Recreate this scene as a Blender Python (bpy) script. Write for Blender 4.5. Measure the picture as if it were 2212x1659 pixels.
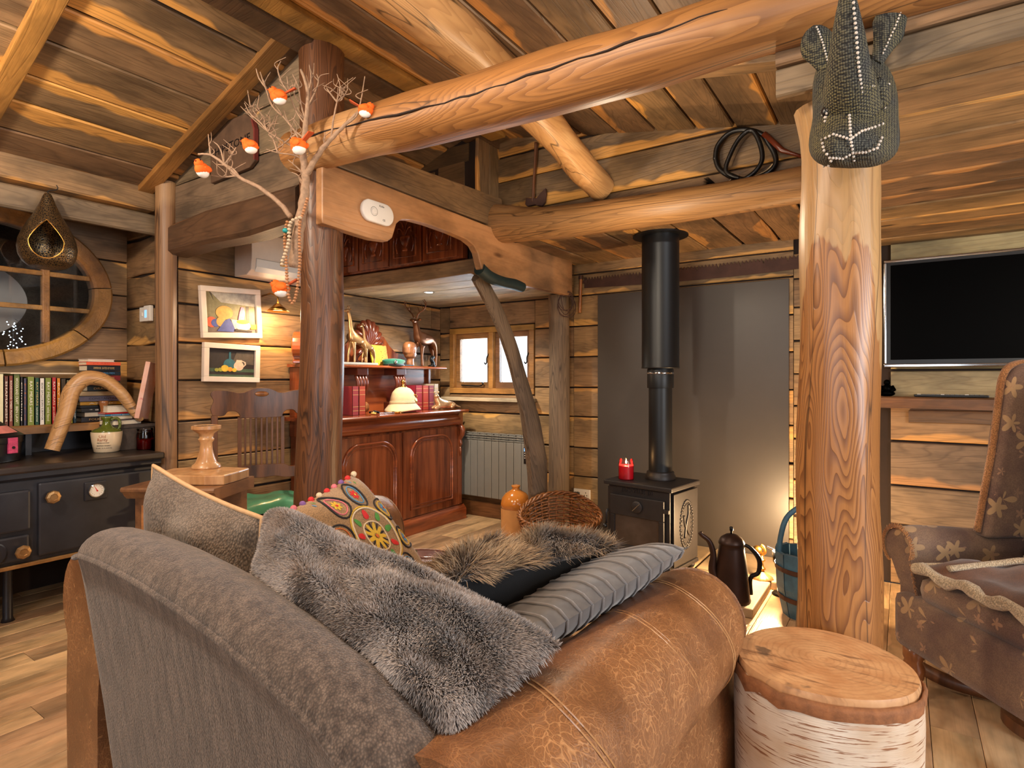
import bpy, bmesh, math, random
from mathutils import Vector, Matrix, Euler, noise as mnoise
random.seed(7)
SC = bpy.context.scene
for o in list(bpy.data.objects): bpy.data.objects.remove(o)
COL = SC.collection
# ------------------------------------------------------------------ camera
FPX, CX, CY, CH, YAW = 1251.0, 1106.0, 817.0, 1.25, math.radians(34)
cam = bpy.data.cameras.new('camera'); camo = bpy.data.objects.new('camera', cam); COL.objects.link(camo)
camo.location = (0, 0, CH); camo.rotation_euler = (math.pi/2, 0, YAW)
cam.sensor_width = 36; cam.lens = 36*FPX/2212; cam.shift_y = -(829.5-CY)/2212; cam.clip_start = .02
SC.camera = camo
# ------------------------------------------------------------------ view, sky, lamps
SC.view_settings.view_transform = 'Standard'; SC.view_settings.look = 'None'
SC.view_settings.gamma = 1; SC.view_settings.use_curve_mapping = False
SC.view_settings.exposure = 0.6
wd = bpy.data.worlds.new('overcast_sky'); SC.world = wd; wd.use_nodes = True
wd.node_tree.nodes['Background'].inputs[0].default_value = (.86, .93, 1, 1)
wd.node_tree.nodes['Background'].inputs[1].default_value = 2.2
def lamp(kind, name, loc, power, color=(1, .80, .58), size=.1, to=None, **kw):
    l = bpy.data.lights.new(name, kind); l.energy = power; l.color = color
    if kind == 'AREA': l.shape = 'RECTANGLE'; l.size = size; l.size_y = kw.pop('size_y', size)
    else: l.shadow_soft_size = size
    for k, v in kw.items(): setattr(l, k, v)
    o = bpy.data.objects.new(name, l); COL.objects.link(o); o.location = loc
    if to: o.rotation_euler = (Vector(to)-Vector(loc)).to_track_quat('-Z', 'Y').to_euler()
    return o
# daylight entering by the glazed openings in the walls behind the camera
lamp('AREA', 'rear_window_daylight', (-.3, -2.45, 1.45), 18, (.86, .93, 1), 1.7, (-.3, 0, 1.2), size_y=1.2)
lamp('AREA', 'side_window_daylight', (2.42, 1.0, 1.35), 40, (.80, .90, 1), 1.2, (0, 1.6, .8), size_y=1.1)
lamp('AREA', 'casement_daylight', (-3.09, 4.46, 1.50), 30, (.80, .91, 1), .95, (-2.9, 3.0, 1.35), size_y=.7)
# ceiling spots over the seating and over the range, with added fill lights
WARM = (1, .84, .66)
lamp('POINT', 'ceiling_spot_seating', (-1.0, .75, 2.42), 30, WARM, .10)
lamp('POINT', 'ceiling_spot_range', (-2.45, .1, 2.45), 72, WARM, .07)
lamp('POINT', 'rear_fill_light', (-.6, -1.2, 2.3), 13, WARM, .08)  # fill added behind the camera to lift the ambient light
lamp('POINT', 'ceiling_spot_hearth', (-1.15, 2.6, 1.98), 10, (1, .80, .56), .08)
lamp('POINT', 'armchair_fill_light', (1.35, 2.0, 1.5), 22, WARM, .08)  # added fill for the television corner, no real lamp stands here
lamp('POINT', 'ceiling_spot_door', (1.4, .4, 1.9), 18, WARM, .10)
# ------------------------------------------------------------------ pixel ray to a point on a given plane
SY, CYW = math.sin(YAW), math.cos(YAW)
def W(px, py, X=None, Y=None, Z=None, t=None):
    l = (px-CX)/FPX; v = (CY-py)/FPX
    d = Vector((-SY+l*CYW, CYW+l*SY, v))
    if X is not None: t = X/d.x
    elif Y is not None: t = Y/d.y
    elif Z is not None: t = (Z-CH)/d.z
    return Vector((d.x*t, d.y*t, CH+d.z*t))
# ------------------------------------------------------------------ node helpers
def srgb(r, g, b, a=1):
    f = lambda c: (c/255/12.92) if c/255 <= .04045 else ((c/255+.055)/1.055)**2.4
    return (f(r), f(g), f(b), a)
class NT:
    def __init__(s, name):
        s.m = bpy.data.materials.new(name); s.m.use_nodes = True; s.t = s.m.node_tree
        s.b = s.t.nodes['Principled BSDF']; s.out = s.t.nodes['Material Output']
    def n(s, typ, ins=None, **props):
        nd = s.t.nodes.new('ShaderNode'+typ)
        for k, v in props.items(): setattr(nd, k, v)
        for k, v in (ins or {}).items(): s.set(nd.inputs[k], v)
        return nd
    def set(s, sock, v):
        if isinstance(v, bpy.types.NodeSocket): s.t.links.new(v, sock)
        else: sock.default_value = v
    def math(s, op, a, b=0., c=None, clamp=False):
        nd = s.n('Math', operation=op, use_clamp=clamp); s.set(nd.inputs[0], a); s.set(nd.inputs[1], b)
        if c is not None: s.set(nd.inputs[2], c)
        return nd.outputs[0]
    def mix(s, f, a, b, blend='MIX'):
        nd = s.n('Mix', data_type='RGBA', blend_type=blend, clamp_factor=True)
        s.set(nd.inputs[0], f); s.set(nd.inputs[6], a); s.set(nd.inputs[7], b); return nd.outputs[2]
    def ramp(s, f, stops, interp='LINEAR'):
        nd = s.n('ValToRGB'); s.set(nd.inputs[0], f); cr = nd.color_ramp; cr.interpolation = interp
        while len(cr.elements) > 1: cr.elements.remove(cr.elements[0])
        for i, (p, c) in enumerate(stops):
            e = cr.elements[0] if i == 0 else cr.elements.new(p)
            e.position = p; e.color = c if not isinstance(c, (int, float)) else (c, c, c, 1)
        return nd.outputs[0]
    def mapr(s, f, a, b, c=0., d=1.):
        nd = s.n('MapRange', {0: f, 1: a, 2: b, 3: c, 4: d}); return nd.outputs[0]
    def coord(s, kind='Object', scale=(1, 1, 1), rot=(0, 0, 0), loc=(0, 0, 0)):
        tc = s.n('TexCoord'); mp = s.n('Mapping', {'Vector': tc.outputs[kind], 'Scale': scale, 'Rotation': rot, 'Location': loc})
        return mp.outputs[0]
    def noise(s, vec, scale=1., detail=3., rough=.55, dist=0., w=None):
        nd = s.n('TexNoise', noise_dimensions='4D' if w is not None else '3D')
        s.set(nd.inputs['Vector'], vec); s.set(nd.inputs['Scale'], scale); s.set(nd.inputs['Detail'], detail)
        s.set(nd.inputs['Roughness'], rough); s.set(nd.inputs['Distortion'], dist)
        if w is not None: s.set(nd.inputs['W'], w)
        return nd.outputs[0]
    def rnd(s): return s.n('ObjectInfo').outputs['Random']
    def bump(s, h, strength=.3, dist=.01):
        nd = s.n('Bump', {'Height': h, 'Strength': strength, 'Distance': dist}); s.t.links.new(nd.outputs[0], s.b.inputs['Normal'])
    def fin(s, color=None, rough=None, metal=None, **kw):
        if color is not None: s.set(s.b.inputs['Base Color'], color)
        if rough is not None: s.set(s.b.inputs['Roughness'], rough)
        if metal is not None: s.set(s.b.inputs['Metallic'], metal)
        for k, v in kw.items(): s.set(s.b.inputs[k.replace('_', ' ')], v)
        return s.m
M = {}
def plain(name, col, rough=.5, metal=0., var=.12, scale=12., bump=.0, emit=None, **kw):
    q = NT(name); c = srgb(*col)
    v = q.noise(q.coord('Object'), scale, 4., .6)
    f = q.mapr(v, .3, .7, 1-var, 1+var)
    cc = q.n('HueSaturation', {'Value': f, 'Color': c}).outputs[0]
    if bump: q.bump(v, bump, .004)
    if emit: q.set(q.b.inputs['Emission Color'], srgb(*emit[0])); q.set(q.b.inputs['Emission Strength'], emit[1])
    M[name] = q.fin(cc, rough, metal, **kw); return M[name]
def plank_wood(name, face, edge, dark, rough=.55, edge_amt=.5, lines=26, grain=1., tone=.16):
    """sawn board, length along local X: weathered face, paler waney edges, cathedral grain, knots"""
    q = NT(name); r = q.rnd(); w = q.math('MULTIPLY', r, 40.)
    g = q.n('SeparateXYZ', {0: q.n('TexCoord').outputs['Generated']})
    side = q.math('GREATER_THAN', q.math('FRACT', q.math('MULTIPLY', r, 7.)), .5)   # the waney edge runs along one side
    ed = q.math('ABSOLUTE', q.math('SUBTRACT', g.outputs[1], side))
    ed = q.math('ADD', ed, q.math('MULTIPLY', q.math('FRACT', q.math('MULTIPLY', r, 13.)), -.22))
    wob = q.noise(q.coord('Object', (1.7, .6, .6)), 1., 3., .6, 0., w)
    em = q.math('ADD', ed, q.math('MULTIPLY', q.math('SUBTRACT', wob, .5), 1.7))
    hi = 1.22-edge_amt*.62
    em = q.math('MULTIPLY', q.mapr(em, hi, hi+.07), .85)
    body = q.noise(q.coord('Object', (.55, 5.5, 5.5)), 1., 2., .5, .6, w)
    rings = q.math('ABSOLUTE', q.math('SINE', q.math('MULTIPLY', body, float(lines)*3.0)))
    rings = q.mapr(rings, 0., .55, 1., 0.)
    fine = q.noise(q.coord('Object', (3., 95., 95.)), 1., 4., .65, 0., w)
    blot = q.noise(q.coord('Object', (1.4, 3.5, 3.5)), 1.3, 4., .65, 0., q.math('ADD', w, 7.))
    col = q.mix(q.mapr(blot, .40, .62), srgb(*face), srgb(*[int(c*.66) for c in face]))
    col = q.mix(em, col, srgb(*edge))
    col = q.mix(q.math('MULTIPLY', rings, .38*grain), col, srgb(*dark))
    col = q.mix(q.mapr(fine, .52, .74, 0., .55*grain), col, srgb(*dark))
    vor = q.n('TexVoronoi', {'Vector': q.coord('Object', (1.6, 5., 5.)), 'Scale': 1.}, voronoi_dimensions='4D'); q.set(vor.inputs['W'], w)
    col = q.mix(q.mapr(vor.outputs['Distance'], .05, .11, .85, 0.), col, srgb(*[int(c*.6) for c in dark]))
    col = q.n('HueSaturation', {'Hue': q.mapr(r, 0., 1., .492, .506), 'Value': q.mapr(r, 0., 1., 1-tone, 1+tone), 'Color': col}).outputs[0]
    h = q.math('ADD', fine, q.math('MULTIPLY', rings, -.4)); q.bump(h, .35, .004)
    M[name] = q.fin(col, rough); return M[name]
def log_wood(name, base, light, dark, rough=.38, lines=12., lx=.5, ly=3.2, patch=.5, coat=.15, line_amt=.7, pale=False):
    """round timber, length along local Z: big contour grain, sanded pale patches, cracks"""
    q = NT(name); w = q.math('MULTIPLY', q.rnd(), 30.)
    body = q.noise(q.coord('Object', (ly, ly, lx)), 1., 2., .5, .15, w)
    ph = q.math('FRACT', q.math('MULTIPLY', body, lines*2.))
    ln = q.math('MULTIPLY', q.mapr(ph, .35, .92), q.mapr(ph, .96, 1., 1., 0.))
    fine = q.noise(q.coord('Object', (60., 60., 2.2)), 1., 4., .65, 0., w)
    pt = q.noise(q.coord('Object', (2.2, 2.2, .8)), 1.2, 3., .55, 0., q.math('ADD', w, 4.))
    pm = q.mapr(pt, .66-patch*.22, .70-patch*.22)
    if pale:   # sanded upper face, ragged at its lower end
        so = q.n('SeparateXYZ', {0: q.n('TexCoord').outputs['Object']})
        lim = q.math('ADD', q.math('MULTIPLY', so.outputs[0], 3.2), q.math('MULTIPLY', q.math('SUBTRACT', q.noise(q.coord('Object', (9., 9., 2.)), 1., 4.), .5), .5))
        pm = q.mapr(q.math('SUBTRACT', so.outputs[2], q.math('ADD', lim, 1.32)), 0., .012)
        pm = q.math('MULTIPLY', pm, q.mapr(so.outputs[0], -.075, -.065))
    col = q.mix(q.math('MULTIPLY', ln, line_amt), srgb(*base), srgb(*dark))
    col = q.mix(q.math('MULTIPLY', pm, .75), col, srgb(*light))
    col = q.mix(q.mapr(fine, .5, .75, 0., .5), col, srgb(*dark))
    cr = q.noise(q.coord('Object', (7., 7., .35)), 1., 2., .4, .3, q.math('ADD', w, 11.))
    cm = q.mapr(q.math('ABSOLUTE', q.math('SUBTRACT', cr, .5)), 0., .006, 1., 0.)
    col = q.mix(q.math('MULTIPLY', cm, .8), col, srgb(35, 22, 14))
    vor = q.n('TexVoronoi', {'Vector': q.coord('Object', (4., 4., 2.2)), 'Scale': 1.}, voronoi_dimensions='4D'); q.set(vor.inputs['W'], w)
    col = q.mix(q.mapr(vor.outputs['Distance'], .06, .12, .9, 0.), col, srgb(60, 34, 20))
    q.bump(q.math('ADD', q.math('MULTIPLY', ln, -.5), fine), .3, .004)
    M[name] = q.fin(col, rough, Coat_Weight=coat, Coat_Roughness=.3); return M[name]
plank_wood('roof_board', (134, 104, 72), (206, 146, 74), (62, 42, 26), .5, .85)
plank_wood('wall_board', (160, 126, 86), (212, 158, 88), (78, 54, 34), .55, .65)
plank_wood('grey_board', (136, 114, 88), (188, 142, 88), (62, 48, 36), .6, .5)
plank_wood('pale_board', (190, 168, 118), (200, 178, 126), (112, 86, 52), .55, .4, grain=.7)
plank_wood('alcove_board', (204, 186, 152), (210, 190, 150), (130, 108, 80), .55, .2, grain=.7)
plank_wood('floor_oak', (228, 188, 142), (232, 192, 148), (166, 118, 78), .3, .3, lines=9, grain=.6, tone=.15)
plank_wood('dark_beam', (104, 76, 50), (158, 106, 58), (50, 32, 20), .5, .45)
plank_wood('batten_pine', (176, 126, 62), (186, 136, 70), (116, 76, 36), .45, .2, grain=.6, tone=.06)
plank_wood('arch_wood', (188, 138, 90), (192, 142, 94), (144, 96, 58), .42, .2, lines=7, grain=.5, tone=.03)
plank_wood('shelf_wood', (148, 102, 62), (176, 122, 74), (76, 48, 28), .5, .3)
log_wood('tie_log', (158, 108, 58), (196, 152, 102), (98, 60, 30), .5, 26., .5, 5., .3, .04, .55)
log_wood('post_log', (166, 112, 60), (184, 148, 100), (102, 58, 27), .4, 32., .9, 5., .2, line_amt=.8, pale=True)
log_wood('dark_log', (106, 66, 38), (128, 82, 48), (54, 30, 18), .42, 22., .7, 6., .2, .04)
log_wood('pale_log', (190, 144, 92), (206, 166, 116), (140, 94, 56), .42, 16., .4, 4.5, .4, line_amt=.35)
log_wood('purlin_log', (164, 120, 72), (182, 138, 90), (82, 56, 34), .5, 20., .5, 7., .35, .05, .45)
log_wood('old_post', (112, 92, 72), (134, 110, 86), (54, 42, 34), .75, 16., .4, 10., .3, 0., .5)
log_wood('pole_wood', (136, 98, 64), (164, 126, 86), (70, 46, 30), .5, 14., .3, 10., .3, .05, .45)
plain('backing', (40, 26, 18), .9)
plain('black_iron', (26, 26, 28), .42, .6, .2, 20., .1)
plain('white_plastic', (226, 220, 212), .4, 0., .03)
plain('white_paint', (224, 208, 194), .5, 0., .05)
plain('brass', (190, 142, 70), .28, 1., .15, 20.)
plain('chrome', (205, 210, 214), .12, 1., .02)
plain('black_plastic', (14, 14, 15), .35)
plain('rope', (200, 176, 140), .9, 0., .2, 60.)
# ------------------------------------------------------------------ mesh helpers
class MB:
    def __init__(s): s.v = []; s.f = []; s.mi = []; s.cur = 0
    def add(s, vs, fs):
        o = len(s.v); s.v += [tuple(v) for v in vs]; s.f += [tuple(i+o for i in f) for f in fs]; s.mi += [s.cur]*len(fs); return s
    def box(s, x0, x1, y0, y1, z0, z1, c=0.):
        """box with chamfered edges"""
        if c <= 0:
            vs = [(x, y, z) for z in (z0, z1) for y in (y0, y1) for x in (x0, x1)]
            return s.add(vs, [(0, 2, 3, 1), (4, 5, 7, 6), (0, 1, 5, 4), (2, 6, 7, 3), (0, 4, 6, 2), (1, 3, 7, 5)])
        c = min(c, (x1-x0)*.49, (y1-y0)*.49, (z1-z0)*.49)
        bm = bmesh.new(); bmesh.ops.create_cube(bm, size=1)
        for v in bm.verts:
            v.co = ((x0+x1)/2+v.co.x*(x1-x0), (y0+y1)/2+v.co.y*(y1-y0), (z0+z1)/2+v.co.z*(z1-z0))
        bmesh.ops.bevel(bm, geom=bm.edges[:], offset=c, segments=2, affect='EDGES', profile=.6)
        return s.bm(bm)
    def bm(s, bm, mat=None):
        bm.verts.index_update(); vs = [(mat @ v.co) if mat else v.co.copy() for v in bm.verts]
        s.add(vs, [[v.index for v in f.verts] for f in bm.faces]); bm.free(); return s
    def obox(s, c, ax, ay, az, hx, hy, hz):
        c, ax, ay, az = Vector(c), Vector(ax).normalized(), Vector(ay).normalized(), Vector(az).normalized()
        vs = [c+ax*x*hx+ay*y*hy+az*z*hz for z in (-1, 1) for y in (-1, 1) for x in (-1, 1)]
        return s.add(vs, [(0, 2, 3, 1), (4, 5, 7, 6), (0, 1, 5, 4), (2, 6, 7, 3), (0, 4, 6, 2), (1, 3, 7, 5)])
    def lathe(s, prof, seg=24, c=(0, 0, 0), mat=None, a0=0., sx=1., sy=1., lobes=None, caps=(1, 1)):
        vs = []; fs = []
        n = len(prof)
        for i, (r, z) in enumerate(prof):
            for k in range(seg):
                a = a0+2*math.pi*k/seg; rr = max(r, 1e-5)
                if lobes: rr *= 1+lobes[1]*math.cos(lobes[0]*a)
                p = Vector((rr*math.cos(a)*sx, rr*math.sin(a)*sy, z))
                if mat: p = mat @ p
                vs.append(p+Vector(c))
        for i in range(n-1):
            for k in range(seg):
                k2 = (k+1) % seg
                fs.append((i*seg+k, i*seg+k2, (i+1)*seg+k2, (i+1)*seg+k))
        if caps[0] and prof[0][0] > 1e-4: fs.append(tuple(range(seg-1, -1, -1)))
        if caps[1] and prof[-1][0] > 1e-4: fs.append(tuple((n-1)*seg+k for k in range(seg)))
        return s.add(vs, fs)
    def tube(s, pts, rad, seg=8, closed=False, caps=True, flat=1., up=None, jag=None):
        pts = [Vector(p) for p in pts]; n = len(pts)
        if not isinstance(rad, (list, tuple)): rad = [rad]*n
        tg = []
        for i in range(n):
            a = pts[i-1] if (i > 0 or closed) else pts[i]; b = pts[(i+1) % n] if (i < n-1 or closed) else pts[i]
            d = (b-a); tg.append(d.normalized() if d.length > 1e-9 else Vector((0, 0, 1)))
        u = Vector(up) if up else (Vector((0, 0, 1)) if abs(tg[0].z) < .9 else Vector((1, 0, 0)))
        u = (u-tg[0]*u.dot(tg[0])).normalized(); vs = []; fs = []
        for i in range(n):
            u = (u-tg[i]*u.dot(tg[i]))
            u = u.normalized() if u.length > 1e-6 else tg[i].orthogonal().normalized()
            w = tg[i].cross(u)
            for k in range(seg):
                a = 2*math.pi*k/seg; rr = rad[i]*(1+(jag(i, k) if jag else 0))
                vs.append(pts[i]+u*math.cos(a)*rr*flat+w*math.sin(a)*rr)
        m = n if closed else n-1
        for i in range(m):
            i2 = (i+1) % n
            for k in range(seg):
                k2 = (k+1) % seg; fs.append((i*seg+k, i*seg+k2, i2*seg+k2, i2*seg+k))
        if caps and not closed:
            fs.append(tuple(range(seg-1, -1, -1))); fs.append(tuple((n-1)*seg+k for k in range(seg)))
        return s.add(vs, fs)
    def ball(s, c, r, seg=12, rings=8, sc=(1, 1, 1), rot=None):
        prof = [(math.sin(math.pi*i/rings), -math.cos(math.pi*i/rings)) for i in range(rings+1)]
        m = Matrix.Diagonal((r*sc[0], r*sc[1], r*sc[2])).to_3x3()
        if rot is not None: m = rot.to_3x3() @ m
        return s.lathe(prof, seg, c, m)
    def prism(s, poly, axis, a, b):
        """2-D outline extruded along an axis: axis 'x' outline=(y,z), 'y' outline=(x,z), 'z' outline=(x,y)"""
        n = len(poly)
        mk = {'x': lambda p, d: (d, p[0], p[1]), 'y': lambda p, d: (p[0], d, p[1]), 'z': lambda p, d: (p[0], p[1], d)}[axis]
        vs = [mk(p, a) for p in poly]+[mk(p, b) for p in poly]
        fs = [tuple(range(n)), tuple(range(2*n-1, n-1, -1))]+[(i, i+n, (i+1) % n+n, (i+1) % n) for i in range(n)]
        return s.add(vs, fs)
    def grid(s, fn, nu, nv, closed_u=False, closed_v=False):
        vs = [fn(i/(nu if closed_u else nu-1), j/(nv if closed_v else nv-1)) for i in range(nu) for j in range(nv)]
        fs = []
        for i in range(nu if closed_u else nu-1):
            for j in range(nv if closed_v else nv-1):
                i2, j2 = (i+1) % nu, (j+1) % nv
                fs.append((i*nv+j, i2*nv+j, i2*nv+j2, i*nv+j2))
        return s.add(vs, fs)
    def build(s, name, mat, parent=None, smooth=False, kind=None, label=None, bevel=0., sub=0, angle=None, mw=None, fix=True):
        me = bpy.data.meshes.new(name); me.from_pydata([tuple(v) for v in s.v], [], s.f)
        if fix:
            bm = bmesh.new(); bm.from_mesh(me); bmesh.ops.recalc_face_normals(bm, faces=bm.faces); bm.to_mesh(me); bm.free()
        mats = mat if isinstance(mat, (list, tuple)) else [mat]
        for m in mats: me.materials.append(M[m] if isinstance(m, str) else m)
        if len(mats) > 1 and len(me.polygons) == len(s.mi):
            me.polygons.foreach_set('material_index', s.mi)
        if smooth:
            me.polygons.foreach_set('use_smooth', [True]*len(me.polygons))
            if angle is not None:
                try: me.set_sharp_from_angle(angle=math.radians(angle))
                except Exception: pass
        o = bpy.data.objects.new(name, me); COL.objects.link(o)
        if parent: o.parent = parent
        if mw is not None: o.matrix_basis = mw
        if kind: o['kind'] = kind
        if label: o['label'] = label
        if bevel:
            md = o.modifiers.new('bevel', 'BEVEL'); md.width = bevel; md.segments = 2; md.limit_method = 'ANGLE'; md.angle_limit = math.radians(35)
        if sub:
            md = o.modifiers.new('subdivision', 'SUBSURF'); md.levels = md.render_levels = sub
        return o
def tag(o, label, cat, group=None):
    o['label'] = label; o['category'] = cat
    if group: o['group'] = group
    return o
def thing(name, loc, label, cat, rz=0., group=None, rot=None):
    o = bpy.data.objects.new(name, None); COL.objects.link(o); o.location = loc; o.empty_display_size = .05
    o.rotation_euler = rot if rot else (0, 0, rz); return tag(o, label, cat, group)
def copy_tree(o, parent=None):
    c = o.copy(); COL.objects.link(c); c.parent = parent
    for ch in [x for x in bpy.data.objects if x.parent == o]: copy_tree(ch, c)
    return c
def frame_mat(o, ux, uy):
    ux = Vector(ux).normalized(); uy = Vector(uy); uy = (uy-ux*uy.dot(ux)).normalized(); n = ux.cross(uy)
    m = Matrix((ux, uy, n)).transposed().to_4x4(); m.translation = Vector(o); return m
def text_mesh(txt, size, depth=.0004, bold=0.):
    cu = bpy.data.curves.new('lettering', 'FONT'); cu.body = txt; cu.size = size; cu.extrude = depth; cu.offset = bold
    cu.align_x = 'CENTER'; cu.align_y = 'CENTER'; cu.resolution_u = 2
    o = bpy.data.objects.new('lettering', cu); COL.objects.link(o)
    bpy.context.view_layer.update()
    me = bpy.data.meshes.new_from_object(o.evaluated_get(bpy.context.evaluated_depsgraph_get()))
    bpy.data.objects.remove(o); bpy.data.curves.remove(cu); return me
def lettering(txt, size, mat, parent, mw, width=None, depth=.0004, name='lettering', bold=0.):
    me = text_mesh(txt, size, depth, bold); me.materials.clear(); me.materials.append(M[mat])
    o = bpy.data.objects.new(name, me); COL.objects.link(o); o.parent = parent
    if width and len(me.vertices):
        xs = [v.co.x for v in me.vertices]; k = width/(max(xs)-min(xs))
        mw = mw @ Matrix.Diagonal((k, 1, 1, 1))
    o.matrix_basis = mw; return o
def smooth_path(pts, n=8):
    pts = [Vector(p) for p in pts]; out = []
    for i in range(len(pts)-1):
        p0 = pts[max(i-1, 0)]; p1 = pts[i]; p2 = pts[i+1]; p3 = pts[min(i+2, len(pts)-1)]
        for k in range(n):
            t = k/n
            out.append(.5*((2*p1)+(p2-p0)*t+(2*p0-5*p1+4*p2-p3)*t*t+(3*p1-p0-3*p2+p3)*t**3))
    out.append(pts[-1]); return out
def lerp_list(vals, m):
    n = len(vals)-1; out = []
    for i in range(m):
        x = i/(m-1)*n; k = min(int(x), n-1); f = x-k; out.append(vals[k]*(1-f)+vals[k+1]*f)
    return out
def log(name, pts, rads, mat, label=None, cat=None, parent=None, seg=18, n=6, amp=.05, seed=0, flat=1., up=None, smooth=True):
    """round timber along a path; mesh is stored with its length along local Z"""
    P = smooth_path(pts, n); R = lerp_list(rads, len(P))
    d = (P[-1]-P[0]); L = d.length; q = d.to_track_quat('Z', 'Y'); mw = q.to_matrix().to_4x4(); mw.translation = P[0]
    inv = mw.inverted(); loc = [inv @ p for p in P]
    mb = MB(); jag = lambda i, k: amp*(mnoise.noise(Vector((math.cos(2*math.pi*k/seg)*1.1+seed*3.1, math.sin(2*math.pi*k/seg)*1.1, i*.25)))*1.6)
    mb.tube(loc, R, seg, flat=flat, jag=jag, up=(inv.to_3x3() @ Vector(up)) if up else None)
    o = mb.build(name, mat, parent, smooth=smooth, angle=50, mw=mw)
    if label: tag(o, label, cat)
    return o
def plank(name, a, ux, uy, L, Wd, T, mat, parent, wob=.004, c=.004, seed=None, skew=(0, 0), kind=None):
    """board: corner a, length L along ux, width Wd along uy, face on the ux x uy side, thickness T behind; slightly uneven edges"""
    rg = random.Random(seed if seed is not None else random.random())
    mw = frame_mat(Vector(a)+Vector(ux).normalized()*L/2+Vector(uy).normalized()*Wd/2, ux, uy)
    mb = MB(); st = 4 if L > .5 else 2; vs = []
    for i in range(st):
        x = -L/2+L*i/(st-1); e0 = rg.uniform(-wob, wob); e1 = rg.uniform(-wob, wob); h = rg.uniform(-wob, wob)*.5
        y0, y1 = -Wd/2+e0, Wd/2+e1
        sk = lambda y: (skew[0] if i == 0 else skew[1] if i == st-1 else 0)*(y/Wd)
        for y, z in ((y0, -T), (y0, -c+h), (y0+c, h), (y1-c, h), (y1, -c+h), (y1, -T)): vs.append((x+sk(y), y, z))
    fs = [(0, 5, 4, 3, 2, 1), tuple((st-1)*6+k for k in range(6))]
    for i in range(st-1):
        for k in range(6):
            k2 = (k+1) % 6; fs.append((i*6+k, i*6+k2, (i+1)*6+k2, (i+1)*6+k))
    mb.add(vs, fs); return mb.build(name, mat, parent, mw=mw, kind=kind)
def struct(o): o['kind'] = 'structure'; return o
# ================================================================== THE ROOM
XA, XO, YB, YP, XR = -3.685, -4.25, 4.23, 1.75, -2.32      # wall A, oval-window wall, wall B, partition, ridge
EX, EY = 2.5, -2.5                                          # right and rear walls
def roofL(x): return 2.86+.333*(x-XR)
def roofR(x): return 2.88-.19*(x-XR)
def R(a, b): return random.uniform(a, b)
# floor
fl = struct(MB().box(-4.4, EX+.1, EY-.1, YB+.15, -.2, -.022).build('floor', 'backing'))
row = 0; x = -4.32
while x < EX:
    wdt = .142; y = -1.2-R(0, .9) if x > -4 else -.6
    y0lim = -.9 if x < 1.2 else .4
    while y < YB:
        L = R(.55, 1.25); y1 = min(y+L, YB)
        if y1 > y0lim and y1-y > .05 and not (x > 1.9):
            plank('floorboard', (x+wdt-.001, y+.001, 0), (0, 1, 0), (-1, 0, 0), y1-y-.002, wdt-.002, .02, 'floor_oak', fl, wob=.0, c=.0015)
        y = y1
    x += wdt
# wall A: picture wall
wa = struct(MB().box(XA-.12, XA-.022, YP+.0, YB+.1, 0, 2.6).build('wall_left', 'backing'))
ZA = [.0, .04, .277, .514, .747, .988, 1.24, 1.477, 1.712, 1.925, 2.16, 2.42]
for i in range(len(ZA)-1):
    y = YP+.05; first = True
    while y < YB:
        L = R(2., 2.6) if first else 3; y1 = min(y+L, YB); first = False
        plank('wall_board', (XA, y+.002, ZA[i]+.004), (0, 1, 0), (0, 0, 1), y1-y-.004, ZA[i+1]-ZA[i]-.014, .02, 'wall_board', wa, wob=.004, c=.005)
        y = y1
# return wall beside the range recess
wj = struct(MB().box(XO-.05, XA-.01, YP+.022, YP+.1, 0, 2.6).build('wall_return', 'backing'))
for i in range(len(ZA)-1):
    plank('wall_board', (XO-.02, YP, ZA[i]-.01), (1, 0, 0), (0, 0, 1), XA-XO+.02, ZA[i+1]-ZA[i]-.009, .02, 'wall_board', wj, wob=.009, c=.006)
# oval-window wall
OVY, OVZ, OVA, OVB = 1.05, 1.775, .605, .46
wo = MB()
for (a, b, c, d) in ((-1.6, OVY-.55, 0, 2.6), (OVY+.55, YP+.05, 0, 2.6), (OVY-.55, OVY+.55, 0, OVZ-.42), (OVY-.55, OVY+.55, OVZ+.42, 2.6)):
    wo.box(XO-.12, XO-.022, a, b, c, d)
wo = struct(wo.build('wall_oval', 'backing'))
ma, mbb = OVA-.04, OVB-.04
def ov_half(z):
    u = (z-OVZ)/mbb
    return ma*math.sqrt(max(0, 1-u*u)) if abs(u) < 1 else 0
ZO = [.9, 1.13, 1.36, 1.575, 1.79, 2.01, 2.26, 2.5]
for i in range(len(ZO)-1):
    z0, z1 = ZO[i]+.004, ZO[i+1]-.004
    h0, h1 = ov_half(z0), ov_half(z1)
    if h0 == 0 and h1 == 0:
        plank('wall_board', (XO, -1.4, z0), (0, 1, 0), (0, 0, 1), YP+1.4, z1-z0, .02, 'wall_board', wo)
    else:
        hm = (h0+h1)/2
        plank('wall_board', (XO, OVY+hm, z0), (0, 1, 0), (0, 0, 1), YP-OVY-hm, z1-z0, .02, 'wall_board', wo, skew=(h1-h0, 0), wob=.002)
        plank('wall_board', (XO, -1.4, z0), (0, 1, 0), (0, 0, 1), OVY-hm+1.4, z1-z0, .02, 'wall_board', wo, skew=(0, -(h1-h0)), wob=.002)
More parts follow.
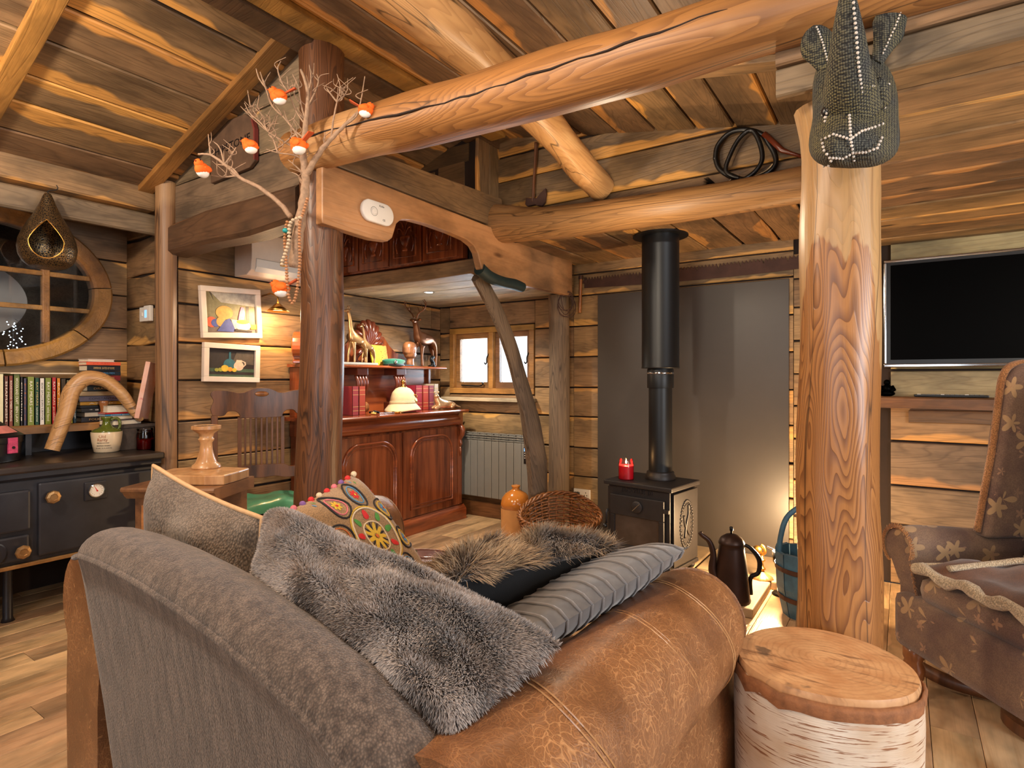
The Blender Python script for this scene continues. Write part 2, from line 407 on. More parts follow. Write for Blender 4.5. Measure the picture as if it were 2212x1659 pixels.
# oval window: frame segments, bars, panes
win1 = struct(thing('window_1', (XO, OVY, OVZ), 'oval timber window with glazing bars behind the hanging lantern', 'window'))
del win1['category']
def ell(a, ry, rz): return (ry*math.cos(a), rz*math.sin(a))
for k in range(8):
    a0, a1 = 2*math.pi*(k+.15)/8, 2*math.pi*(k+1.13)/8; mb = MB(); n = 8; vs = []
    for i in range(n+1):
        a = a0+(a1-a0)*i/n
        for (dy, dz, xx) in ((OVA, OVB, -.06), (OVA, OVB, .03), (OVA-.012, OVB-.012, .042), (OVA-.085, OVB-.08, .042), (OVA-.10, OVB-.095, .03), (OVA-.10, OVB-.095, -.06)):
            y, z = ell(a, dy, dz); vs.append((xx, y, z))
    fs = [tuple(range(6)), tuple(n*6+k2 for k2 in range(5, -1, -1))]
    for i in range(n):
        for k2 in range(6): fs.append((i*6+k2, i*6+(k2+1) % 6, (i+1)*6+(k2+1) % 6, (i+1)*6+k2))
    mb.add(vs, fs).build('frame_segment', 'batten_pine', win1)
IY, IZ = OVA-.098, OVB-.093
for yy in (-.262, .262):
    h = IZ*math.sqrt(1-(yy/IY)**2); MB().box(-.03, .012, yy-.018, yy+.018, -h, h, .004).build('glazing_bar', 'batten_pine', win1)
for zz in (-.105, .10):
    h = IY*math.sqrt(1-(zz/IZ)**2); MB().box(-.026, .008, -h, h, zz-.014, zz+.014, .004).build('glazing_bar', 'batten_pine', win1)
q = NT('window_glass'); gl = q.n('BsdfGlass', {'Color': (.93, .96, .97, 1), 'Roughness': 0., 'IOR': 1.45}); tr = q.n('BsdfTransparent', {'Color': (.9, .93, .95, 1)})
gs = q.n('BsdfGlossy', {'Roughness': .02}); fr = q.n('Fresnel', {'IOR': 1.5}); ms = q.n('MixShader', {0: fr.outputs[0], 1: tr.outputs[0], 2: gs.outputs[0]})
q.t.links.new(ms.outputs[0], q.out.inputs[0]); M['window_glass'] = q.m
ycuts = [-IY, -.262, .262, IY]; zcuts = [-IZ, -.105, .10, IZ]
for i in range(3):
    for j in range(3):
        poly = []
        for k in range(72):
            y, z = ell(2*math.pi*k/72, IY, IZ)
            poly.append((min(max(y, ycuts[i]), ycuts[i+1]), min(max(z, zcuts[j]), zcuts[j+1])))
        out = []
        for p in poly:
            if not out or (abs(p[0]-out[-1][0])+abs(p[1]-out[-1][1])) > 1e-5: out.append(p)
        if len(out) > 2: MB().prism(out, 'x', -.012, -.008).build('pane', 'window_glass', win1)
# the dim room seen through the oval panes
wq = struct(MB().box(-5.75, -5.7, -.6, 2.6, .6, 2.6).box(-5.7, XO-.13, 2.55, 2.6, .6, 2.6).box(-5.7, XO-.13, -.65, -.6, .6, 2.6).box(-5.7, XO-.13, -.6, 2.6, 2.55, 2.6).box(-5.7, XO-.13, -.6, 2.6, .55, .6).build('wall_beyond', 'grey_board'))
mb = MB(); mb.lathe([(0, 0), (.30, 0), (.32, .01), (.32, .025), (0, .03)], 48, mat=Matrix.Rotation(math.pi/2, 3, 'Y') @ Matrix.Diagonal((.85, 1.25, 1)).to_3x3())
plain('pale_disc', (196, 182, 172), .25, 0., .04)
o = mb.build('round_mirror', 'pale_disc', smooth=True, angle=40); o.location = (-4.95, 1.02, 1.76); tag(o, 'pale round mirror seen dimly through the oval window', 'mirror')
q = NT('fairy_bulb'); q.set(q.b.inputs['Emission Color'], (.75, .88, 1, 1)); M['fairy_bulb'] = q.fin((.8, .9, 1, 1), .3, Emission_Strength=6.)
fz = thing('fairy_lights', (-4.62, 1.27, 1.36), 'string of cold white fairy lights behind the oval window', 'lights')
mb = MB(); mb.tube([(0, math.sin(i*.6)*.03, .26-i*.012) for i in range(40)], .0015, 4); mb.build('wire', 'black_plastic', fz)
mb = MB()
for i in range(90): mb.ball((R(-.02, .02), R(-.045, .045)+.018*math.sin(i*.35), .24-i*.0052), .0035, 6, 4)
mb.build('bulb_cluster', 'fairy_bulb', fz, kind='stuff')
# wall B: window and stove wall
wb = MB(); WX0, WX1, WZ0, WZ1 = -3.56, -2.62, 1.11, 1.715
for (a, b, c, d) in ((XA-.12, WX0, 0, 2.7), (WX1, EX, 0, 2.7), (WX0, WX1, 0, WZ0), (WX0, WX1, WZ1, 2.7)): wb.box(a, b, YB+.022, YB+.14, c, d)
wb = struct(wb.build('wall_back', 'backing'))
ZB = [.0, .18, .45, .685, .938, 1.175, 1.427, 1.677, 1.925, 2.10, 2.19]
for i in range(len(ZB)-1):
    z0, z1 = ZB[i]+.005, ZB[i+1]-.007
    if z1 > WZ0 and z0 < WZ1:
        segs = [(XA, WX0-.005), (WX1+.005, -2.24), (-2.24, -.60)]
    else: segs = [(XA, -2.24), (-2.24, -.60)]
    if not (z1 > WZ0 and z0 < WZ1) or True:
        zz0 = z0; zz1 = z1
        for (a, b) in segs:
            plank('wall_board', (a+.002, YB, zz0), (1, 0, 0), (0, 0, 1), b-a-.004, zz1-zz0, .02, 'wall_board', wb, wob=.003, c=.005)
plank('wall_board', (WX0-.003, YB, 1.722), (1, 0, 0), (0, 0, 1), WX1-WX0+.006, .196, .02, 'wall_board', wb, wob=.003, c=.005)
plank('wall_board', (WX0-.003, YB, .945), (1, 0, 0), (0, 0, 1), WX1-WX0+.006, .155, .02, 'wall_board', wb, wob=.003, c=.005)
# stove wall right of the slate and the television wall
ZT = [.0, .17, .36, .60, .87, 1.09, 1.30, 1.52, 1.74, 1.93, 2.10]
for i in range(len(ZT)-1):
    z0, z1 = ZT[i]+.005, ZT[i+1]-.007
    plank('wall_board', (-.598, YB, z0-.02), (1, 0, 0), (0, 0, 1), .44, z1-z0, .02, 'wall_board', wb, wob=.003, c=.005)
    plank('wall_board', (-.06, YB, z0), (1, 0, 0), (0, 0, 1), EX+.06, z1-z0, .02, 'pale_board' if 6 <= i or i == 5 else ('grey_board' if i in (3, 2) else 'wall_board'), wb, wob=.002, c=.005)
# upper boarded partition over the purlin log
wu = struct(MB().box(-2.30, -.14, 3.222, 3.28, 2.17, 2.9).build('wall_upper', 'backing'))
for (z0, z1) in ((2.20, 2.36), (2.36, 2.575), (2.58, 2.735), (2.74, 2.92)):
    plank('wall_board', (-2.30, 3.2, z0), (1, 0, 0), (0, 0, 1), 2.16, z1-z0-.006, .02, 'roof_board', wu, wob=.006, c=.006)
# partition over the picture wall
wp = struct(MB().box(XA+.02, XR-.06, YP+.022, YP+.07, 2.17, 2.82).build('wall_partition', 'backing'))
for (z0, z1, xx) in ((2.175, 2.405, XA+.06), (2.41, 2.64, XA+.06), (2.645, 2.86, -3.0)):
    plank('wall_board', (xx, YP, z0), (1, 0, 0), (0, 0, 1), XR-.05-xx, z1-z0-.004, .02, 'grey_board', wp, wob=.003, c=.006)
# rear and right walls behind the camera, with glazed openings
wr = MB()
for (a, b, c, d) in ((-4.4, -1.2, 0, 2.9), (.6, EX+.1, 0, 2.9), (-1.2, .6, 0, .85), (-1.2, .6, 2.1, 2.9)): wr.box(a, b, EY-.12, EY, c, d)
struct(wr.build('wall_rear', 'wall_board'))
wr = MB()
for (a, b, c, d) in ((EY-.1, .4, 0, 2.9), (1.6, YB+.1, 0, 2.9), (.4, 1.6, 0, .8), (.4, 1.6, 1.9, 2.9)): wr.box(EX, EX+.12, a, b, c, d)
struct(wr.build('wall_right', 'wall_board'))
struct(MB().box(-4.4, -4.25, EY-.1, -1.4, 0, 2.6).build('wall_far_left', 'wall_board'))
# ------------------------------------------------------------------ roof: two boarded slopes meeting over the ridge purlin
def slab(name, xs, zf, y0, y1, th=.04, off=.022):
    (xa, xb) = xs; vs = []
    for y in (y0, y1):
        for x in (xa, xb): vs += [(x, y, zf(x)+off), (x, y, zf(x)+off+th)]
    return struct(MB().add(vs, [(0, 2, 6, 4), (1, 5, 7, 3), (0, 1, 3, 2), (4, 6, 7, 5), (0, 4, 5, 1), (2, 3, 7, 6)]).build(name, 'backing'))
cl = slab('ceiling_left', (-4.4, XR), roofL, EY-.1, YB+.15)
x = XR-.02; i = 0
BWL = [.19, .215, .2, .225, .18, .21, .2, .22, .2, .2]
for wdt in BWL:
    x0 = x-wdt
    for (ya, yb) in ((EY, -.02), (-.02, 1.66), (1.66, YB)):
        if x0 < -4.45: continue
        plank('roof_board', (x0+.003, ya+.002, roofL(x0+.003)), (0, 1, 0), (1, 0, .333), yb-ya-.004, wdt*1.054-.013, .02, 'roof_board', cl, wob=.006, c=.006)
    x = x0
cr = slab('ceiling_right', (XR, EX+.1), roofR, EY-.1, 3.28)
x = XR+.02
while x < EX:
    wdt = R(.19, .24)
    for (ya, yb) in ((EY, .9), (.9, 3.22)):
        plank('roof_board', (x+.003, ya+.002, roofR(x+.003)), (0, 1, 0), (1, 0, -.19), yb-ya-.004, wdt*1.018-.013, .02, 'roof_board', cr, wob=.004, c=.006)
    x += wdt
# low ceiling over the stove, boards running front to back
cs = struct(MB().box(XR-.1, -.12, 3.22, YB+.1, 2.20, 2.26).build('ceiling_stove', 'backing'))
x = -2.24
while x < -.12:
    wdt = R(.2, .27); plank('ceiling_board', (x+.003, 3.16, 2.175+R(-.004, .004)), (0, 1, 0), (1, 0, 0), YB-3.16, wdt-.013, .02, 'wall_board', cs, wob=.006, c=.006); x += wdt
# low ceiling over the television corner, boards running left to right
ct = struct(MB().box(-.16, EX, 1.9, YB+.1, 2.10, 2.16).build('ceiling_television', 'backing'))
y = YB; zc = lambda y: 2.062+(YB-y)*.012
for wdt in (.21, .25, .2, .24, .19, .25, .22, .2, .24, .2, .2):
    y0 = y-wdt
    if y0 < 1.80: y0 = 1.80
    if y-y0 < .03: break
    plank('ceiling_board', (-.14, y-.002, zc(y)), (1, 0, 0), (0, -1, .012), EX+.14, y-y0-.012, .02, 'wall_board', ct, wob=.004, c=.006); y = y0
# boarded soffit over the dresser alcove
ca = struct(MB().box(XA-.02, XR+.03, 2.965, YB+.05, 1.952, 2.0).build('ceiling_alcove', 'backing'))
y = 2.965
for wdt in (.22, .24, .2, .23, .2, .21):
    if y > YB-.02: break
    y1 = min(y+wdt, YB); plank('ceiling_board', (XA, y1-.001, 1.932), (1, 0, 0), (0, -1, 0), XR+.05-XA, y1-y-.003, .018, 'alcove_board', ca, wob=.002, c=.003); y = y1
# skirting below the radiator
struct(plank('baseboard_back', (XA+.02, YB-.03, .0), (1, 0, 0), (0, 0, 1), 1.35, .13, .03, 'shelf_wood', None))
# ------------------------------------------------------------------ timbers of the frame
XW = XR
tag(log('log_post', [(XW, 1.79, -.0), (XW-.015, 1.79, .7), (XW+.015, 1.79, 1.4), (XW+.01, 1.79, 2.0), (XW+.0, 1.80, 2.83)], [.112, .108, .102, .098, .108], 'dark_log', amp=.06, seed=1), 'dark reddish round log post in front of the dresser', 'post')
tag(log('log_post', [(-.155, 1.95, 0), (-.16, 1.95, .5), (-.157, 1.95, 1.1), (-.153, 1.95, 1.7), (-.16, 1.95, 2.05)], [.112, .111, .106, .102, .110], 'post_log', amp=.09, seed=2, seg=22), 'thick orange log post with sanded pale face carrying the woven rhino head', 'post')
MB().box(-.26, -.03, 1.775, 1.95, 2.09, 2.44, .01)
tag(MB().box(-.215, -.095, 1.88, 2.0, 2.05, 2.44, .012).build('post_top', 'dark_beam'), 'squared timber block above the orange log post', 'post')
tag(log('squared_post', [(XA+.025, YP-.03, 0), (XA+.02, YP-.03, 1.2), (XA+.025, YP-.03, 2.42)], [.062, .06, .062], 'pole_wood', seg=8, amp=.04, seed=3), 'narrow brown pole standing between the oval window recess and picture wall', 'post')
tag(log('weathered_post', [(XW, 4.12, 0), (XW+.006, 4.12, 1.0), (XW, 4.12, 1.92)], [.088, .084, .085], 'old_post', seg=10, amp=.05, seed=4), 'grey weathered post between the small window and slate panel', 'post')
bp = [(XW, 3.03, 1.925), (XW, 3.24, 1.72), (XW, 3.42, 1.47), (XW, 3.56, 1.2), (XW, 3.68, .95), (XW, 3.77, .62), (XW, 3.80, .3), (XW, 3.80, 0)]
tag(log('curved_brace', bp, [.062, .066, .072, .078, .10, .115, .105, .10], 'old_post', seg=10, amp=.05, seed=5, flat=.55, up=(1, 0, 0)), 'curved grey brace leaning from weathered post up to the arched plank', 'brace')
tag(log('tie_beam', [(XW-.06, 1.70, 2.31), (-1.95, 1.72, 2.31), (-1.5, 1.74, 2.295), (-1.0, 1.74, 2.272), (-.5, 1.75, 2.262), (0.1, 1.77, 2.262), (1.2, 1.78, 2.26)], [.098, .104, .108, .106, .096, .092, .092], 'tie_log', amp=.07, seed=6, seg=22), 'big cracked orange log beam crossing the room above the sofa', 'beam')
tag(log('purlin_beam', [(XW-.05, 3.12, 2.295), (-2.15, 3.12, 2.262), (-1.9, 3.12, 2.225), (-1.4, 3.12, 2.195), (-.8, 3.12, 2.185), (-.12, 3.11, 2.19)], [.14, .125, .102, .092, .086, .086], 'purlin_log', amp=.05, seed=7, seg=20), 'rough horizontal log over the stove flue below the boarded gable', 'beam')
tag(log('curved_rafter', [(-1.54, 0.6, 2.56), (-1.54, 1.15, 2.655), (-1.535, 1.62, 2.675), (-1.53, 2.05, 2.655), (-1.53, 2.40, 2.60), (-1.515, 2.72, 2.515), (-1.505, 2.97, 2.435), (-1.50, 3.18, 2.39)], [.105, .11, .112, .105, .095, .086, .085, .08], 'pale_log', amp=.06, seed=8), 'pale curved log rafter passing behind the big tie beam', 'rafter')
# long drying crack along the tie beam
tb_ = bpy.data.objects['tie_beam']; inv = tb_.matrix_world.inverted() if False else tb_.matrix_basis.inverted()
cp_ = smooth_path([(-2.25, 1.602, 2.315), (-1.95, 1.618, 2.305), (-1.5, 1.633, 2.275), (-1.25, 1.634, 2.262), (-1.0, 1.636, 2.262), (-.7, 1.644, 2.262), (-.4, 1.655, 2.27)], 6)
MB().tube([inv @ (p+Vector((0, .0, .003*math.sin(i*1.7)))) for i, p in enumerate(cp_)], [.0015]+[.0035+.0012*math.sin(i*.9) for i in range(len(cp_)-2)]+[.001], 5).build('drying_crack', 'backing', tb_)
# ridge purlin, with the dark slot beside it
tag(MB().box(XR-.07, XR+.06, EY, 3.3, 2.80, 2.865, .008).build('ridge_purlin', 'dark_beam'), 'long dark board running along the ridge of the roof', 'beam')
tag(MB().box(XR+.062, XR+.18, EY, 3.1, 2.815, 2.845, .008).build('ridge_board', 'batten_pine'), 'orange board beside the dark ridge board', 'board')
for yy, lb in ((.86, 'orange pine batten at the upper left over the range'), (1.64, 'orange pine batten meeting the narrow brown pole')):
    a = Vector((-3.95, yy, roofL(-3.95)-.012)); b = Vector((XR-.07, yy, roofL(XR-.07)-.012)); d = (b-a)
    mb = MB(); mb.box(-d.length/2, d.length/2, -.042, .042, -.018, .018, .004); o = mb.build('roof_batten', 'batten_pine', mw=frame_mat((a+b)/2, d, (0, 1, 0))); tag(o, lb, 'batten', 'roof battens')
a = Vector((XR+.18, 1.28, roofR(XR+.18)-.03)); b = Vector((EX, 1.28, roofR(EX)-.03)); d = b-a
o = MB().box(-d.length/2, d.length/2, -.05, .05, -.03, .03, .005).build('roof_batten', 'batten_pine', mw=frame_mat((a+b)/2, d, (0, 1, 0))); tag(o, 'batten at the top of the picture beside the curved rafter', 'batten', 'roof battens')
a = Vector((-1.5, 2.5, roofR(-1.5)-.012)); b = Vector((.1, 2.5, roofR(.1)-.012)); d = b-a
o = MB().box(-d.length/2, d.length/2, -.045, .045, -.014, .014, .004).build('roof_batten', 'wall_board', mw=frame_mat((a+b)/2, d, (0, 1, 0))); tag(o, 'thin batten across roof boards behind the tie beam', 'batten', 'roof battens')
# eaves beam over the range recess and the beam under the partition
o = plank('eaves_beam', (-3.74, -1.6, 2.262), (0, 1, 0), (0, 0, 1), 1.6+YP-.06, .175, .11, 'wall_board', None, wob=.004, c=.01); tag(o, 'wide brown eaves beam above the hanging lantern', 'beam')
o = plank('recess_fascia', (-3.80, -1.6, 2.13), (0, 1, 0), (0, 0, 1), 1.6+YP-.02, .12, .03, 'grey_board', None, wob=.004, c=.01); tag(o, 'stained board under the eaves beam over the oval window', 'board')
o = plank('lintel_beam', (XA+.05, 1.70, 1.995), (1, 0, 0), (0, 0, 1), XR-XA-.12, .175, .13, 'dark_beam', None, wob=.016, c=.02); tag(o, 'dark cracked beam below the carved name board', 'beam')
# arched plank between the two posts
top = [(1.70, 2.235), (4.10, 2.205)]
bot = [(4.10, 1.905), (3.6, 1.90), (3.2, 1.895), (2.98, 1.915), (2.90, 1.935), (2.88, 1.98), (2.86, 2.03), (2.82, 2.066), (2.75, 2.088), (2.6, 2.10), (2.4, 2.105), (2.27, 2.10), (2.2, 2.085), (2.165, 2.055), (2.15, 2.015), (2.135, 1.975), (2.105, 1.952), (2.0, 1.942), (1.9, 1.945), (1.70, 1.955)]
o = MB().prism(top+bot, 'x', XW+.085, XW+.135).build('arched_plank', 'arch_wood', bevel=.006); o.data.transform(Matrix.Translation((-XW-.11, -2.9, -2.07))); o.data.transform(Matrix.Rotation(-math.pi/2, 4, 'Z')); o.rotation_euler = (0, 0, math.pi/2); o.location = (XW+.11, 2.9, 2.07)
tag(o, 'smooth arched plank spanning from dark log post to weathered post', 'plank')
mb = MB().prism([(1.76, 2.245), (3.10, 2.235), (3.13, 2.30), (3.17, 2.345), (3.14, 2.44), (1.80, 2.375)], 'x', XW+.075, XW+.12); o = mb.build('upper_plank', 'roof_board', bevel=.006)
o.data.transform(Matrix.Translation((-XW-.1, -2.45, -2.33))); o.data.transform(Matrix.Rotation(-math.pi/2, 4, 'Z')); o.rotation_euler = (0, 0, math.pi/2); o.location = (XW+.1, 2.45, 2.33); tag(o, 'stained board lying above the arched plank', 'plank')
# fascia of the alcove and the fascia over the television corner
o = plank('alcove_fascia', (XA, 2.945, 1.925), (1, 0, 0), (0, 0, 1), XR+.08-XA, .10, .03, 'wall_board', None, wob=.008, c=.006); tag(o, 'wavy-edged board along the front of the dresser alcove', 'board')
o = plank('lintel_board', (-.30, 1.79, 2.055), (1, 0, 0), (0, 0, 1), EX+.3, .075, .025, 'grey_board', None, wob=.003, c=.005); tag(o, 'weathered board with pale lower edge right of the rhino head', 'board')
o = plank('lintel_board', (-.30, 1.785, 2.135), (1, 0, 0), (0, 0, 1), EX+.3, .16, .03, 'wall_board', None, wob=.003, c=.005); tag(o, 'light brown board above the television corner ceiling', 'board')
# short upright boards and panelling above the alcove
wv = struct(MB().box(XA, XR+.04, 3.0, 3.04, 2.0, 2.86).build('wall_cupboard', 'backing'))
for i in range(2): plank('upright_board', (XR+.05+.001, 2.97+.13*i, 2.2), (0, 0, 1), (0, -1, 0), .62, .125, .02, 'roof_board', wv, c=.004).location.y += .125
for (xa, xb, za, zb) in ((-3.6, -2.36, 2.68, 2.8), (-2.62, -2.40, 2.36, 2.68), (-3.6, -2.66, 2.52, 2.66)):
    plank('upper_panel', (xa, 2.99, za), (1, 0, 0), (0, 0, 1), xb-xa, zb-za, .02, 'dark_beam', wv, c=.004)
# ================================================================== MORE MATERIALS
plain('slate', (64, 58, 54), .42, 0., .10, 2.2, .05)
plain('hearth_stone', (150, 128, 100), .7, 0., .2, 9., .3)
plain('stove_iron', (44, 40, 40), .48, .35, .12, 30., .12)
plain('flue_black', (20, 22, 25), .42, .3, .08, 8.)
plain('soot_glass', (62, 52, 46), .15, 0., .35, 7.)
plain('radiator_paint', (126, 124, 118), .4, .1, .03)
plain('screen_black', (2, 2, 2), .4, Specular_IOR_Level=.03)
plain('mahogany_plain', (96, 42, 24), .25, 0., .15, 6.)
def fine_wood(name, base, dark, rough=.25, coat=.4, sc=(1.2, 22., 22.)):
    q = NT(name); v = q.noise(q.coord('Object', sc), 1., 5., .6, .3); c = q.mix(q.mapr(v, .38, .66), srgb(*base), srgb(*dark))
    q.bump(v, .08, .002); M[name] = q.fin(c, rough, Coat_Weight=coat, Coat_Roughness=.12); return M[name]
fine_wood('mahogany', (142, 74, 40), (84, 38, 21), .25, .5, (16., 16., 1.4))
fine_wood('mahogany_h', (154, 78, 40), (92, 40, 22), .22, .6, (16., 1.4, 16.))
fine_wood('chair_oak', (118, 74, 44), (66, 40, 25), .45, .08, (18., 18., 2.))
fine_wood('turned_oak', (170, 108, 60), (112, 66, 34), .35, .3, (20., 20., 3.))
fine_wood('pale_turned', (206, 158, 108), (168, 118, 72), .35, .3, (20., 20., 3.))
q = NT('tan_leather')
c0 = q.coord('Object'); dn = q.n('TexNoise', {'Vector': c0, 'Scale': 9., 'Detail': 3.})
dv = q.n('VectorMath', {0: c0, 1: q.n('VectorMath', {0: dn.outputs['Color'], 'Scale': .16}, operation='SCALE').outputs[0]}, operation='ADD').outputs[0]
v1 = q.n('TexVoronoi', {'Vector': dv, 'Scale': 46.}, feature='DISTANCE_TO_EDGE').outputs[0]
v2 = q.n('TexVoronoi', {'Vector': dv, 'Scale': 120.}, feature='DISTANCE_TO_EDGE').outputs[0]
bl = q.noise(c0, 4.5, 4., .6)
scr = q.noise(q.coord('Object', (30., 7., 30.), (.3, .2, .5)), 1., 5., .7, 1.2); cr = q.math('MAXIMUM', q.math('MULTIPLY', q.mapr(v1, 0., .05, .8, 0.), q.mapr(bl, .45, .62)), q.mapr(scr, .60, .70, 0., .75)); cr2 = q.math('MULTIPLY', q.mapr(v2, 0., .07, 1., 0.), q.mapr(bl, .35, .65, .15, .6))
col = q.mix(q.mapr(bl, .35, .65), srgb(104, 66, 39), srgb(140, 94, 57)); col = q.mix(q.math('MULTIPLY', cr, .85), col, srgb(214, 160, 106)); col = q.mix(cr2, col, srgb(186, 128, 78))
q.bump(q.math('ADD', q.math('MULTIPLY', v2, 1.5), bl), .25, .003); M['tan_leather'] = q.fin(col, q.mapr(bl, .3, .7, .34, .5), Coat_Weight=.22, Coat_Roughness=.3)
def cloth(name, a, b, sc=(60, 60, 60), streak=None, weave=320., rough=.9, bump=.5, sheen=.3):
    q = NT(name); v = q.noise(q.coord('Object', streak or (6, 6, 6)), 1., 4., .65)
    c = q.mix(q.mapr(v, .36, .64), srgb(*a), srgb(*b))
    w = q.n('TexVoronoi', {'Vector': q.coord('Object', (1, 1, .6)), 'Scale': weave}).outputs['Distance']
    c = q.mix(q.mapr(w, .2, .7, 0., .62), c, srgb(*[int(k*.45) for k in b]))
    q.bump(q.math('MULTIPLY', w, -1.), bump, .003); M[name] = q.fin(c, rough, Sheen_Weight=sheen); return M[name]
cloth('sofa_fabric', (128, 108, 92), (80, 63, 51), streak=(55, 55, 4.), weave=300.)
cloth('knit_fabric', (148, 130, 112), (112, 94, 78), streak=(5, 5, 9), weave=210., bump=.8)
# ================================================================== WINDOW BESIDE THE DRESSER
wn = struct(thing('window_2', ((WX0+WX1)/2, YB, (WZ0+WZ1)/2), 'small two-light timber casement window above the radiator', 'window')); del wn['category']
hw, hh = (WX1-WX0)/2, (WZ1-WZ0)/2
MB().box(-hw, hw, -.012, .10, hh-.05, hh, .004).build('frame_rail', 'batten_pine', wn); MB().box(-hw, hw, -.012, .10, -hh, -hh+.05, .004).build('frame_rail', 'batten_pine', wn)
for a in (-hw, hw-.05): MB().box(a, a+.05, -.012, .10, -hh+.05, hh-.05, .004).build('frame_stile', 'batten_pine', wn)
MB().box(-.012, .035, -.012, .10, -hh+.05, hh-.05, .004).build('mullion', 'batten_pine', wn)
for (a, b) in ((-hw+.05, -.012), (.035, hw-.05)):
    c = MB()
    c.box(a, b, .03, .085, hh-.098, hh-.05, .003).box(a, b, .03, .085, -hh+.05, -hh+.105, .003).box(a, a+.045, .03, .085, -hh+.105, hh-.098, .003).box(b-.045, b, .03, .085, -hh+.105, hh-.098, .003)
    c = c.build('casement', 'shelf_wood', wn)
    MB().box(a+.045, b-.045, .055, .06, -hh+.105, hh-.098).build('pane', 'window_glass', c)
    if a < 0:
        MB().tube(smooth_path([(a+.08, .01, -hh+.075), (a+.2, .0, -hh+.07), (a+.30, .005, -hh+.07), (a+.34, 0, -hh+.09), (a+.325, 0, -hh+.10)], 5), .006, 8).build('window_stay', 'black_iron', c)
    MB().tube(smooth_path([(b-.02, .02, .06), (b-.02, -.01, .02), (b-.02, -.012, -.02), (b-.035, -.012, -.035), (b-.045, -.012, -.02)], 5), .006, 8).build('window_catch', 'black_iron', c)
plank('window_sill', (-hw-.03, -.10, -hh-.035), (1, 0, 0), (0, 1, 0), 2*hw+.05, .11, .03, 'alcove_board', wn, c=.004)
# ================================================================== SLATE, HEARTH, STOVE
o = MB().box(-2.015, -.625, YB-.022, YB-.002, 0.0, 1.912, .003).build('slate_panel', 'slate'); tag(o, 'tall dark slate panel on the wall behind the stove', 'panel')
hs = tag(thing('stone_hearth', (-1.3, 3.7, 0), 'low hearth of pale stone slabs under the stove', 'hearth'), 'low hearth of pale stone slabs under the stove', 'hearth')
for (x0, x1, y0, y1) in ((-.46, -.28, -.42, .02), (-.27, .2, -.46, .0), (.21, .66, -.52, -.02), (.21, .69, -.01, .5), (-.46, -.28, .03, .5), (-.27, .2, .01, .5)):
    MB().box(x0+.004, x1-.004, y0+.004, y1-.004, .002, .048+R(-.004, .004), .008).build('stone_slab', 'hearth_stone', hs)
st = thing('wood_stove', (-1.335, 3.585, .05), 'black cast iron wood-burning stove with glass door in front of slate', 'stove', math.radians(-8))
sw, sd, sh = .225, .185, .55
MB().box(-sw+.012, sw-.012, -sd+.012, sd-.012, .045, sh-.03, .008).build('body', 'stove_iron', st)
MB().box(-sw-.012, sw+.012, -sd-.014, sd+.012, sh-.03, sh, .008).build('top_plate', 'stove_iron', st, label='rust-tinged flat top plate')
MB().box(-sw-.004, sw+.004, -sd-.004, sd+.004, .03, .055, .006).build('base_plate', 'stove_iron', st)
for sx in (-1, 1):
    for sy in (-1, 1): MB().lathe([(.018, 0), (.022, .01), (.016, .032)], 10, (sx*(sw-.03), sy*(sd-.03), 0)).build('leg', 'stove_iron', st, smooth=True)
# side panels with raised oval relief
for sx in (-1, 1):
    pn = MB().box(sx*sw-.006, sx*sw+.006, -sd+.03, sd-.015, .065, sh-.045, .004).build('side_panel', 'stove_iron', st)
    mb = MB()
    for k in range(40):
        a = 2*math.pi*k/40; mb.ball((sx*(sw+.007), .01+.085*math.cos(a), .30+.145*math.sin(a)), .0105, 6, 4, (.6, 1, 1))
    for k in range(26):
        a = 2*math.pi*k/26; mb.ball((sx*(sw+.007), .01+.066*math.cos(a), .30+.122*math.sin(a)), .007, 6, 4, (.6, 1, 1))
    mb.tube(smooth_path([(sx*(sw+.008), -.02, .22), (sx*(sw+.008), .0, .30), (sx*(sw+.008), .03, .36), (sx*(sw+.008), .03, .42)], 5), .008, 6)
    mb.tube(smooth_path([(sx*(sw+.008), .04, .23), (sx*(sw+.008), .01, .27), (sx*(sw+.008), -.02, .30), (sx*(sw+.008), -.03, .36)], 5), .007, 6)
    for k in range(5): mb.ball((sx*(sw+.006), -.02+.018*k, .175-.006*abs(k-2)), .010, 6, 4, (.5, 1, 1))
    mb.build('relief_ornament', 'stove_iron', pn, smooth=True)
dr = MB()
X0, X1, Z0, Z1 = -sw+.035, sw-.04, .12, sh-.085
gx0, gx1, gz0, gz1 = X0+.035, X1-.035, Z0+.04, Z1-.125
yf = -sd-.014
dr.box(X0, X1, yf, -sd+.01, gz1, Z1, .005).box(X0, X1, yf, -sd+.01, Z0, gz0, .005).box(X0, gx0, yf, -sd+.01, gz0, gz1, .005).box(gx1, X1, yf, -sd+.01, gz0, gz1, .005)
dr = dr.build('door', 'stove_iron', st)
MB().box(gx0, gx1, yf+.009, yf+.014, gz0, gz1).build('pane', 'soot_glass', dr, label='sooty glass pane')
MB().lathe([(0, 0), (.034, 0), (.036, .004), (.036, .012), (.030, .016), (0, .016)], 24, mat=Matrix.Rotation(math.pi/2, 3, 'X')).build('air_spinner', 'stove_iron', dr, mw=Matrix.Translation((.01, yf, (gz1+Z1)/2+.005)), smooth=True, angle=40)
MB().tube([(-.016, yf-.018, (gz1+Z1)/2-.02), (.036, yf-.018, (gz1+Z1)/2+.03)], .003, 6).build('spinner_bar', 'chrome', dr)
for zz in (Z0+.06, Z1-.06): MB().box(X1, X1+.035, yf-.006, yf+.012, zz-.012, zz+.012, .003).build('hinge', 'stove_iron', dr)
hd = MB().tube([(X0-.012, yf, Z1-.10), (X0-.018, yf-.012, Z1-.12), (X0-.018, yf-.012, Z1-.19)], .008, 8).build('door_handle', 'stove_iron', dr, smooth=True)
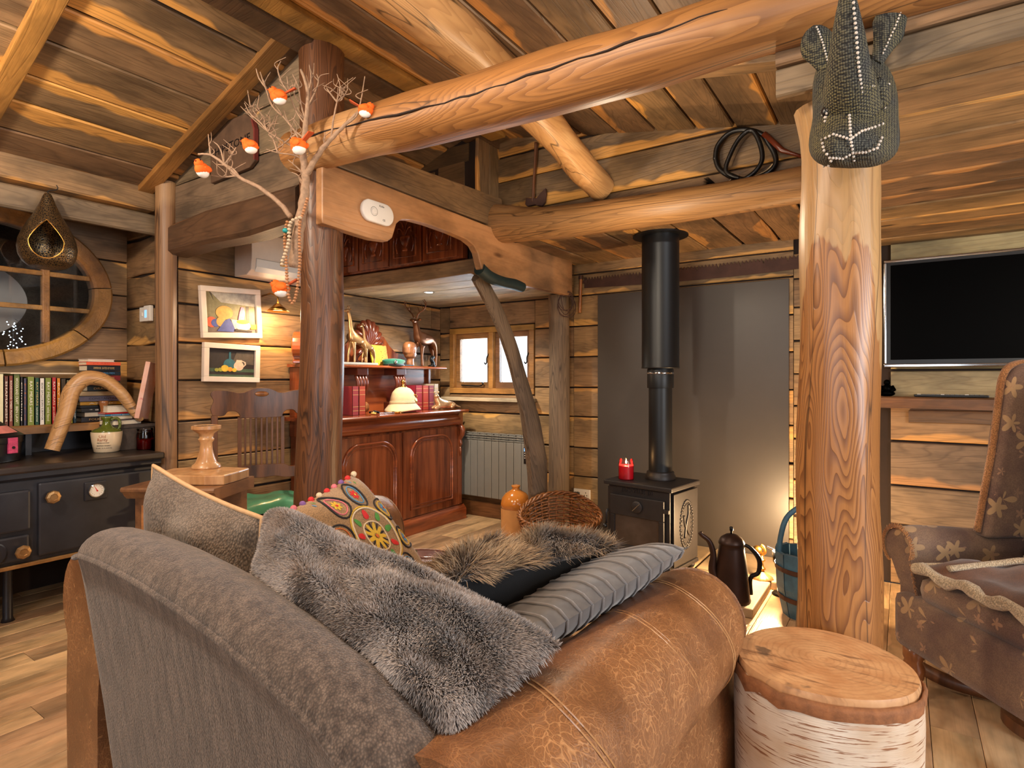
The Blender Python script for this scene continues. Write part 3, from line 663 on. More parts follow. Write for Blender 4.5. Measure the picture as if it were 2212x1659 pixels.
MB().ball((X0-.022, yf-.02, Z1-.205), .015, 12, 8).build('handle_knob', 'black_plastic', st, smooth=True)
mb = MB()
for k in range(6): mb.box(-.10+k*.038, -.10+k*.038+.022, -sd-.004, -sd+.02, .075, .095, .002)
mb.build('grate_front', 'stove_iron', st)
lettering('JACOBUS 10', .035, 'stove_iron', st, Matrix.Translation((-.01, -sd+.0105, sh-.055)) @ Matrix.Rotation(math.pi/2, 4, 'X'), width=.22, depth=.003, name='cast_lettering')
fu = thing('stove_flue', (-1.30, 3.645, .602), 'black flue pipe rising from stove into the boarded ceiling', 'flue')
MB().lathe([(.095, 0), (.095, .02), (.088, .03), (.086, .045), (.074, .05)], 32).build('spigot_ring', 'stove_iron', fu, smooth=True, angle=40)
MB().lathe([(.074, .02), (.074, .62)], 32).build('lower_pipe', 'flue_black', fu, smooth=True, angle=40)
MB().lathe([(.083, .585), (.084, .59), (.084, .70), (.080, .71), (.080, .72)], 32).build('collar', 'flue_black', fu, smooth=True, angle=40)
MB().lathe([(.0845, .675), (.0855, .678), (.0855, .682), (.0845, .685)], 32, caps=(0, 0)).build('clamp_band', 'chrome', fu, smooth=True)
MB().lathe([(.119, .712), (.121, .715), (.118, .722), (.118, 1.50), (.119, 1.505), (.118, 1.51), (.118, 1.572)], 40).build('insulated_pipe', 'flue_black', fu, smooth=True, angle=40)
MB().lathe([(.165, 1.562), (.175, 1.562), (.175, 1.572), (.12, 1.572)], 40).build('ceiling_collar', 'flue_black', fu, smooth=True, angle=40)
# ================================================================== RADIATOR
ra = thing('electric_radiator', (-3.02, YB-.09, .20), 'grey electric radiator of narrow fins under the small window', 'radiator')
n = 11; fw = .078
for i in range(n):
    x0 = -n*fw/2+i*fw
    f = MB().box(x0+.0015, x0+fw-.0015, -.045, -.01, .0, .50, .006).box(x0+.006, x0+fw-.006, -.01, .055, 0, .56, .006).build('fin', 'radiator_paint', ra)
    for k in range(4): MB().tube([(x0+.002, -.04+.002*k, .508+k*.019), (x0+fw/2, -.046+.004*k, .510+k*.019), (x0+fw-.002, -.04+.002*k, .508+k*.019)], .0055, 6).build('louvre', 'radiator_paint', f)
MB().box(n*fw/2, n*fw/2+.02, -.045, .055, 0, .575, .008).build('end_cap', 'radiator_paint', ra); MB().box(-n*fw/2-.02, -n*fw/2, -.045, .055, 0, .575, .008).build('end_cap', 'radiator_paint', ra)
cp = MB().box(n*fw/2-.05, n*fw/2-.018, -.049, -.044, .33, .47, .002).build('control_panel', 'black_plastic', ra, label='black keypad with lit display')
q = NT('lcd_blue'); M['lcd_blue'] = q.fin(srgb(120, 170, 220), .2, Emission_Color=srgb(130, 190, 255), Emission_Strength=.8)
MB().box(n*fw/2-.045, n*fw/2-.023, -.0505, -.0488, .435, .462).build('display', 'lcd_blue', cp)
for k in range(5): MB().lathe([(0, 0), (.004, 0), (.004, .001), (0, .001)], 8, (n*fw/2-.039+(k % 2)*.011, -.049, .42-.02*(k//2)), Matrix.Rotation(math.pi/2, 3, 'X')).build('button', 'white_plastic', cp)
for sx in (-.3, .3): MB().box(sx-.015, sx+.015, .05, .078, .1, .45, .003).build('wall_bracket', 'radiator_paint', ra)
# ================================================================== TELEVISION AND SHELF
tv = thing('television', (.46, YB-.06, 1.315), 'flat black television with shiny silver rim on the boarded wall', 'television')
tw, th = .555, .642
MB().box(-tw, tw, -.02, .03, 0, th, .01).build('casing', 'black_plastic', tv)
MB().box(-tw+.035, tw-.035, -.0235, -.018, .045, th-.032).build('screen', 'screen_black', tv, label='blank black screen')
mb = MB()
for r in ((-tw, tw, th-.016, th), (-tw, tw, 0, .02), (-tw, -tw+.014, .02, th-.016), (tw-.014, tw, .02, th-.016)): mb.box(r[0], r[1], -.032, -.012, r[2], r[3], .005)
mb.build('rim', 'chrome', tv)
MB().box(-.2, .2, .028, .058, .15, .45, .004).build('wall_mount', 'black_plastic', tv)
sf = thing('wall_shelf', (.45, YB, 1.11), 'thick rustic plank shelf below the television', 'shelf')
plank('shelf_plank', (-.58, -.16, .03), (1, 0, 0), (0, 1, 0), 1.15, .155, .065, 'shelf_wood', sf, wob=.004, c=.008)
plank('support_batten', (-.42, -.02, -.125), (1, 0, 0), (0, 0, 1), .9, .075, .016, 'dark_beam', sf, c=.003)
# ================================================================== DRESSER
ds = thing('mahogany_dresser', (XA+.012, 3.305, 0), 'polished mahogany dresser with two arched panel doors and a back shelf', 'dresser')
D = .40; Y0, Y1 = -.735, .735
MB().prism([(D+.035, 0), (D+.035, .085), (D+.028, .10), (D+.012, .115), (D+.004, .125), (0, .125), (0, 0)], 'y', Y0-.03, Y1+.03).build('plinth', 'mahogany_h', ds)
MB().box(.005, D-.006, Y0+.008, Y1-.008, .125, .83).build('carcass', 'mahogany', ds)
MB().prism([(.0, .945), (D+.045, .945), (D+.055, .955), (D+.055, .963), (D+.045, .972), (0, .972)], 'y', Y0-.045, Y1+.045).build('worktop', 'mahogany_h', ds)
MB().prism([(.0, .83), (D-.004, .83), (D+.028, .846), (D+.042, .87), (D+.036, .90), (D+.014, .922), (D+.004, .93), (D+.02, .945), (0, .945)], 'y', Y0+.06, Y1-.06).build('frieze_drawer', 'mahogany_h', ds, smooth=True, angle=50)
for yy in (Y0, Y1-.06): MB().box(.0, D+.02, yy, yy+.06, .83, .945, .004).build('corner_block', 'mahogany', ds)
def arch_outline(hw, z0, z1, rr, n=14):
    r = min(hw, rr); pts = [(-hw, z0), (hw, z0), (hw, z1-r)]
    pts += [(hw-r+r*math.cos(math.pi/2*i/n), z1-r+r*math.sin(math.pi/2*i/n)) for i in range(1, n+1)]
    pts += [(-hw+r-r*math.sin(math.pi/2*i/n), z1-r+r*math.cos(math.pi/2*i/n)) for i in range(0, n+1)]
    return pts
def ring_mold(mb, out, x, r):
    """moulding along a closed outline in the (y,z) plane"""
    mb.tube([(x, p[0], p[1]) for p in out], r, 8, closed=True)
dw = (Y1-Y0-.13)/2
for sgn in (-1, 1):
    yc = sgn*(dw/2+.004); hwid = dw/2-.004
    d = MB().box(D-.008, D+.010, yc-hwid, yc+hwid, .135, .822, .003).build('door', 'mahogany', ds)
    out = [(yc+p[0], p[1]) for p in arch_outline(hwid-.075, .20, .765, .15)]
    MB().prism(out, 'x', D+.008, D+.016).build('panel', 'mahogany', d)
    m1 = MB(); ring_mold(m1, out, D+.014, .011); m1.build('arch_moulding', 'mahogany_h', d, smooth=True)
    out2 = [(yc+p[0], p[1]) for p in arch_outline(hwid-.098, .225, .74, .135)]
    m1 = MB(); ring_mold(m1, out2, D+.014, .006); m1.build('inner_bead', 'mahogany_h', d, smooth=True)
for yy in (Y0+.005, Y1-.06):
    cb = MB().box(D-.01, D+.012, yy, yy+.055, .135, .825, .003).build('pilaster', 'mahogany', ds)
    mb = MB()
    pr = smooth_path([(D+.012, yy+.0275, .83), (D+.04, yy+.0275, .80), (D+.035, yy+.0275, .75), (D+.015, yy+.0275, .71), (D+.022, yy+.0275, .67), (D+.016, yy+.0275, .645)], 6)
    mb.tube(pr, lerp_list([.02, .026, .022, .016, .014, .006], len(pr)), 10); mb.tube([(D+.014, yy+.0275, .65), (D+.02, yy+.0275, .60), (D+.014, yy+.0275, .56)], [.004, .011, .003], 8)
    mb.build('carved_corbel', 'mahogany', cb, smooth=True)
MB().box(D+.008, D+.018, -.006, .006, .135, .822, .002).build('door_bead', 'mahogany', ds)
MB().box(.0, .022, Y0+.02, Y1-.02, .972, 1.33, .003).build('back_board', 'mahogany_h', ds)
MB().prism([(0, 1.33), (.205, 1.33), (.215, 1.337), (.215, 1.343), (.205, 1.352), (0, 1.352)], 'y', Y0-.02, Y1+.02).build('back_shelf', 'mahogany_h', ds)
for yy in (Y0+.0, Y1-.045): MB().box(.0, .16 if yy < 0 else .05, yy, yy+.03, .972, 1.33, .003).build('shelf_upright', 'mahogany', ds)
for yy in (-.20, .22):
    sc_ = MB().box(.02, .17, yy-.055, yy+.055, 1.275, 1.33, .004).build('bracket_cap', 'mahogany_plain', ds)
    for k in range(4):
        y = yy-.045+k*.03
        p = smooth_path([(.14, y, 1.27), (.165, y, 1.22), (.155, y, 1.16), (.12, y, 1.10), (.09, y, 1.06)], 5)
        MB().tube(p, .0145, 8).build('flute', 'mahogany_plain', sc_, smooth=True)
    MB().tube([(.13, yy-.065, 1.02), (.13, yy+.065, 1.02)], .042, 16).tube([(.13, yy-.068, 1.02), (.13, yy+.068, 1.02)], .024, 12).build('scroll_foot', 'turned_oak', sc_, smooth=True, angle=40)
    MB().box(.02, .12, yy-.06, yy+.06, .973, 1.05, .006).build('bracket_base', 'mahogany_plain', sc_)
# shaped crest board with carved shell
cr_out = [(-.42, 1.352), (.42, 1.352), (.40, 1.44), (.30, 1.47), (.22, 1.53), (.16, 1.60), (.05, 1.62), (-.05, 1.62), (-.16, 1.60), (-.22, 1.53), (-.30, 1.47), (-.40, 1.44)]
cb = MB().prism(cr_out, 'x', .004, .024).build('crest_board', 'mahogany', ds)
mb = MB()
for k in range(9):
    a = math.radians(-80+20*k); cy, cz = -.04, 1.52
    tip = (.05, cy+math.sin(a)*.14, cz+.0+math.cos(a)*.19); mid = (.075, cy+math.sin(a)*.08, cz+math.cos(a)*.11)
    mb.tube(smooth_path([(.05, cy, cz-.02), mid, tip, (.03, tip[1]*1.0, tip[2]-.02)], 5), lerp_list([.012, .02, .026, .008], 16), 8)
for sgn in (-1, 1):
    mb.tube(smooth_path([(.04, -.04, 1.50), (.05, -.04+sgn*.09, 1.46), (.05, -.04+sgn*.13, 1.40), (.05, -.04+sgn*.08, 1.37), (.05, -.04+sgn*.05, 1.41)], 6), lerp_list([.02, .024, .02, .015, .008], 25), 8)
mb.ball((.06, -.04, 1.49), .035, 12, 8, (.7, 1, 1)); mb.build('carved_shell', 'mahogany_plain', cb, smooth=True)
# ================================================================== CARVED CUPBOARD OVER THE ALCOVE
cu = thing('carved_cupboard', (-3.0, 2.93, 2.03), 'reddish carved cupboard doors above the alcove, seen through the arch', 'cupboard')
MB().box(-.66, .64, .0, .05, 0, .40).build('carcass', 'mahogany', cu)
for i in range(4):
    x0 = -.64+i*.315; d = MB().box(x0, x0+.30, -.018, .004, .012, .39, .003).build('door', 'mahogany', cu)
    fr_ = MB(); fr_.tube([(x0+.045, -.02, .06), (x0+.255, -.02, .06), (x0+.255, -.02, .345), (x0+.045, -.02, .345)], .008, 6, closed=True); fr_.build('panel_moulding', 'mahogany_h', d, smooth=True)
    mb = MB(); cx_ = x0+.15
    mb.lathe([(.022, 0), (.026, .01), (.012, .025), (.03, .05), (.048, .085), (.05, .10), (.044, .104), (0, .104)], 12, (cx_, -.019, .10), Matrix.Diagonal((1, .3, 1)).to_3x3())
    for sgn in (-1, 1):
        mb.tube(smooth_path([(cx_, -.022, .20), (cx_+sgn*.03, -.022, .25), (cx_+sgn*.06, -.022, .26), (cx_+sgn*.065, -.022, .23)], 5), .007, 6)
        mb.tube(smooth_path([(cx_, -.022, .22), (cx_+sgn*.02, -.022, .29), (cx_+sgn*.045, -.022, .31)], 5), .006, 6)
        mb.tube(smooth_path([(cx_+sgn*.07, -.022, .09), (cx_+sgn*.085, -.022, .15), (cx_+sgn*.07, -.022, .2)], 5), .006, 6)
    mb.build('carved_urn', 'mahogany_h', d, smooth=True)
# ================================================================== SOFA
SOX, SOY, SRZ = -1.17, .62, math.radians(-2)
so = thing('leather_sofa', (SOX, SOY, 0), 'tan leather scroll-arm sofa with grey-brown fabric back, seen from behind', 'sofa', SRZ)
cz_tab = [(-.66, .74), (-.555, .82), (-.53, .858), (-.47, .88), (-.35, .886), (-.15, .884), (.05, .87), (.2, .852), (.35, .825), (.47, .795), (.56, .75), (.63, .70), (.66, .66)]
def crest(x):
    for (a, za), (b, zb) in zip(cz_tab, cz_tab[1:]):
        if a <= x <= b: f = (x-a)/(b-a); return za*(1-f)+zb*f
    return cz_tab[0][1] if x < 0 else cz_tab[-1][1]
prof = lambda c: [(.03, .07), (.01, .3), (-.025, .55), (-.055, c-.10), (-.066, c-.062), (-.068, c-.05), (-.060, c-.028), (-.035, c-.008), (.0, c), (.045, c-.006), (.085, c-.03), (.11, c-.07), (.13, c-.16), (.17, .52), (.2, .36), (.2, .07)]
xs = [-.555+.0303*i for i in range(41)]
mb = MB(); vs = []; npf = len(prof(.8))
for x in xs:
    e = max(0., (x-.56)/.085) if x > 0 else max(0., (-x-.47)/.085); c = crest(x)
    for (y, z) in prof(c): vs.append((x*(1-.0*e), y*(1-.35*e*e)+.03*e*e, z))
fs = [(i*npf+k, (i+1)*npf+k, (i+1)*npf+(k+1) % npf, i*npf+(k+1) % npf) for i in range(len(xs)-1) for k in range(npf)]
fs += [tuple(range(npf-1, -1, -1)), tuple((len(xs)-1)*npf+k for k in range(npf))]
mb.add(vs, fs); bk = mb.build('back', 'sofa_fabric', so, smooth=True, sub=1)
mb = MB(); mb.tube([(x, -.066*(1-.3*max(0., (abs(x)-.58)/.085)**2)+.01*max(0., (abs(x)-.58)/.085), crest(x)-.056) for x in xs[2:]], .0075, 6); mb.build('seam_piping', 'sofa_fabric', bk, smooth=True)
def arm(sx):
    cxx, czz, r = (sx*.652, .58, .148) if sx > 0 else (-.648, .63, .152)
    ys = [-.0, .1, .25, .4, .55, .7, .85, .95, 1.0, 1.03]
    def sec(y):
        k = 1. if y < .9 else 1-.10*((y-.9)/.13)**2
        bulge = 1+.03*math.sin(y*9)
        out = []
        for i in range(20):
            a = math.radians(-40+i*260/19)
            out.append((cxx+sx*math.cos(a)*r*k*bulge, czz+math.sin(a)*r*k*bulge))
        out += [(cxx-sx*.10, .40), (cxx-sx*.10, .09), (cxx+sx*.115, .09), (cxx+sx*.125, .36)]
        return out
    mb = MB(); vs = []; m = 24
    for y in ys: vs += [(p[0], y, p[1]) for p in sec(y)]
    fs = [(i*m+k, i*m+(k+1) % m, (i+1)*m+(k+1) % m, (i+1)*m+k) for i in range(len(ys)-1) for k in range(m)]
    fs += [tuple(range(m)), tuple((len(ys)-1)*m+k for k in range(m-1, -1, -1))]
    a = mb.add(vs, fs).build('arm', 'tan_leather', so, smooth=True, angle=60)
    for y in (.22, .60, .82):
        bulge = 1+.03*math.sin(y*9); mb = MB()
        for dy in (-.006, .006): mb.tube([(cxx+sx*math.cos(math.radians(q_))*r*bulge*1.002, y+dy+.06*math.sin(math.radians(q_-60))**2, czz+math.sin(math.radians(q_))*r*bulge*1.002) for q_ in range(-36, 220, 8)], .0016, 4)
        mb.build('stitching', 'pale_turned', a)
    mb = MB(); mb.lathe([(0, 0), (.13, 0), (.138, .006), (.13, .014), (.05, .02), (0, .022)], 28, (cxx, 1.03, czz), Matrix.Rotation(-math.pi/2, 3, 'X')); mb.build('arm_scroll', 'tan_leather', a, smooth=True, angle=40)
arm(1); arm(-1)
MB().box(-.57, .57, .12, .98, .10, .30, .03).build('seat_base', 'tan_leather', so, smooth=True, angle=50)
def pad(x0, x1, y0, y1, z0, z1, name, mat, parent):
    fn = lambda u, v: None
    mb = MB(); mb.box(x0, x1, y0, y1, z0, z1, .045); return mb.build(name, mat, parent, smooth=True, angle=70)
pad(-.56, .0, .17, 1.0, .30, .46, 'seat_cushion', 'tan_leather', so); pad(.0, .56, .17, 1.0, .30, .46, 'seat_cushion', 'tan_leather', so)
for sx in (-.6, .6):
    for yy in (.08, .93): MB().lathe([(.02, 0), (.03, .02), (.034, .05), (.028, .10)], 12, (sx, yy, 0)).build('leg', 'turned_oak', so, smooth=True)
# ================================================================== BIRCH STUMP
q = NT('birch_bark'); cc = q.coord('Object'); sp = q.n('SeparateXYZ', {0: cc}); ang = q.math('ARCTAN2', sp.outputs[1], sp.outputs[0])
cv = q.n('CombineXYZ', {0: q.math('MULTIPLY', ang, 1.3), 1: q.math('MULTIPLY', sp.outputs[2], 125.), 2: 0.}).outputs[0]
l1 = q.noise(cv, 1.6, 3., .6); l2 = q.noise(cv, .5, 3., .6, .4); big = q.noise(cc, 5., 3., .6)
col = q.mix(q.mapr(big, .4, .65), srgb(222, 208, 190), srgb(196, 168, 138)); col = q.mix(q.mapr(l1, .57, .61), col, srgb(138, 92, 60)); col = q.mix(q.math('MULTIPLY', q.mapr(l2, .62, .70), .4), col, srgb(176, 120, 74))
q.bump(l1, .35, .004); M['birch_bark'] = q.fin(col, .7)
q = NT('stump_face'); cc = q.coord('Object'); rr = q.n('VectorMath', {0: cc}, operation='LENGTH').outputs[1] if False else None
sp = q.n('SeparateXYZ', {0: cc}); rad = q.math('SQRT', q.math('ADD', q.math('MULTIPLY', sp.outputs[0], sp.outputs[0]), q.math('MULTIPLY', sp.outputs[1], sp.outputs[1])))
nz = q.noise(cc, 7., 5., .65); ring = q.math('SINE', q.math('ADD', q.math('MULTIPLY', rad, 420.), q.math('MULTIPLY', nz, 22.)))
st_ = q.noise(q.coord('Object', (9., 55., 1.), (0, 0, .5)), 1., 4., .6); bl = q.noise(cc, 9., 4., .65)
col = q.mix(q.mapr(bl, .35, .65), srgb(212, 166, 118), srgb(186, 134, 88)); col = q.mix(q.mapr(ring, .3, 1., 0., .22), col, srgb(140, 92, 56)); col = q.mix(q.mapr(st_, .56, .70, 0., .75), col, srgb(112, 74, 48))
col = q.mix(q.mapr(q.noise(cc, 11., 3., .55), .62, .68, 0., .75), col, srgb(74, 58, 48)); q.bump(st_, .2, .003); M['stump_face'] = q.fin(col, .5)
plain('bark_rim', (138, 88, 52), .8, 0., .35, 40., .6)
sp_ = thing('birch_stump', (-.163, 1.605, 0), 'birch log stump stool with white bark in the foreground', 'stool')
def rw(a): return .198*(1+.03*math.sin(a*2+.6)+.02*math.sin(a*3+2))
SH = .56
mb = MB(); zs = [0, .1, .22, .35, .46, .515, .54]; sg = 56
mb.add([(rw(2*math.pi*k/sg)*(1.0+.012*math.sin(z*20)), 0, 0) for z in zs for k in range(0)], [])
vs = [(rw(2*math.pi*k/sg)*(1+.01*math.sin(z*18))*math.cos(2*math.pi*k/sg), rw(2*math.pi*k/sg)*(1+.01*math.sin(z*18))*math.sin(2*math.pi*k/sg), z) for z in zs for k in range(sg)]
fs = [(i*sg+k, i*sg+(k+1) % sg, (i+1)*sg+(k+1) % sg, (i+1)*sg+k) for i in range(len(zs)-1) for k in range(sg)]+[tuple(range(sg-1, -1, -1)), tuple((len(zs)-1)*sg+k for k in range(sg))]
mb.add(vs, fs).build('bark', 'birch_bark', sp_, smooth=True, angle=50)
mb = MB(); jr = [.005*mnoise.noise(Vector((k*.55, 0, 0))) for k in range(sg)]; jz = [.016*mnoise.noise(Vector((k*.5, 5, 0))) for k in range(sg)]
lay = [(1.016, .514, 1), (1.024, .532, .6), (1.0, .547, .4), (.975, .540, .4), (.965, .53, 0)]
vs = [((rw(2*math.pi*k/sg)*f+jr[k]*(i < 3))*math.cos(2*math.pi*k/sg), (rw(2*math.pi*k/sg)*f+jr[k]*(i < 3))*math.sin(2*math.pi*k/sg), z+jz[k]*j) for i, (f, z, j) in enumerate(lay) for k in range(sg)]
fs = [(i*sg+k, i*sg+(k+1) % sg, (i+1)*sg+(k+1) % sg, (i+1)*sg+k) for i in range(len(lay)-1) for k in range(sg)]
mb.add(vs, fs).build('bark_rim', 'bark_rim', sp_, smooth=True)
vs = [(rw(2*math.pi*k/sg)*f*math.cos(2*math.pi*k/sg), rw(2*math.pi*k/sg)*f*math.sin(2*math.pi*k/sg), z) for (f, z) in ((.97, .51), (.97, .552), (.955, SH)) for k in range(sg)]
fs = [(i*sg+k, i*sg+(k+1) % sg, (i+1)*sg+(k+1) % sg, (i+1)*sg+k) for i in range(2) for k in range(sg)]+[tuple(2*sg+k for k in range(sg))]
MB().add(vs, fs).build('cut_face', 'stump_face', sp_, smooth=True, angle=40, label='worn pale sawn top')
# ================================================================== CUSHIONS
class Pillow:
    """cushion through four corner points; s(u,v,side) gives a point on the bulging surface"""
    def __init__(s, c, thick, pinch=.07, wr=.006, seed=0, cup=0.):
        s.c = [Vector(p) for p in c]; s.th = thick; s.pi = pinch; s.wr = wr; s.sd = seed; s.cup = cup
        s.n = ((s.c[1]-s.c[0]).cross(s.c[3]-s.c[0])).normalized()
        if isinstance(thick, (int, float)): s.th = (thick, thick)
    def s(s, u, v, side=1, off=0.):
        a, b = 2*u-1, 2*v-1
        a2 = a*(1-s.pi*(1-b*b)); b2 = b*(1-s.pi*(1-a*a)); uu, vv = (a2+1)/2, (b2+1)/2
        p = s.c[0]*(1-uu)*(1-vv)+s.c[1]*uu*(1-vv)+s.c[2]*uu*vv+s.c[3]*(1-uu)*vv
        h = (max(0, 1-a**4)*max(0, 1-b**4))**.55
        w = s.wr*mnoise.noise(Vector((a*2.3+s.sd, b*2.3, side*3)))*h*3
        return p+s.n*side*((s.th[0] if side > 0 else s.th[1])*h+w+off)+s.n*s.cup*(1-a*a)*(1-b*b)
    def nrm(s, u, v, side=1):
        e = .01; u = min(max(u, e), 1-e); v = min(max(v, e), 1-e)
        du = s.s(u+e, v, side)-s.s(u-e, v, side); dv = s.s(u, v+e, side)-s.s(u, v-e, side)
        n = du.cross(dv).normalized()
        return n if n.dot(s.n)*side > 0 else -n
    def mesh(s, name, mat, parent, n=22, sides=(1, -1)):
        obs = []
        mb = MB()
        for sd in sides:
            mb.grid(lambda u, v: s.s(u, v, sd), n, n)
        return mb
def cushion(name, pl, mats, label, n=22, group=None):
    root = thing(name, tuple(sum(pl.c, Vector())/4), label, 'cushion', group=group)
    inv = Matrix.Translation(-root.location)
    parts = []
    for sd, m, nm in ((1, mats[0], 'front_panel'), (-1, mats[1], 'back_panel')):
        mb = MB(); mb.grid(lambda u, v: pl.s(u, v, sd)-root.location, n, n); parts.append(mb.build(nm, m, root, smooth=True))
    return root, parts
def edge_loop(pl, n=20, off=0.):
    pts = []
    for (f) in ((lambda t: (t, 0)), (lambda t: (1, t)), (lambda t: (1-t, 1)), (lambda t: (0, 1-t))):
        for i in range(n): pts.append(pl.s(*f(i/n)))
    return pts
def fur(name, pl, parent, count, length, width, mat, side=1, comb=(0, 0, -.3), seed=1, umin=0., umax=1., vmin=0., vmax=1., clump=.5, origin=None, spread=.35, offedge=True):
    rg = random.Random(seed); vs = []; fs = []; tip = []; org = origin or Vector((0, 0, 0)); cb = Vector(comb)
    for i in range(count):
        u, v = rg.uniform(umin, umax), rg.uniform(vmin, vmax)
        p = pl.s(u, v, side)-org; n = pl.nrm(u, v, side)
        q = p*9.; d2 = Vector((mnoise.noise(q+Vector((3, 0, 0))), mnoise.noise(q+Vector((0, 7, 0))), mnoise.noise(q+Vector((0, 0, 11)))))
        d = (n*.55+cb+d2*clump*1.6+Vector((rg.gauss(0, 1), rg.gauss(0, 1), rg.gauss(0, 1)))*spread*.5)
        d.normalize()
        if d.dot(n) < .12: d = (d+n*(.12-d.dot(n)+.1)).normalized()
        L = length*rg.uniform(.6, 1.15); w = width*rg.uniform(.7, 1.3)
        s_ = d.cross(n); s_ = s_.normalized() if s_.length > 1e-4 else Vector((1, 0, 0))
        m = p+(d*.5+n*.2).normalized()*L*.5; e = m+(d+cb*.5).normalized()*L*.55
        o = len(vs); vs += [p-s_*w, p+s_*w, m-s_*w*.8, m+s_*w*.8, e]; tip += [0., 0., .5, .5, 1.]
        fs += [(o, o+1, o+3, o+2), (o+2, o+3, o+4)]
    me = bpy.data.meshes.new(name); me.from_pydata([tuple(v) for v in vs], [], fs); me.materials.append(M[mat])
    at = me.attributes.new('tip', 'FLOAT', 'POINT'); at.data.foreach_set('value', tip)
    o = bpy.data.objects.new(name, me); COL.objects.link(o); o.parent = parent; o['kind'] = 'stuff'; return o
def fur_mat(name, root, mid, tipc, rough=.7):
    q = NT(name); g = q.n('NewGeometry'); a = q.n('Attribute', attribute_name='tip').outputs['Fac']
    r = g.outputs['Random Per Island']
    c = q.ramp(a, [(0., srgb(*root)), (.45, srgb(*mid)), (1., srgb(*tipc))])
    big = q.noise(q.coord('Object'), 14., 2.)
    c = q.n('HueSaturation', {'Value': q.math('MULTIPLY', q.mapr(r, 0., 1., .72, 1.25), q.mapr(big, .35, .65, .82, 1.15)), 'Color': c}).outputs[0]
    M[name] = q.fin(c, rough, Sheen_Weight=.3)
fur_mat('grey_fur', (146, 134, 126), (176, 164, 155), (206, 194, 185))
fur_mat('brown_fur', (50, 38, 30), (116, 92, 68), (200, 172, 134))
fur_mat('dark_fur', (36, 24, 22), (62, 44, 40), (84, 62, 54))
cloth('grey_plush', (120, 112, 108), (96, 88, 84), weave=400.)
cloth('black_velvet', (14, 13, 16), (8, 8, 10), weave=500., bump=.1, sheen=0.)
cloth('ecru_cloth', (196, 158, 112), (176, 136, 92), weave=420., bump=.3)
plain('tan_piping', (206, 164, 118), .7, 0., .1, 60.)
q = NT('ribbed_velvet'); v = q.noise(q.coord('Object'), 30., 3.); M['ribbed_velvet'] = q.fin(q.mix(q.mapr(v, .35, .65), srgb(66, 62, 61), srgb(86, 82, 80)), .75, Sheen_Weight=.6)
q = NT('rib_light'); M['rib_light'] = q.fin(srgb(104, 99, 97), .8, Sheen_Weight=.6)
# knitted brown cushion with pale piping
pl = Pillow([(-1.775, .80, 1.00), (-1.31, .84, .905), (-1.24, .80, .46), (-1.80, .78, .50)], (.085, .065), .05, .012, 3)
ck, pk = cushion('knit_cushion', pl, ('knit_fabric', 'knit_fabric'), 'grey-brown knitted cushion with pale tan piping at the left of the sofa')
pts = [p-ck.location for p in edge_loop(pl)]; MB().tube(pts, .0065, 8, closed=True).build('piping', 'tan_piping', ck, smooth=True)
# long grey fur cushion draped over the sofa back
pg = Pillow([W(582, 1112, Y=.84), (-.505, .90, .775), (-.545, .665, .705), W(548, 1288, Y=.70)], (.105, .06), .03, .012, 5, cup=.0)
if pg.n.z < 0: pg.n = -pg.n
cg, pp = cushion('fur_cushion', pg, ('grey_plush', 'grey_plush'), 'long plush grey fur cushion lying along the top of the sofa back')
fur('fur_pile', pg, cg, 95000, .012, .0010, 'grey_fur', 1, (.12, -.10, -.12), 2, clump=.26, origin=cg.location, spread=.24)
fur('fur_pile', pg, cg, 16000, .015, .0010, 'grey_fur', -1, (.10, -.12, -.15), 3, clump=.3, origin=cg.location, spread=.28)
# grey ribbed velvet cushion on the right arm
pr = Pillow([(-.60, .93, .735), (-.455, 1.50, .815), (-.84, 1.72, .655), (-1.00, 1.10, .545)], (.048, .045), .05, .004, 8)
if pr.n.z < 0: pr.n = -pr.n
cv, pv = cushion('ribbed_cushion', pr, ('ribbed_velvet', 'ribbed_velvet'), 'grey ribbed velvet cushion resting on the right leather arm')
for sd in (1, -1):
    for k in range(13):
        u = .06+k*.073; mb = MB()
        mb.tube([pr.s(u+.012*math.sin(v*9+k*.7), v, sd, .001)-cv.location for v in [j/26 for j in range(27)]], .0045, 6, flat=.8)
        mb.build('rib', 'rib_light', pv[0 if sd > 0 else 1], smooth=True)
# shaggy brown fur cushion with a black back
pb = Pillow([W(965, 1372, Y=.93), W(1335, 1228, Y=1.53), W(1150, 1245, Y=1.80), W(862, 1300, Y=1.17)], (.055, .11), .04, .02, 12)
if pb.n.z < 0: pb.n = -pb.n
for i in range(4): pb.c[i] = pb.c[i]+Vector((0, 0, (.105, .055, -.025, .0)[i]))
cb_, pbp = cushion('shaggy_cushion', pb, ('grey_plush', 'black_velvet'), 'shaggy brown fur cushion with black velvet back in the middle of sofa')
fur('fur_pile', pb, cb_, 38000, .05, .0014, 'brown_fur', 1, (.24, -.24, -.22), 4, clump=.8, origin=cb_.location, spread=.4)
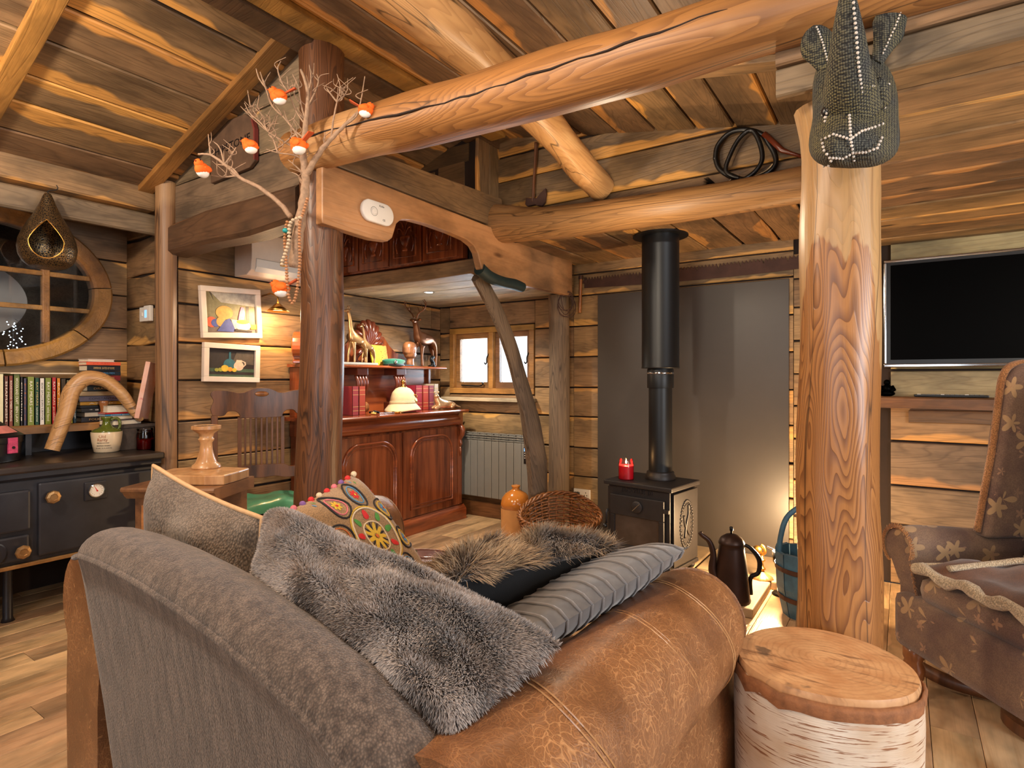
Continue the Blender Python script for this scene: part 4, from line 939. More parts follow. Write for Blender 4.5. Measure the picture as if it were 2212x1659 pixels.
# embroidered cushion against the far arm
pe = Pillow([(-1.60, 1.10, .83), (-1.685, 1.45, .895), (-1.525, 1.67, .50), (-1.45, 1.33, .44)], (.07, .05), .03, .004, 15)
if pe.n.x < 0: pe.n = -pe.n
ce, pep = cushion('embroidered_cushion', pe, ('ecru_cloth', 'ecru_cloth'), 'beige cushion embroidered with bright flowers leaning on the far arm')
THR = {}
for nm, c in (('thread_red', (214, 44, 44)), ('thread_green', (84, 150, 70)), ('thread_black', (40, 34, 34)), ('thread_yellow', (222, 180, 60)), ('thread_blue', (86, 142, 180)), ('thread_orange', (212, 110, 44)), ('thread_purple', (130, 90, 150)), ('thread_cream', (226, 204, 168)), ('thread_pink', (226, 120, 130))):
    plain(nm, c, .7, 0., .12, 200.)
def S(u, v, h=.0015): return pe.s(min(max(u, .01), .99), min(max(v, .01), .99), 1, h)-ce.location
def eline(name, uv, r, mat, closed=False): return MB().tube([S(*p) for p in uv], r, 5, closed=closed).build(name, mat, pep[0], smooth=True)
def patch(name, uv, mat, h=.0015):
    cu = sum(p[0] for p in uv)/len(uv), sum(p[1] for p in uv)/len(uv)
    vs = [S(cu[0], cu[1], h+.0025)]+[S(p[0], p[1], h) for p in uv]; n = len(uv)
    return MB().add(vs, [(0, i+1, (i+1) % n+1) for i in range(n)]).build(name, mat, pep[0], smooth=True)
def petal(cu, cv_, a, r0, r1, w, mat, name='petal', h=.0015):
    pts = []
    for i in range(12):
        t = 2*math.pi*i/12; rr = (r0+r1)/2-(r1-r0)/2*math.cos(t); ww = w*math.sin(t)*(1 if rr < (r0+r1)/2 else .8)
        pts.append((cu+rr*math.cos(a)-ww*math.sin(a), cv_+rr*math.sin(a)+ww*math.cos(a)))
    return patch(name, pts, mat, h)
def ringl(cu, cv_, r, mat, th=.003, n=36): eline('outline', [(cu+r*math.cos(2*math.pi*i/n), cv_+r*math.sin(2*math.pi*i/n)) for i in range(n)], th, mat, True)
cu0, cv0 = .52, .48
ringl(cu0, cv0, .25, 'thread_cream', .0035); ringl(cu0, cv0, .13, 'thread_cream', .003); ringl(cu0, cv0, .265, 'thread_yellow', .0025)
for k in range(9): petal(cu0, cv0, 2*math.pi*k/9, .15, .235, .032, 'thread_red' if k % 2 else 'thread_green', h=.002)
for k in range(9): petal(cu0, cv0, 2*math.pi*(k+.5)/9, .02, .125, .022, 'thread_yellow', 'flower_petal')
for k in range(9): petal(cu0, cv0, 2*math.pi*k/9, .04, .13, .012, 'thread_black', 'flower_petal', .0008)
petal(cu0, cv0, 0, -.02, .02, .02, 'thread_orange', 'flower_heart', .004)
for k, (fc, rc) in enumerate((('thread_blue', 'thread_yellow'), ('thread_pink', 'thread_blue'), ('thread_orange', 'thread_green'), ('thread_yellow', 'thread_purple'), ('thread_blue', 'thread_orange'), ('thread_yellow', 'thread_pink'), ('thread_red', 'thread_blue'), ('thread_blue', 'thread_yellow'))):
    a = 2*math.pi*(k+.5)/8; rr = .385; lu, lv = cu0+rr*math.cos(a), cv0+rr*math.sin(a)
    outl = []
    for i in range(20):
        t = 2*math.pi*i/20; q_ = -math.cos(t); ww = .095*math.sin(t)*(1-.35*q_)
        outl.append((lu+.115*q_*math.cos(a)-ww*math.sin(a), lv+.115*q_*math.sin(a)+ww*math.cos(a)))
    eline('leaf_outline', outl, .0035, 'thread_black', True)
    eline('leaf_outline', [(lu+(p[0]-lu)*.72, lv+(p[1]-lv)*.72) for p in outl], .0022, rc, True)
    for j in range(7): petal(lu, lv, 2*math.pi*j/7, .006, .045, .014, fc, 'flower_petal')
    petal(lu, lv, 0, -.012, .012, .012, 'thread_red' if fc != 'thread_red' else 'thread_yellow', 'flower_heart', .004)
    for j in range(-3, 4):
        t = a+j*.075; petal(cu0, cv0, t, .515, .545, .007, ('thread_green', 'thread_red', 'thread_blue')[(k+j) % 3], 'stitch')
pts = edge_loop(pe, 9)
for i, p in enumerate(pts): MB().ball(p-ce.location, .011, 8, 6).build('pompom', ('thread_red', 'thread_red', 'thread_pink', 'thread_cream', 'thread_purple')[(i*7) % 5], ce, smooth=True)
# ================================================================== POUFFE
pf = thing('leather_pouffe', (-1.92, 2.03, 0), 'round pouffe with embossed leather top beside the far sofa arm', 'pouffe')
fine_wood('embossed_leather', (150, 104, 92), (112, 70, 60), .25, .3, (9, 9, 9))
MB().lathe([(.2, 0), (.225, .05), (.232, .18), (.225, .32), (.205, .36)], 36).build('drum', 'tan_leather', pf, smooth=True)
MB().lathe([(.212, .35), (.216, .365), (.205, .375), (0, .385)], 36).build('top_disc', 'embossed_leather', pf, smooth=True)
mb = MB(); mb.tube([(.197*math.cos(2*math.pi*i/40), .197*math.sin(2*math.pi*i/40), .378) for i in range(40)], .003, 5, closed=True)
for i in range(9): mb.tube(smooth_path([(-.12+.03*i, -.14, .380), (-.10+.03*i, -.11, .382), (-.13+.035*i, -.07, .384)], 4), .003, 5)
mb.tube(smooth_path([(-.1, .0, .385), (-.05, .05, .387), (.0, .04, .387), (.05, .07, .386), (.10, .03, .385), (.06, -.01, .386), (.0, .0, .387), (-.05, -.03, .386), (-.1, 0, .385)], 5), .004, 5)
mb.build('embossed_relief', 'embossed_leather', pf, smooth=True)
# ================================================================== WING ARMCHAIR
q = NT('floral_tapestry'); cc = q.coord('Object', (1, 1, 1)); r = q.rnd()
base = q.mix(q.mapr(q.noise(cc, 6., 3.), .4, .62), srgb(142, 114, 92), srgb(110, 84, 74))
wv_ = q.n('TexVoronoi', {'Vector': cc, 'Scale': 260.}).outputs['Distance']; base = q.mix(q.mapr(wv_, .1, .7, 0., .4), base, srgb(58, 40, 38))
fl_m = None
for sc_f, thr, colr in ((9.5, .30, (184, 150, 108)), (14., .22, (166, 128, 100))):
    vo = q.n('TexVoronoi', {'Vector': cc, 'Scale': sc_f, 'Randomness': .75}); off = q.n('VectorMath', {0: q.n('VectorMath', {0: cc, 'Scale': sc_f}, operation='SCALE').outputs[0], 1: vo.outputs['Position']}, operation='SUBTRACT').outputs[0]
    vo2 = vo.outputs['Position']
    off = q.n('VectorMath', {0: cc, 1: vo2}, operation='SUBTRACT').outputs[0]
    sx_ = q.n('SeparateXYZ', {0: off}); a = q.math('ARCTAN2', q.math('ADD', sx_.outputs[0], sx_.outputs[1]), sx_.outputs[2])
    pet = q.math('ADD', thr, q.math('MULTIPLY', q.math('SINE', q.math('MULTIPLY', a, 5.)), thr*.42))
    msk = q.mapr(q.math('SUBTRACT', pet, vo.outputs['Distance']), 0., .03)
    ctr = q.mapr(vo.outputs['Distance'], .05, .09, .6, 0.)
    pick = q.mapr(q.n('SeparateColor', {0: vo.outputs['Color']}).outputs[0], .22, .3)
    base = q.mix(q.math('MULTIPLY', q.math('MULTIPLY', msk, pick), .8), base, srgb(*colr))
q.bump(wv_, .4, .002); M['floral_tapestry'] = q.fin(base, .9, Sheen_Weight=.2)
cloth('gold_braid', (206, 148, 92), (168, 110, 62), weave=300., bump=.6)
cloth('suede_brown', (134, 88, 58), (98, 62, 40), streak=(7, 7, 7), weave=600., bump=.15)
cloth('fleece', (226, 204, 170), (206, 180, 144), weave=260., bump=.9)
fwd = Vector((-.795, -.606, 0)); F0 = Vector((-.035, 2.76, 0)); sdir = Vector((.606, -.795, 0))
AW = .66; aroot = F0+sdir*AW/2
ac = thing('wing_armchair', tuple(aroot), 'wing armchair in faded floral tapestry with fringed arms by the television', 'armchair', math.atan2(sdir.y, sdir.x))
# local frame: x along the front edge (0 = middle), y pointing back from the front edge
hw = AW/2
mb = MB(); mb.box(-hw, hw, .0, .66, .20, .41, .035); mb.build('seat_rail', 'floral_tapestry', ac, smooth=True, angle=60)
mb = MB(); mb.box(-hw+.10, hw-.10, .02, .60, .40, .50, .045); mb.build('seat_cushion', 'floral_tapestry', ac, smooth=True, angle=60)
for sx in (-1, 1):
    xc = sx*(hw-.02); pr_ = []
    ys = [.05, .12, .25, .4, .55, .66]; zt = [.645, .655, .648, .635, .65, .67]; secs = []
    for y, z in zip(ys, zt):
        rr = .075 if y < .3 else .066
        s_ = [(xc+sx*.05+sx*rr*math.cos(math.radians(t)), z-rr+rr*math.sin(math.radians(t))) for t in range(-60, 211, 18)]
        s_ += [(xc-sx*.055, .40), (xc-sx*.05, .22), (xc+sx*.04, .22), (xc+sx*.04, .42)]; secs.append(s_)
    m = len(secs[0]); vs = [(p[0], y, p[1]) for s_, y in zip(secs, ys) for p in s_]
    fs = [(i*m+k, i*m+(k+1) % m, (i+1)*m+(k+1) % m, (i+1)*m+k) for i in range(len(ys)-1) for k in range(m)]+[tuple(range(m)), tuple((len(ys)-1)*m+k for k in range(m-1, -1, -1))]
    a_ = MB().add(vs, fs).build('arm', 'floral_tapestry', ac, smooth=True, angle=60)
    # fringe round the arm front
    mb = MB(); rg = random.Random(5)
    loop = [Vector((p[0], .045, p[1])) for p in secs[0][:-2]]; ctr = Vector((xc, .045, .52))
    for i in range(len(loop)-1):
        for k in range(9):
            p = loop[i].lerp(loop[i+1], k/9); d = (p-ctr).normalized()
            mb.tube([p, p+Vector((0, -.006, 0))+d*.006, p+Vector((0, .006, 0))+d*.022+Vector((rg.uniform(-.004, .004), 0, rg.uniform(-.01, .0)))], [.0028, .0024, .001], 4)
    mb.build('fringe', 'gold_braid', a_, kind='stuff')
# back and wings
bo = [(-hw+.02, .42), (hw-.02, .42), (hw-.02, 1.18), (hw-.08, 1.27), (0, 1.30), (-hw+.08, 1.27), (-hw+.02, 1.18)]
o = MB().prism([(p[0], p[1]) for p in bo], 'y', .58, .70).build('back', 'floral_tapestry', ac, bevel=.03, smooth=True)
o.matrix_basis = Matrix.Translation((0, .0, 0)) @ Matrix.Shear('XZ', 4, (0., .0)) @ Matrix.Rotation(math.radians(-4), 4, 'X')
for sx in (-1, 1):
    wo_ = [(.34, .62), (.68, .62), (.76, 1.30), (.60, 1.32), (.49, 1.305), (.445, 1.25), (.40, .95)]
    x0, x1 = sorted((sx*(hw+.015), sx*(hw-.065)))
    w_ = MB().prism(wo_, 'x', x0, x1).build('wing', 'floral_tapestry', ac, bevel=.02, smooth=True)
    mb = MB(); mb.tube([((x0+x1)/2, p[0]-.006, p[1]) for p in smooth_path([(0, .34, .64), (0, .37, .80), (0, .40, .95), (0, .425, 1.12), (0, .445, 1.25), (0, .49, 1.305), (0, .6, 1.32)], 5) for p in [(p[1], p[2])]], .012, 6, flat=1.3); mb.build('braid', 'gold_braid', w_, smooth=True)
for sx in (-1, 1): MB().lathe([(.018, 0), (.028, .012), (.022, .03), (.018, .045), (.034, .085), (.04, .12), (.03, .15), (.036, .165), (.036, .21)], 16, (sx*(hw-.05), .05, 0)).build('leg', 'turned_oak', ac, smooth=True)
for sx in (-1, 1): MB().box(sx*(hw-.05)-.02, sx*(hw-.05)+.02, .6, .64, 0, .21, .004).build('leg', 'turned_oak', ac)
# dark sheepskin over the chair back, and a sheepskin gilet on the seat
pd = Pillow([(-hw+.07, .60, 1.34), (hw-.07, .60, 1.34), (hw-.09, .54, .52), (-hw+.09, .54, .52)], (.03, .01), .02, .01, 21)
if pd.n.y > 0: pd.n = -pd.n
am = Matrix.Translation(aroot) @ Matrix.Rotation(math.atan2(sdir.y, sdir.x), 4, 'Z')
pd.c = [am @ p for p in pd.c]; pd.n = (am.to_3x3() @ pd.n)
sk, skp = cushion('dark_sheepskin', pd, ('dark_fur', 'dark_fur'), 'dark brown shaggy sheepskin hung over the wing armchair back'); sk['category'] = 'sheepskin'
fur('fur_pile', pd, sk, 14000, .05, .0022, 'dark_fur', 1, (0, 0, -.35), 6, clump=.9, origin=sk.location)
gv = thing('sheepskin_gilet', tuple(am @ Vector((0, .27, .5))), 'folded brown suede gilet with cream fleece edges on the armchair seat', 'gilet', math.atan2(sdir.y, sdir.x))
pq = Pillow([(-.21, -.26, .035), (.27, -.25, .03), (.25, .27, .045), (-.19, .28, .05)], (.05, .02), .05, .015, 30)
mb = MB()
for sd in (1, -1): mb.grid(lambda u, v: pq.s(u, v, sd), 16, 16)
mb.build('suede_body', 'suede_brown', gv, smooth=True)
ed = [pq.s(i/14, 0) for i in range(15)]; MB().tube([p+Vector((0, -.008, -.004+.01*math.sin(i*1.3))) for i, p in enumerate(ed)], [.02+.005*math.sin(i*2.1) for i in range(15)], 10).build('fleece_edge', 'fleece', gv, smooth=True)
MB().tube([p+Vector((0, 0, .012)) for p in smooth_path([pq.s(.25, .02), pq.s(.3, .3), pq.s(.45, .45), pq.s(.75, .5), pq.s(1., .55)], 6)], .015, 10, flat=.7).build('fleece_edge', 'fleece', gv, smooth=True)
MB().tube([p+Vector((0, 0, .010)) for p in smooth_path([pq.s(.02, .75), pq.s(.25, .7), pq.s(.5, .62), pq.s(.75, .6), pq.s(1., .72)], 6)], .011, 10, flat=.7).build('fleece_edge', 'fleece', gv, smooth=True)
MB().tube([p+Vector((0, 0, .006)) for p in smooth_path([pq.s(0, .02), pq.s(.0, .3), pq.s(.0, .7), pq.s(.02, .98)], 6)], .013, 10, flat=.8).build('fleece_edge', 'fleece', gv, smooth=True)
# ================================================================== RANGE COOKER
plain('range_enamel', (44, 44, 50), .38, .2, .22, 9., .06)
plain('range_top', (52, 42, 36), .35, .3, .3, 6., .1)
plain('dull_brass', (176, 138, 92), .4, .8, .2, 20.)
plain('dial_white', (232, 226, 216), .4, 0., .03)
plain('red_needle', (214, 40, 40), .4)
RX = -3.60
rc = thing('range_cooker', (RX, .72, 0), 'long black enamel range cooker in the recess at the left', 'range cooker')
ry0, ry1 = -.95, .93
MB().box(-.58, 0, ry0, ry1, .335, .745, .006).build('body', 'range_enamel', rc)
MB().box(-.60, .055, ry0-.01, ry1+.01, .785, .822, .01).build('hotplate', 'range_top', rc)
MB().prism([(-.58, .745), (.012, .745), (.03, .76), (.03, .786), (-.58, .786)], 'y', ry0, ry1).build('cornice', 'range_enamel', rc)
MB().box(-.02, .014, ry0, ry1, .318, .338, .004).build('bottom_trim', 'dull_brass', rc)
for (yy, xx) in ((.30, -.22), (.85, -.22), (-.8, -.22), (.30, -.5), (.85, -.5), (-.8, -.5)): MB().lathe([(.03, 0), (.022, .02), (.02, .30), (.03, .33)], 12, (xx, yy, 0)).build('leg', 'range_enamel', rc, smooth=True)
def knob(parent, y, z, x=.02):
    b = MB().lathe([(.016, 0), (.014, .02), (.03, .03), (.034, .04), (.03, .048), (.018, .05), (.015, .046), (0, .046)], 8, (x, y, z), Matrix.Rotation(math.pi/2, 3, 'Y')).build('vent_knob', 'dull_brass', parent, smooth=False)
    return b
d1 = MB().box(0, .022, .355, ry1-.02, .36, .725, .012).build('oven_door', 'range_enamel', rc)
knob(d1, .405, .652)
g_ = MB().box(.018, .03, .55, .655, .60, .70, .01).build('gauge_plate', 'range_enamel', d1)
tm = MB().lathe([(0, .0), (.037, 0), (.037, .012), (.033, .014), (.032, .009), (0, .009)], 32, (.028, .602, .652), Matrix.Rotation(math.pi/2, 3, 'Y')).build('gauge_rim', 'chrome', rc, smooth=True, angle=40)
MB().lathe([(0, 0), (.032, 0), (.032, .001), (0, .001)], 28, (.0375, .602, .652), Matrix.Rotation(math.pi/2, 3, 'Y')).build('gauge_face', 'dial_white', tm)
mb = MB()
for k in range(13):
    a = math.radians(-60+k*25); mb.obox((.0390, .602+.025*math.cos(a), .652+.025*math.sin(a)), (1, 0, 0), (0, math.cos(a), math.sin(a)), (0, -math.sin(a), math.cos(a)), .0003, .003, .0006)
mb.build('gauge_marks', 'black_plastic', tm)
MB().tube([(.0395, .604, .650), (.0395, .592, .673)], [.0025, .0008], 5).lathe([(0, 0), (.004, 0), (.004, .002), (0, .002)], 10, (.0385, .604, .650), Matrix.Rotation(math.pi/2, 3, 'Y')).build('gauge_needle', 'red_needle', tm)
d2 = MB().box(0, .022, -.25, .325, .50, .70, .014).build('oven_door', 'range_enamel', rc)
d3 = MB().box(0, .022, -.05, .32, .355, .48, .012).build('fire_door', 'range_enamel', rc)
knob(d3, .285, .405)
MB().lathe([(0, 0), (.055, 0), (.058, .006), (.052, .012), (0, .014)], 24, (.02, .175, .41), Matrix.Rotation(math.pi/2, 3, 'Y')).build('air_disc', 'range_enamel', d3, smooth=True, angle=40)
MB().box(0, .022, -.9, -.28, .36, .70, .012).build('oven_door', 'range_enamel', rc)
MB().box(-.62, -.58, ry0, ry1, .80, .99, .004).build('back_panel', 'range_enamel', rc)
# ------------------------------------------------------------------ book shelf behind the range
bs = thing('book_shelf', (-4.12, .95, .965), 'rough plank shelf of books behind the range', 'shelf')
plank('shelf_plank', (.13, -1.2, .022), (0, 1, 0), (-1, 0, 0), 1.93, .24, .045, 'shelf_wood', bs, wob=.006, c=.008)
for yy in (-.9, .2, .72): MB().box(-.1, .10, yy, yy+.03, -.145, -.023, .003).build('shelf_support', 'range_enamel', bs)
BK = {}
def bmat(c):
    k = 'cover_%d_%d_%d' % c
    if k not in M: plain(k, c, .45, 0., .08, 20.)
    return k
plain('paper_pages', (226, 210, 184), .8, 0., .06, 120.); plain('ink_white', (236, 228, 212), .5, 0., .02); plain('ink_black', (24, 22, 22), .5); plain('ink_gold', (206, 168, 108), .4); plain('ink_red', (206, 50, 40), .5)
plain('ink_blue', (70, 140, 190), .5); plain('ink_brown', (150, 82, 40), .5)
def book(loc, h, d, w, col, label, rz=0., txt=None, ink='ink_white', lay=False, tsize=None, group='books on the range shelf', pages_front=False, txt2=None, ink2='ink_white'):
    """upright book: spine on the +x face, width w along y, height h, depth d; lay=True lies flat (spine to +x, length h along y)"""
    b = thing('book', loc, label, 'book', rz, group)
    if lay: x0, x1, y0, y1, z0, z1 = -d, 0, -h/2, h/2, 0, w
    else: x0, x1, y0, y1, z0, z1 = -d, 0, -w/2, w/2, 0, h
    t = .0025; c = bmat(col); cv = MB()
    sp_m = 'paper_pages' if pages_front else c
    if lay: cv.box(x0, x1, y0, y1, z0, z0+t).box(x0, x1, y0, y1, z1-t, z1)
    else: cv.box(x0, x1, y0, y0+t, z0, z1).box(x0, x1, y1-t, y1, z0, z1)
    if not pages_front: cv.box(x1-t, x1, y0, y1, z0, z1)
    cv.build('cover', c, b)
    if lay: MB().box(x0+.003, x1-(.004 if pages_front else t), y0+.003, y1-.003, z0+t, z1-t).build('pages', 'paper_pages', b)
    else: MB().box(x0+.003, x1-t, y0+t, y1-t, z0+.003, z1-.003).build('pages', 'paper_pages', b)
    if txt:
        s_ = tsize or w*.55
        if lay: mw = Matrix.Translation((x1+.0003, 0, (z0+z1)/2)) @ Matrix(((0, 0, 1, 0), (1, 0, 0, 0), (0, 1, 0, 0), (0, 0, 0, 1)))
        else: mw = Matrix.Translation((x1+.0003, 0, h*(.5 if not txt2 else .66))) @ Matrix(((0, 0, 1, 0), (0, 1, 0, 0), (-1, 0, 0, 0), (0, 0, 0, 1)))
        lettering(txt, s_, ink, b, mw, width=(h*(.8 if not txt2 else .5)) if not lay else h*.62, name='title')
        if txt2 and not lay: lettering(txt2, s_*.9, ink2, b, Matrix.Translation((x1+.0003, 0, h*.22)) @ Matrix(((0, 0, 1, 0), (0, 1, 0, 0), (-1, 0, 0, 0), (0, 0, 0, 1))), width=h*.3, name='title')
    return b
zb = .988
row = [(.040, .285, (214, 206, 166), 'pale green-white upright book at the left end of row', None, 'ink_black', None),
 (.020, .272, (92, 48, 32), 'thin dark brown upright book near the left end', 'SHAMANISM', 'ink_white', None),
 (.020, .276, (122, 52, 34), 'russet upright book beside the olive woodland craft volume', 'ROUNDWOOD TIMBER FRAMING', 'ink_white', None),
 (.030, .290, (96, 108, 42), 'olive green book on woodland craft', 'WOODLAND CRAFT', 'ink_white', 'BEN LAW'),
 (.013, .268, (26, 24, 28), 'thin black upright book between olive and navy books', 'Climbing', 'ink_white', None),
 (.017, .262, (58, 54, 78), 'narrow navy blue upright book', 'Flora', 'ink_brown', None),
 (.034, .270, (124, 136, 52), 'light olive wild food book between the navy and dark green books', 'RAY MEARS', 'ink_white', 'wild food'),
 (.022, .264, (24, 72, 48), 'dark green bushcraft book', 'RAY MEARS', 'ink_gold', 'bushcraft survival'),
 (.024, .262, (224, 216, 204), 'white upright survivor book with black lettering', 'BEAR GRYLLS BORN SURVIVOR', 'ink_black', None),
 (.032, .264, (122, 134, 52), 'light olive wild food book between the white and red books', 'RAY MEARS', 'ink_white', 'wild food'),
 (.023, .266, (176, 30, 40), 'bright red upright book', 'RAY MEARS', 'ink_white', 'goes walkabout'),
 (.020, .262, (214, 132, 40), 'orange upright book half hidden by the driftwood', 'RAY MEARS', 'ink_white', None),
 (.026, .258, (70, 62, 54), 'grey-brown upright book behind the driftwood', None, 'ink_white', None),
 (.024, .25, (118, 118, 92), 'dull grey-green upright book right of the driftwood', 'AA', 'ink_black', None),
 (.010, .24, (214, 204, 60), 'very thin yellow upright book', None, 'ink_black', None),
 (.018, .262, (22, 54, 66), 'teal upright book beside the lying stack', 'BOWMANSHIP', 'ink_white', None)]
y = 1.02
for (w_, h_, c_, lb, tx, ik, t2) in row:
    book((-4.03, y+w_/2, zb), h_, .19, w_-.001, c_, lb, 0, tx, ik, txt2=t2); y += w_
YS = y+.135
stack = [(.030, .21, (44, 36, 40), 'dark book with figures on the spine, bottom of the lying stack', 'FOLK TALES', 'ink_gold', False),
 (.030, .20, (60, 56, 60), 'grey paperback second from the bottom of the lying stack', None, 'ink_white', True),
 (.024, .22, (34, 30, 30), 'black book with small white figures in the lying stack', '* 8 * 8 *', 'ink_white', False),
 (.016, .24, (22, 22, 26), 'slim black book under the mustard one', None, 'ink_white', False),
 (.022, .24, (206, 150, 40), 'mustard yellow book in the lying stack', 'AZTEC', 'ink_white', False),
 (.034, .245, (110, 100, 116), 'mauve-grey book under the cream box', 'CONSTANTINE', 'ink_black', False),
 (.028, .235, (208, 178, 130), 'cream book with an oval stamp in the stack', None, 'ink_black', False)]
z = zb
for i, (w_, h_, c_, lb, tx, ik, pg_) in enumerate(stack):
    book((-4.03+R(-.006, .006), YS+R(-.006, .006), z), h_, .16, w_-.001, c_, lb, R(-.03, .03), tx, ik, lay=True, pages_front=pg_, group='books lying in a stack'); z += w_
stack2 = [(.032, .175, (24, 34, 32), 'black and green paperback under the emperor volumes', 'DRAGON', 'ink_gold'),
 (.030, .178, (30, 26, 34), 'black paperback with violet panel and ring emblem', 'EMPEROR  GODS OF WAR', 'ink_gold'),
 (.034, .178, (120, 26, 24), 'black and red emperor paperback', 'EMPEROR  FIELD OF SWORDS', 'ink_gold'),
 (.026, .176, (16, 26, 36), 'black paperback with blue title lettering', 'THE FLYING MEN', 'ink_blue'),
 (.034, .178, (22, 20, 26), 'black emperor paperback just below the orange one', 'EMPEROR  GATES OF ROME', 'ink_gold'),
 (.022, .182, (226, 92, 54), 'orange-red paperback on top of the tall stack', 'CLASSIC', 'ink_red')]
for i, (w_, h_, c_, lb, tx, ik) in enumerate(stack2):
    book((-4.02+R(-.004, .004), YS+.0+R(-.004, .004), z), h_, .12, w_-.001, c_, lb, R(-.02, .02), tx, ik, lay=True, group='paperbacks on top of the stack'); z += w_
book((-4.05, YS, z), .15, .11, .016, (214, 208, 200), 'white paperback lying on the orange one', .1, None, 'ink_white', lay=True, pages_front=True, group='paperbacks on top of the stack')
o = MB().box(-.11, .06, -.17, .17, 0, .006, .001).build('paper_folder', 'paper_pages'); o.location = (-4.08, 1.25, 1.275); o.rotation_euler = (0, .02, .05); tag(o, 'thin white folder lying on top of the upright books', 'folder')
# small stack and big book in front, right of the turned candlestick
z = zb
for (w_, h_, c_, lb, tx, ik, pg_) in ((.035, .15, (206, 186, 150), 'cream paperback at the bottom of the small stack', None, 'ink_black', True), (.012, .16, (50, 130, 176), 'thin blue bird guide in the small stack', 'POCKET BIRDS', 'ink_white', False), (.010, .16, (200, 44, 40), 'thin red booklet in the small stack', None, 'ink_white', False), (.04, .14, (220, 206, 178), 'thick paperback showing its page edges, top of the small stack', None, 'ink_black', True)):
    book((-3.935, YS+.055, z), h_, .09, w_-.001, c_, lb, .05, tx, ik, lay=True, pages_front=pg_, group='small stack of paperbacks'); z += w_
# bark box at the right end of the range, with a book and the pink board on it
plain('bark_box', (70, 58, 50), .8, 0., .3, 40., .6)
bx = thing('bark_box', (-3.93, 1.60, .822), 'dark bark-covered box behind the red candle jar', 'box')
MB().box(-.10, .10, -.10, .13, 0, .13, .006).build('box_body', 'bark_box', bx); MB().box(-.105, .105, -.105, .135, .13, .15, .004).build('box_lid', 'bark_box', bx)
book((-3.84, 1.59, .973), .17, .13, .03, (60, 48, 60), 'book with an orange cover lying on the bark box', .25, None, 'ink_white', lay=True, pages_front=True)
q = NT('pink_wash'); v = q.noise(q.coord('Object'), 9., 4., .6); v2 = q.noise(q.coord('Object'), 22., 4., .6); c = q.mix(q.mapr(v, .4, .6), srgb(216, 158, 134), srgb(222, 178, 160)); c = q.mix(q.mapr(v2, .6, .68, 0., .7), c, srgb(196, 92, 104)); M['pink_wash'] = q.fin(c, .6)
pb_ = thing('pink_canvas', (-3.83, 1.655, 1.005), 'tall narrow pink-washed canvas leaning by the brown pole', 'canvas', rot=(math.radians(-8), math.radians(-6), math.radians(-50)))
MB().box(-.055, .055, -.014, .014, 0, .345, .003).build('stretcher', 'pink_wash', pb_)
for i in range(3): MB().lathe([(0, 0), (.010+.004*i, .001), (0, .002)], 7, (-.025+.02*i, -.0142, .17+.008*(i % 2)), Matrix.Rotation(math.pi/2, 3, 'X')).build('painted_petal', 'thread_pink', pb_)
# ------------------------------------------------------------------ things on the range
plain('hat_black', (22, 22, 26), .35, .3, .3, 30., .1); plain('hat_pink', (196, 120, 112), .5, 0., .2, 30.); plain('latch_pink', (196, 70, 110), .4, .2, .3, 60.)
ht = thing('hat_tin', (-3.86, .93, .822), 'black domed hat tin with pink panel and latch on the range', 'tin', math.radians(20))
el = Matrix.Diagonal((1.0, 1.35, 1)).to_3x3()
MB().lathe([(.118, 0), (.122, .004), (.120, .01), (.125, .10)], 36, mat=el).build('tin_body', 'hat_black', ht, smooth=True, angle=40)
ld = MB().lathe([(.128, .095), (.13, .10), (.128, .128), (.132, .132), (.125, .138), (.09, .17), (.045, .215), (.03, .24), (.012, .248), (0, .25)], 36, mat=el).build('domed_lid', 'hat_black', ht, smooth=True, angle=40)
mb = MB(); vs = []
for i in range(7):
    for (r_, z_) in ((.117, .149), (.080, .185)):
        a = math.radians(-42+i*14); vs.append((r_*math.cos(a)*1.0, r_*math.sin(a)*1.35, z_))
mb.add(vs, [(2*i, 2*i+2, 2*i+3, 2*i+1) for i in range(6)]).build('pink_panel', 'hat_pink', ld)
MB().box(.122, .134, .03, .075, .045, .125, .003).build('latch', 'latch_pink', ht); MB().lathe([(0, 0), (.007, 0), (.007, .004), (0, .004)], 12, (.134, .052, .075), Matrix.Rotation(math.pi/2, 3, 'Y')).build('latch_eye', 'hat_black', ht)
tag(log('driftwood_branch', [W(112, 972, X=-3.90), W(140, 900, X=-3.90), W(155, 845, X=-3.90), W(185, 818, X=-3.89), W(225, 822, X=-3.87), W(262, 850, X=-3.85), W(292, 892, X=-3.83), (-3.82, 1.655, .995)], [.036, .040, .043, .044, .039, .034, .027, .015], 'pale_log', amp=.06, seed=12, seg=14), 'bent pale driftwood branch standing on the range in front of books', 'driftwood')
plain('stoneware_cream', (222, 198, 164), .3, 0., .06, 10., Coat_Weight=.4); plain('stoneware_green', (86, 96, 30), .15, 0., .1, 10., Coat_Weight=.6)
fg = thing('whisky_flagon', (-3.84, 1.475, .822), 'cream and green stoneware flagon with a loop handle on the range', 'flagon', math.radians(-30))
MB().lathe([(.055, 0), (.062, .005), (.073, .06), (.078, .105), (.077, .118)], 28).build('body', 'stoneware_cream', fg, smooth=True, angle=50)
t_ = MB().lathe([(.0765, .117), (.07, .128), (.045, .14), (.028, .15), (.021, .165), (.02, .185), (.03, .197), (.03, .203), (.022, .205), (.018, .19)], 28).build('green_top', 'stoneware_green', fg, smooth=True)
MB().tube(smooth_path([(0, .02, .185), (0, .045, .195), (0, .062, .18), (0, .064, .15), (0, .058, .132)], 5), .008, 8).build('handle', 'stoneware_green', t_, smooth=True)
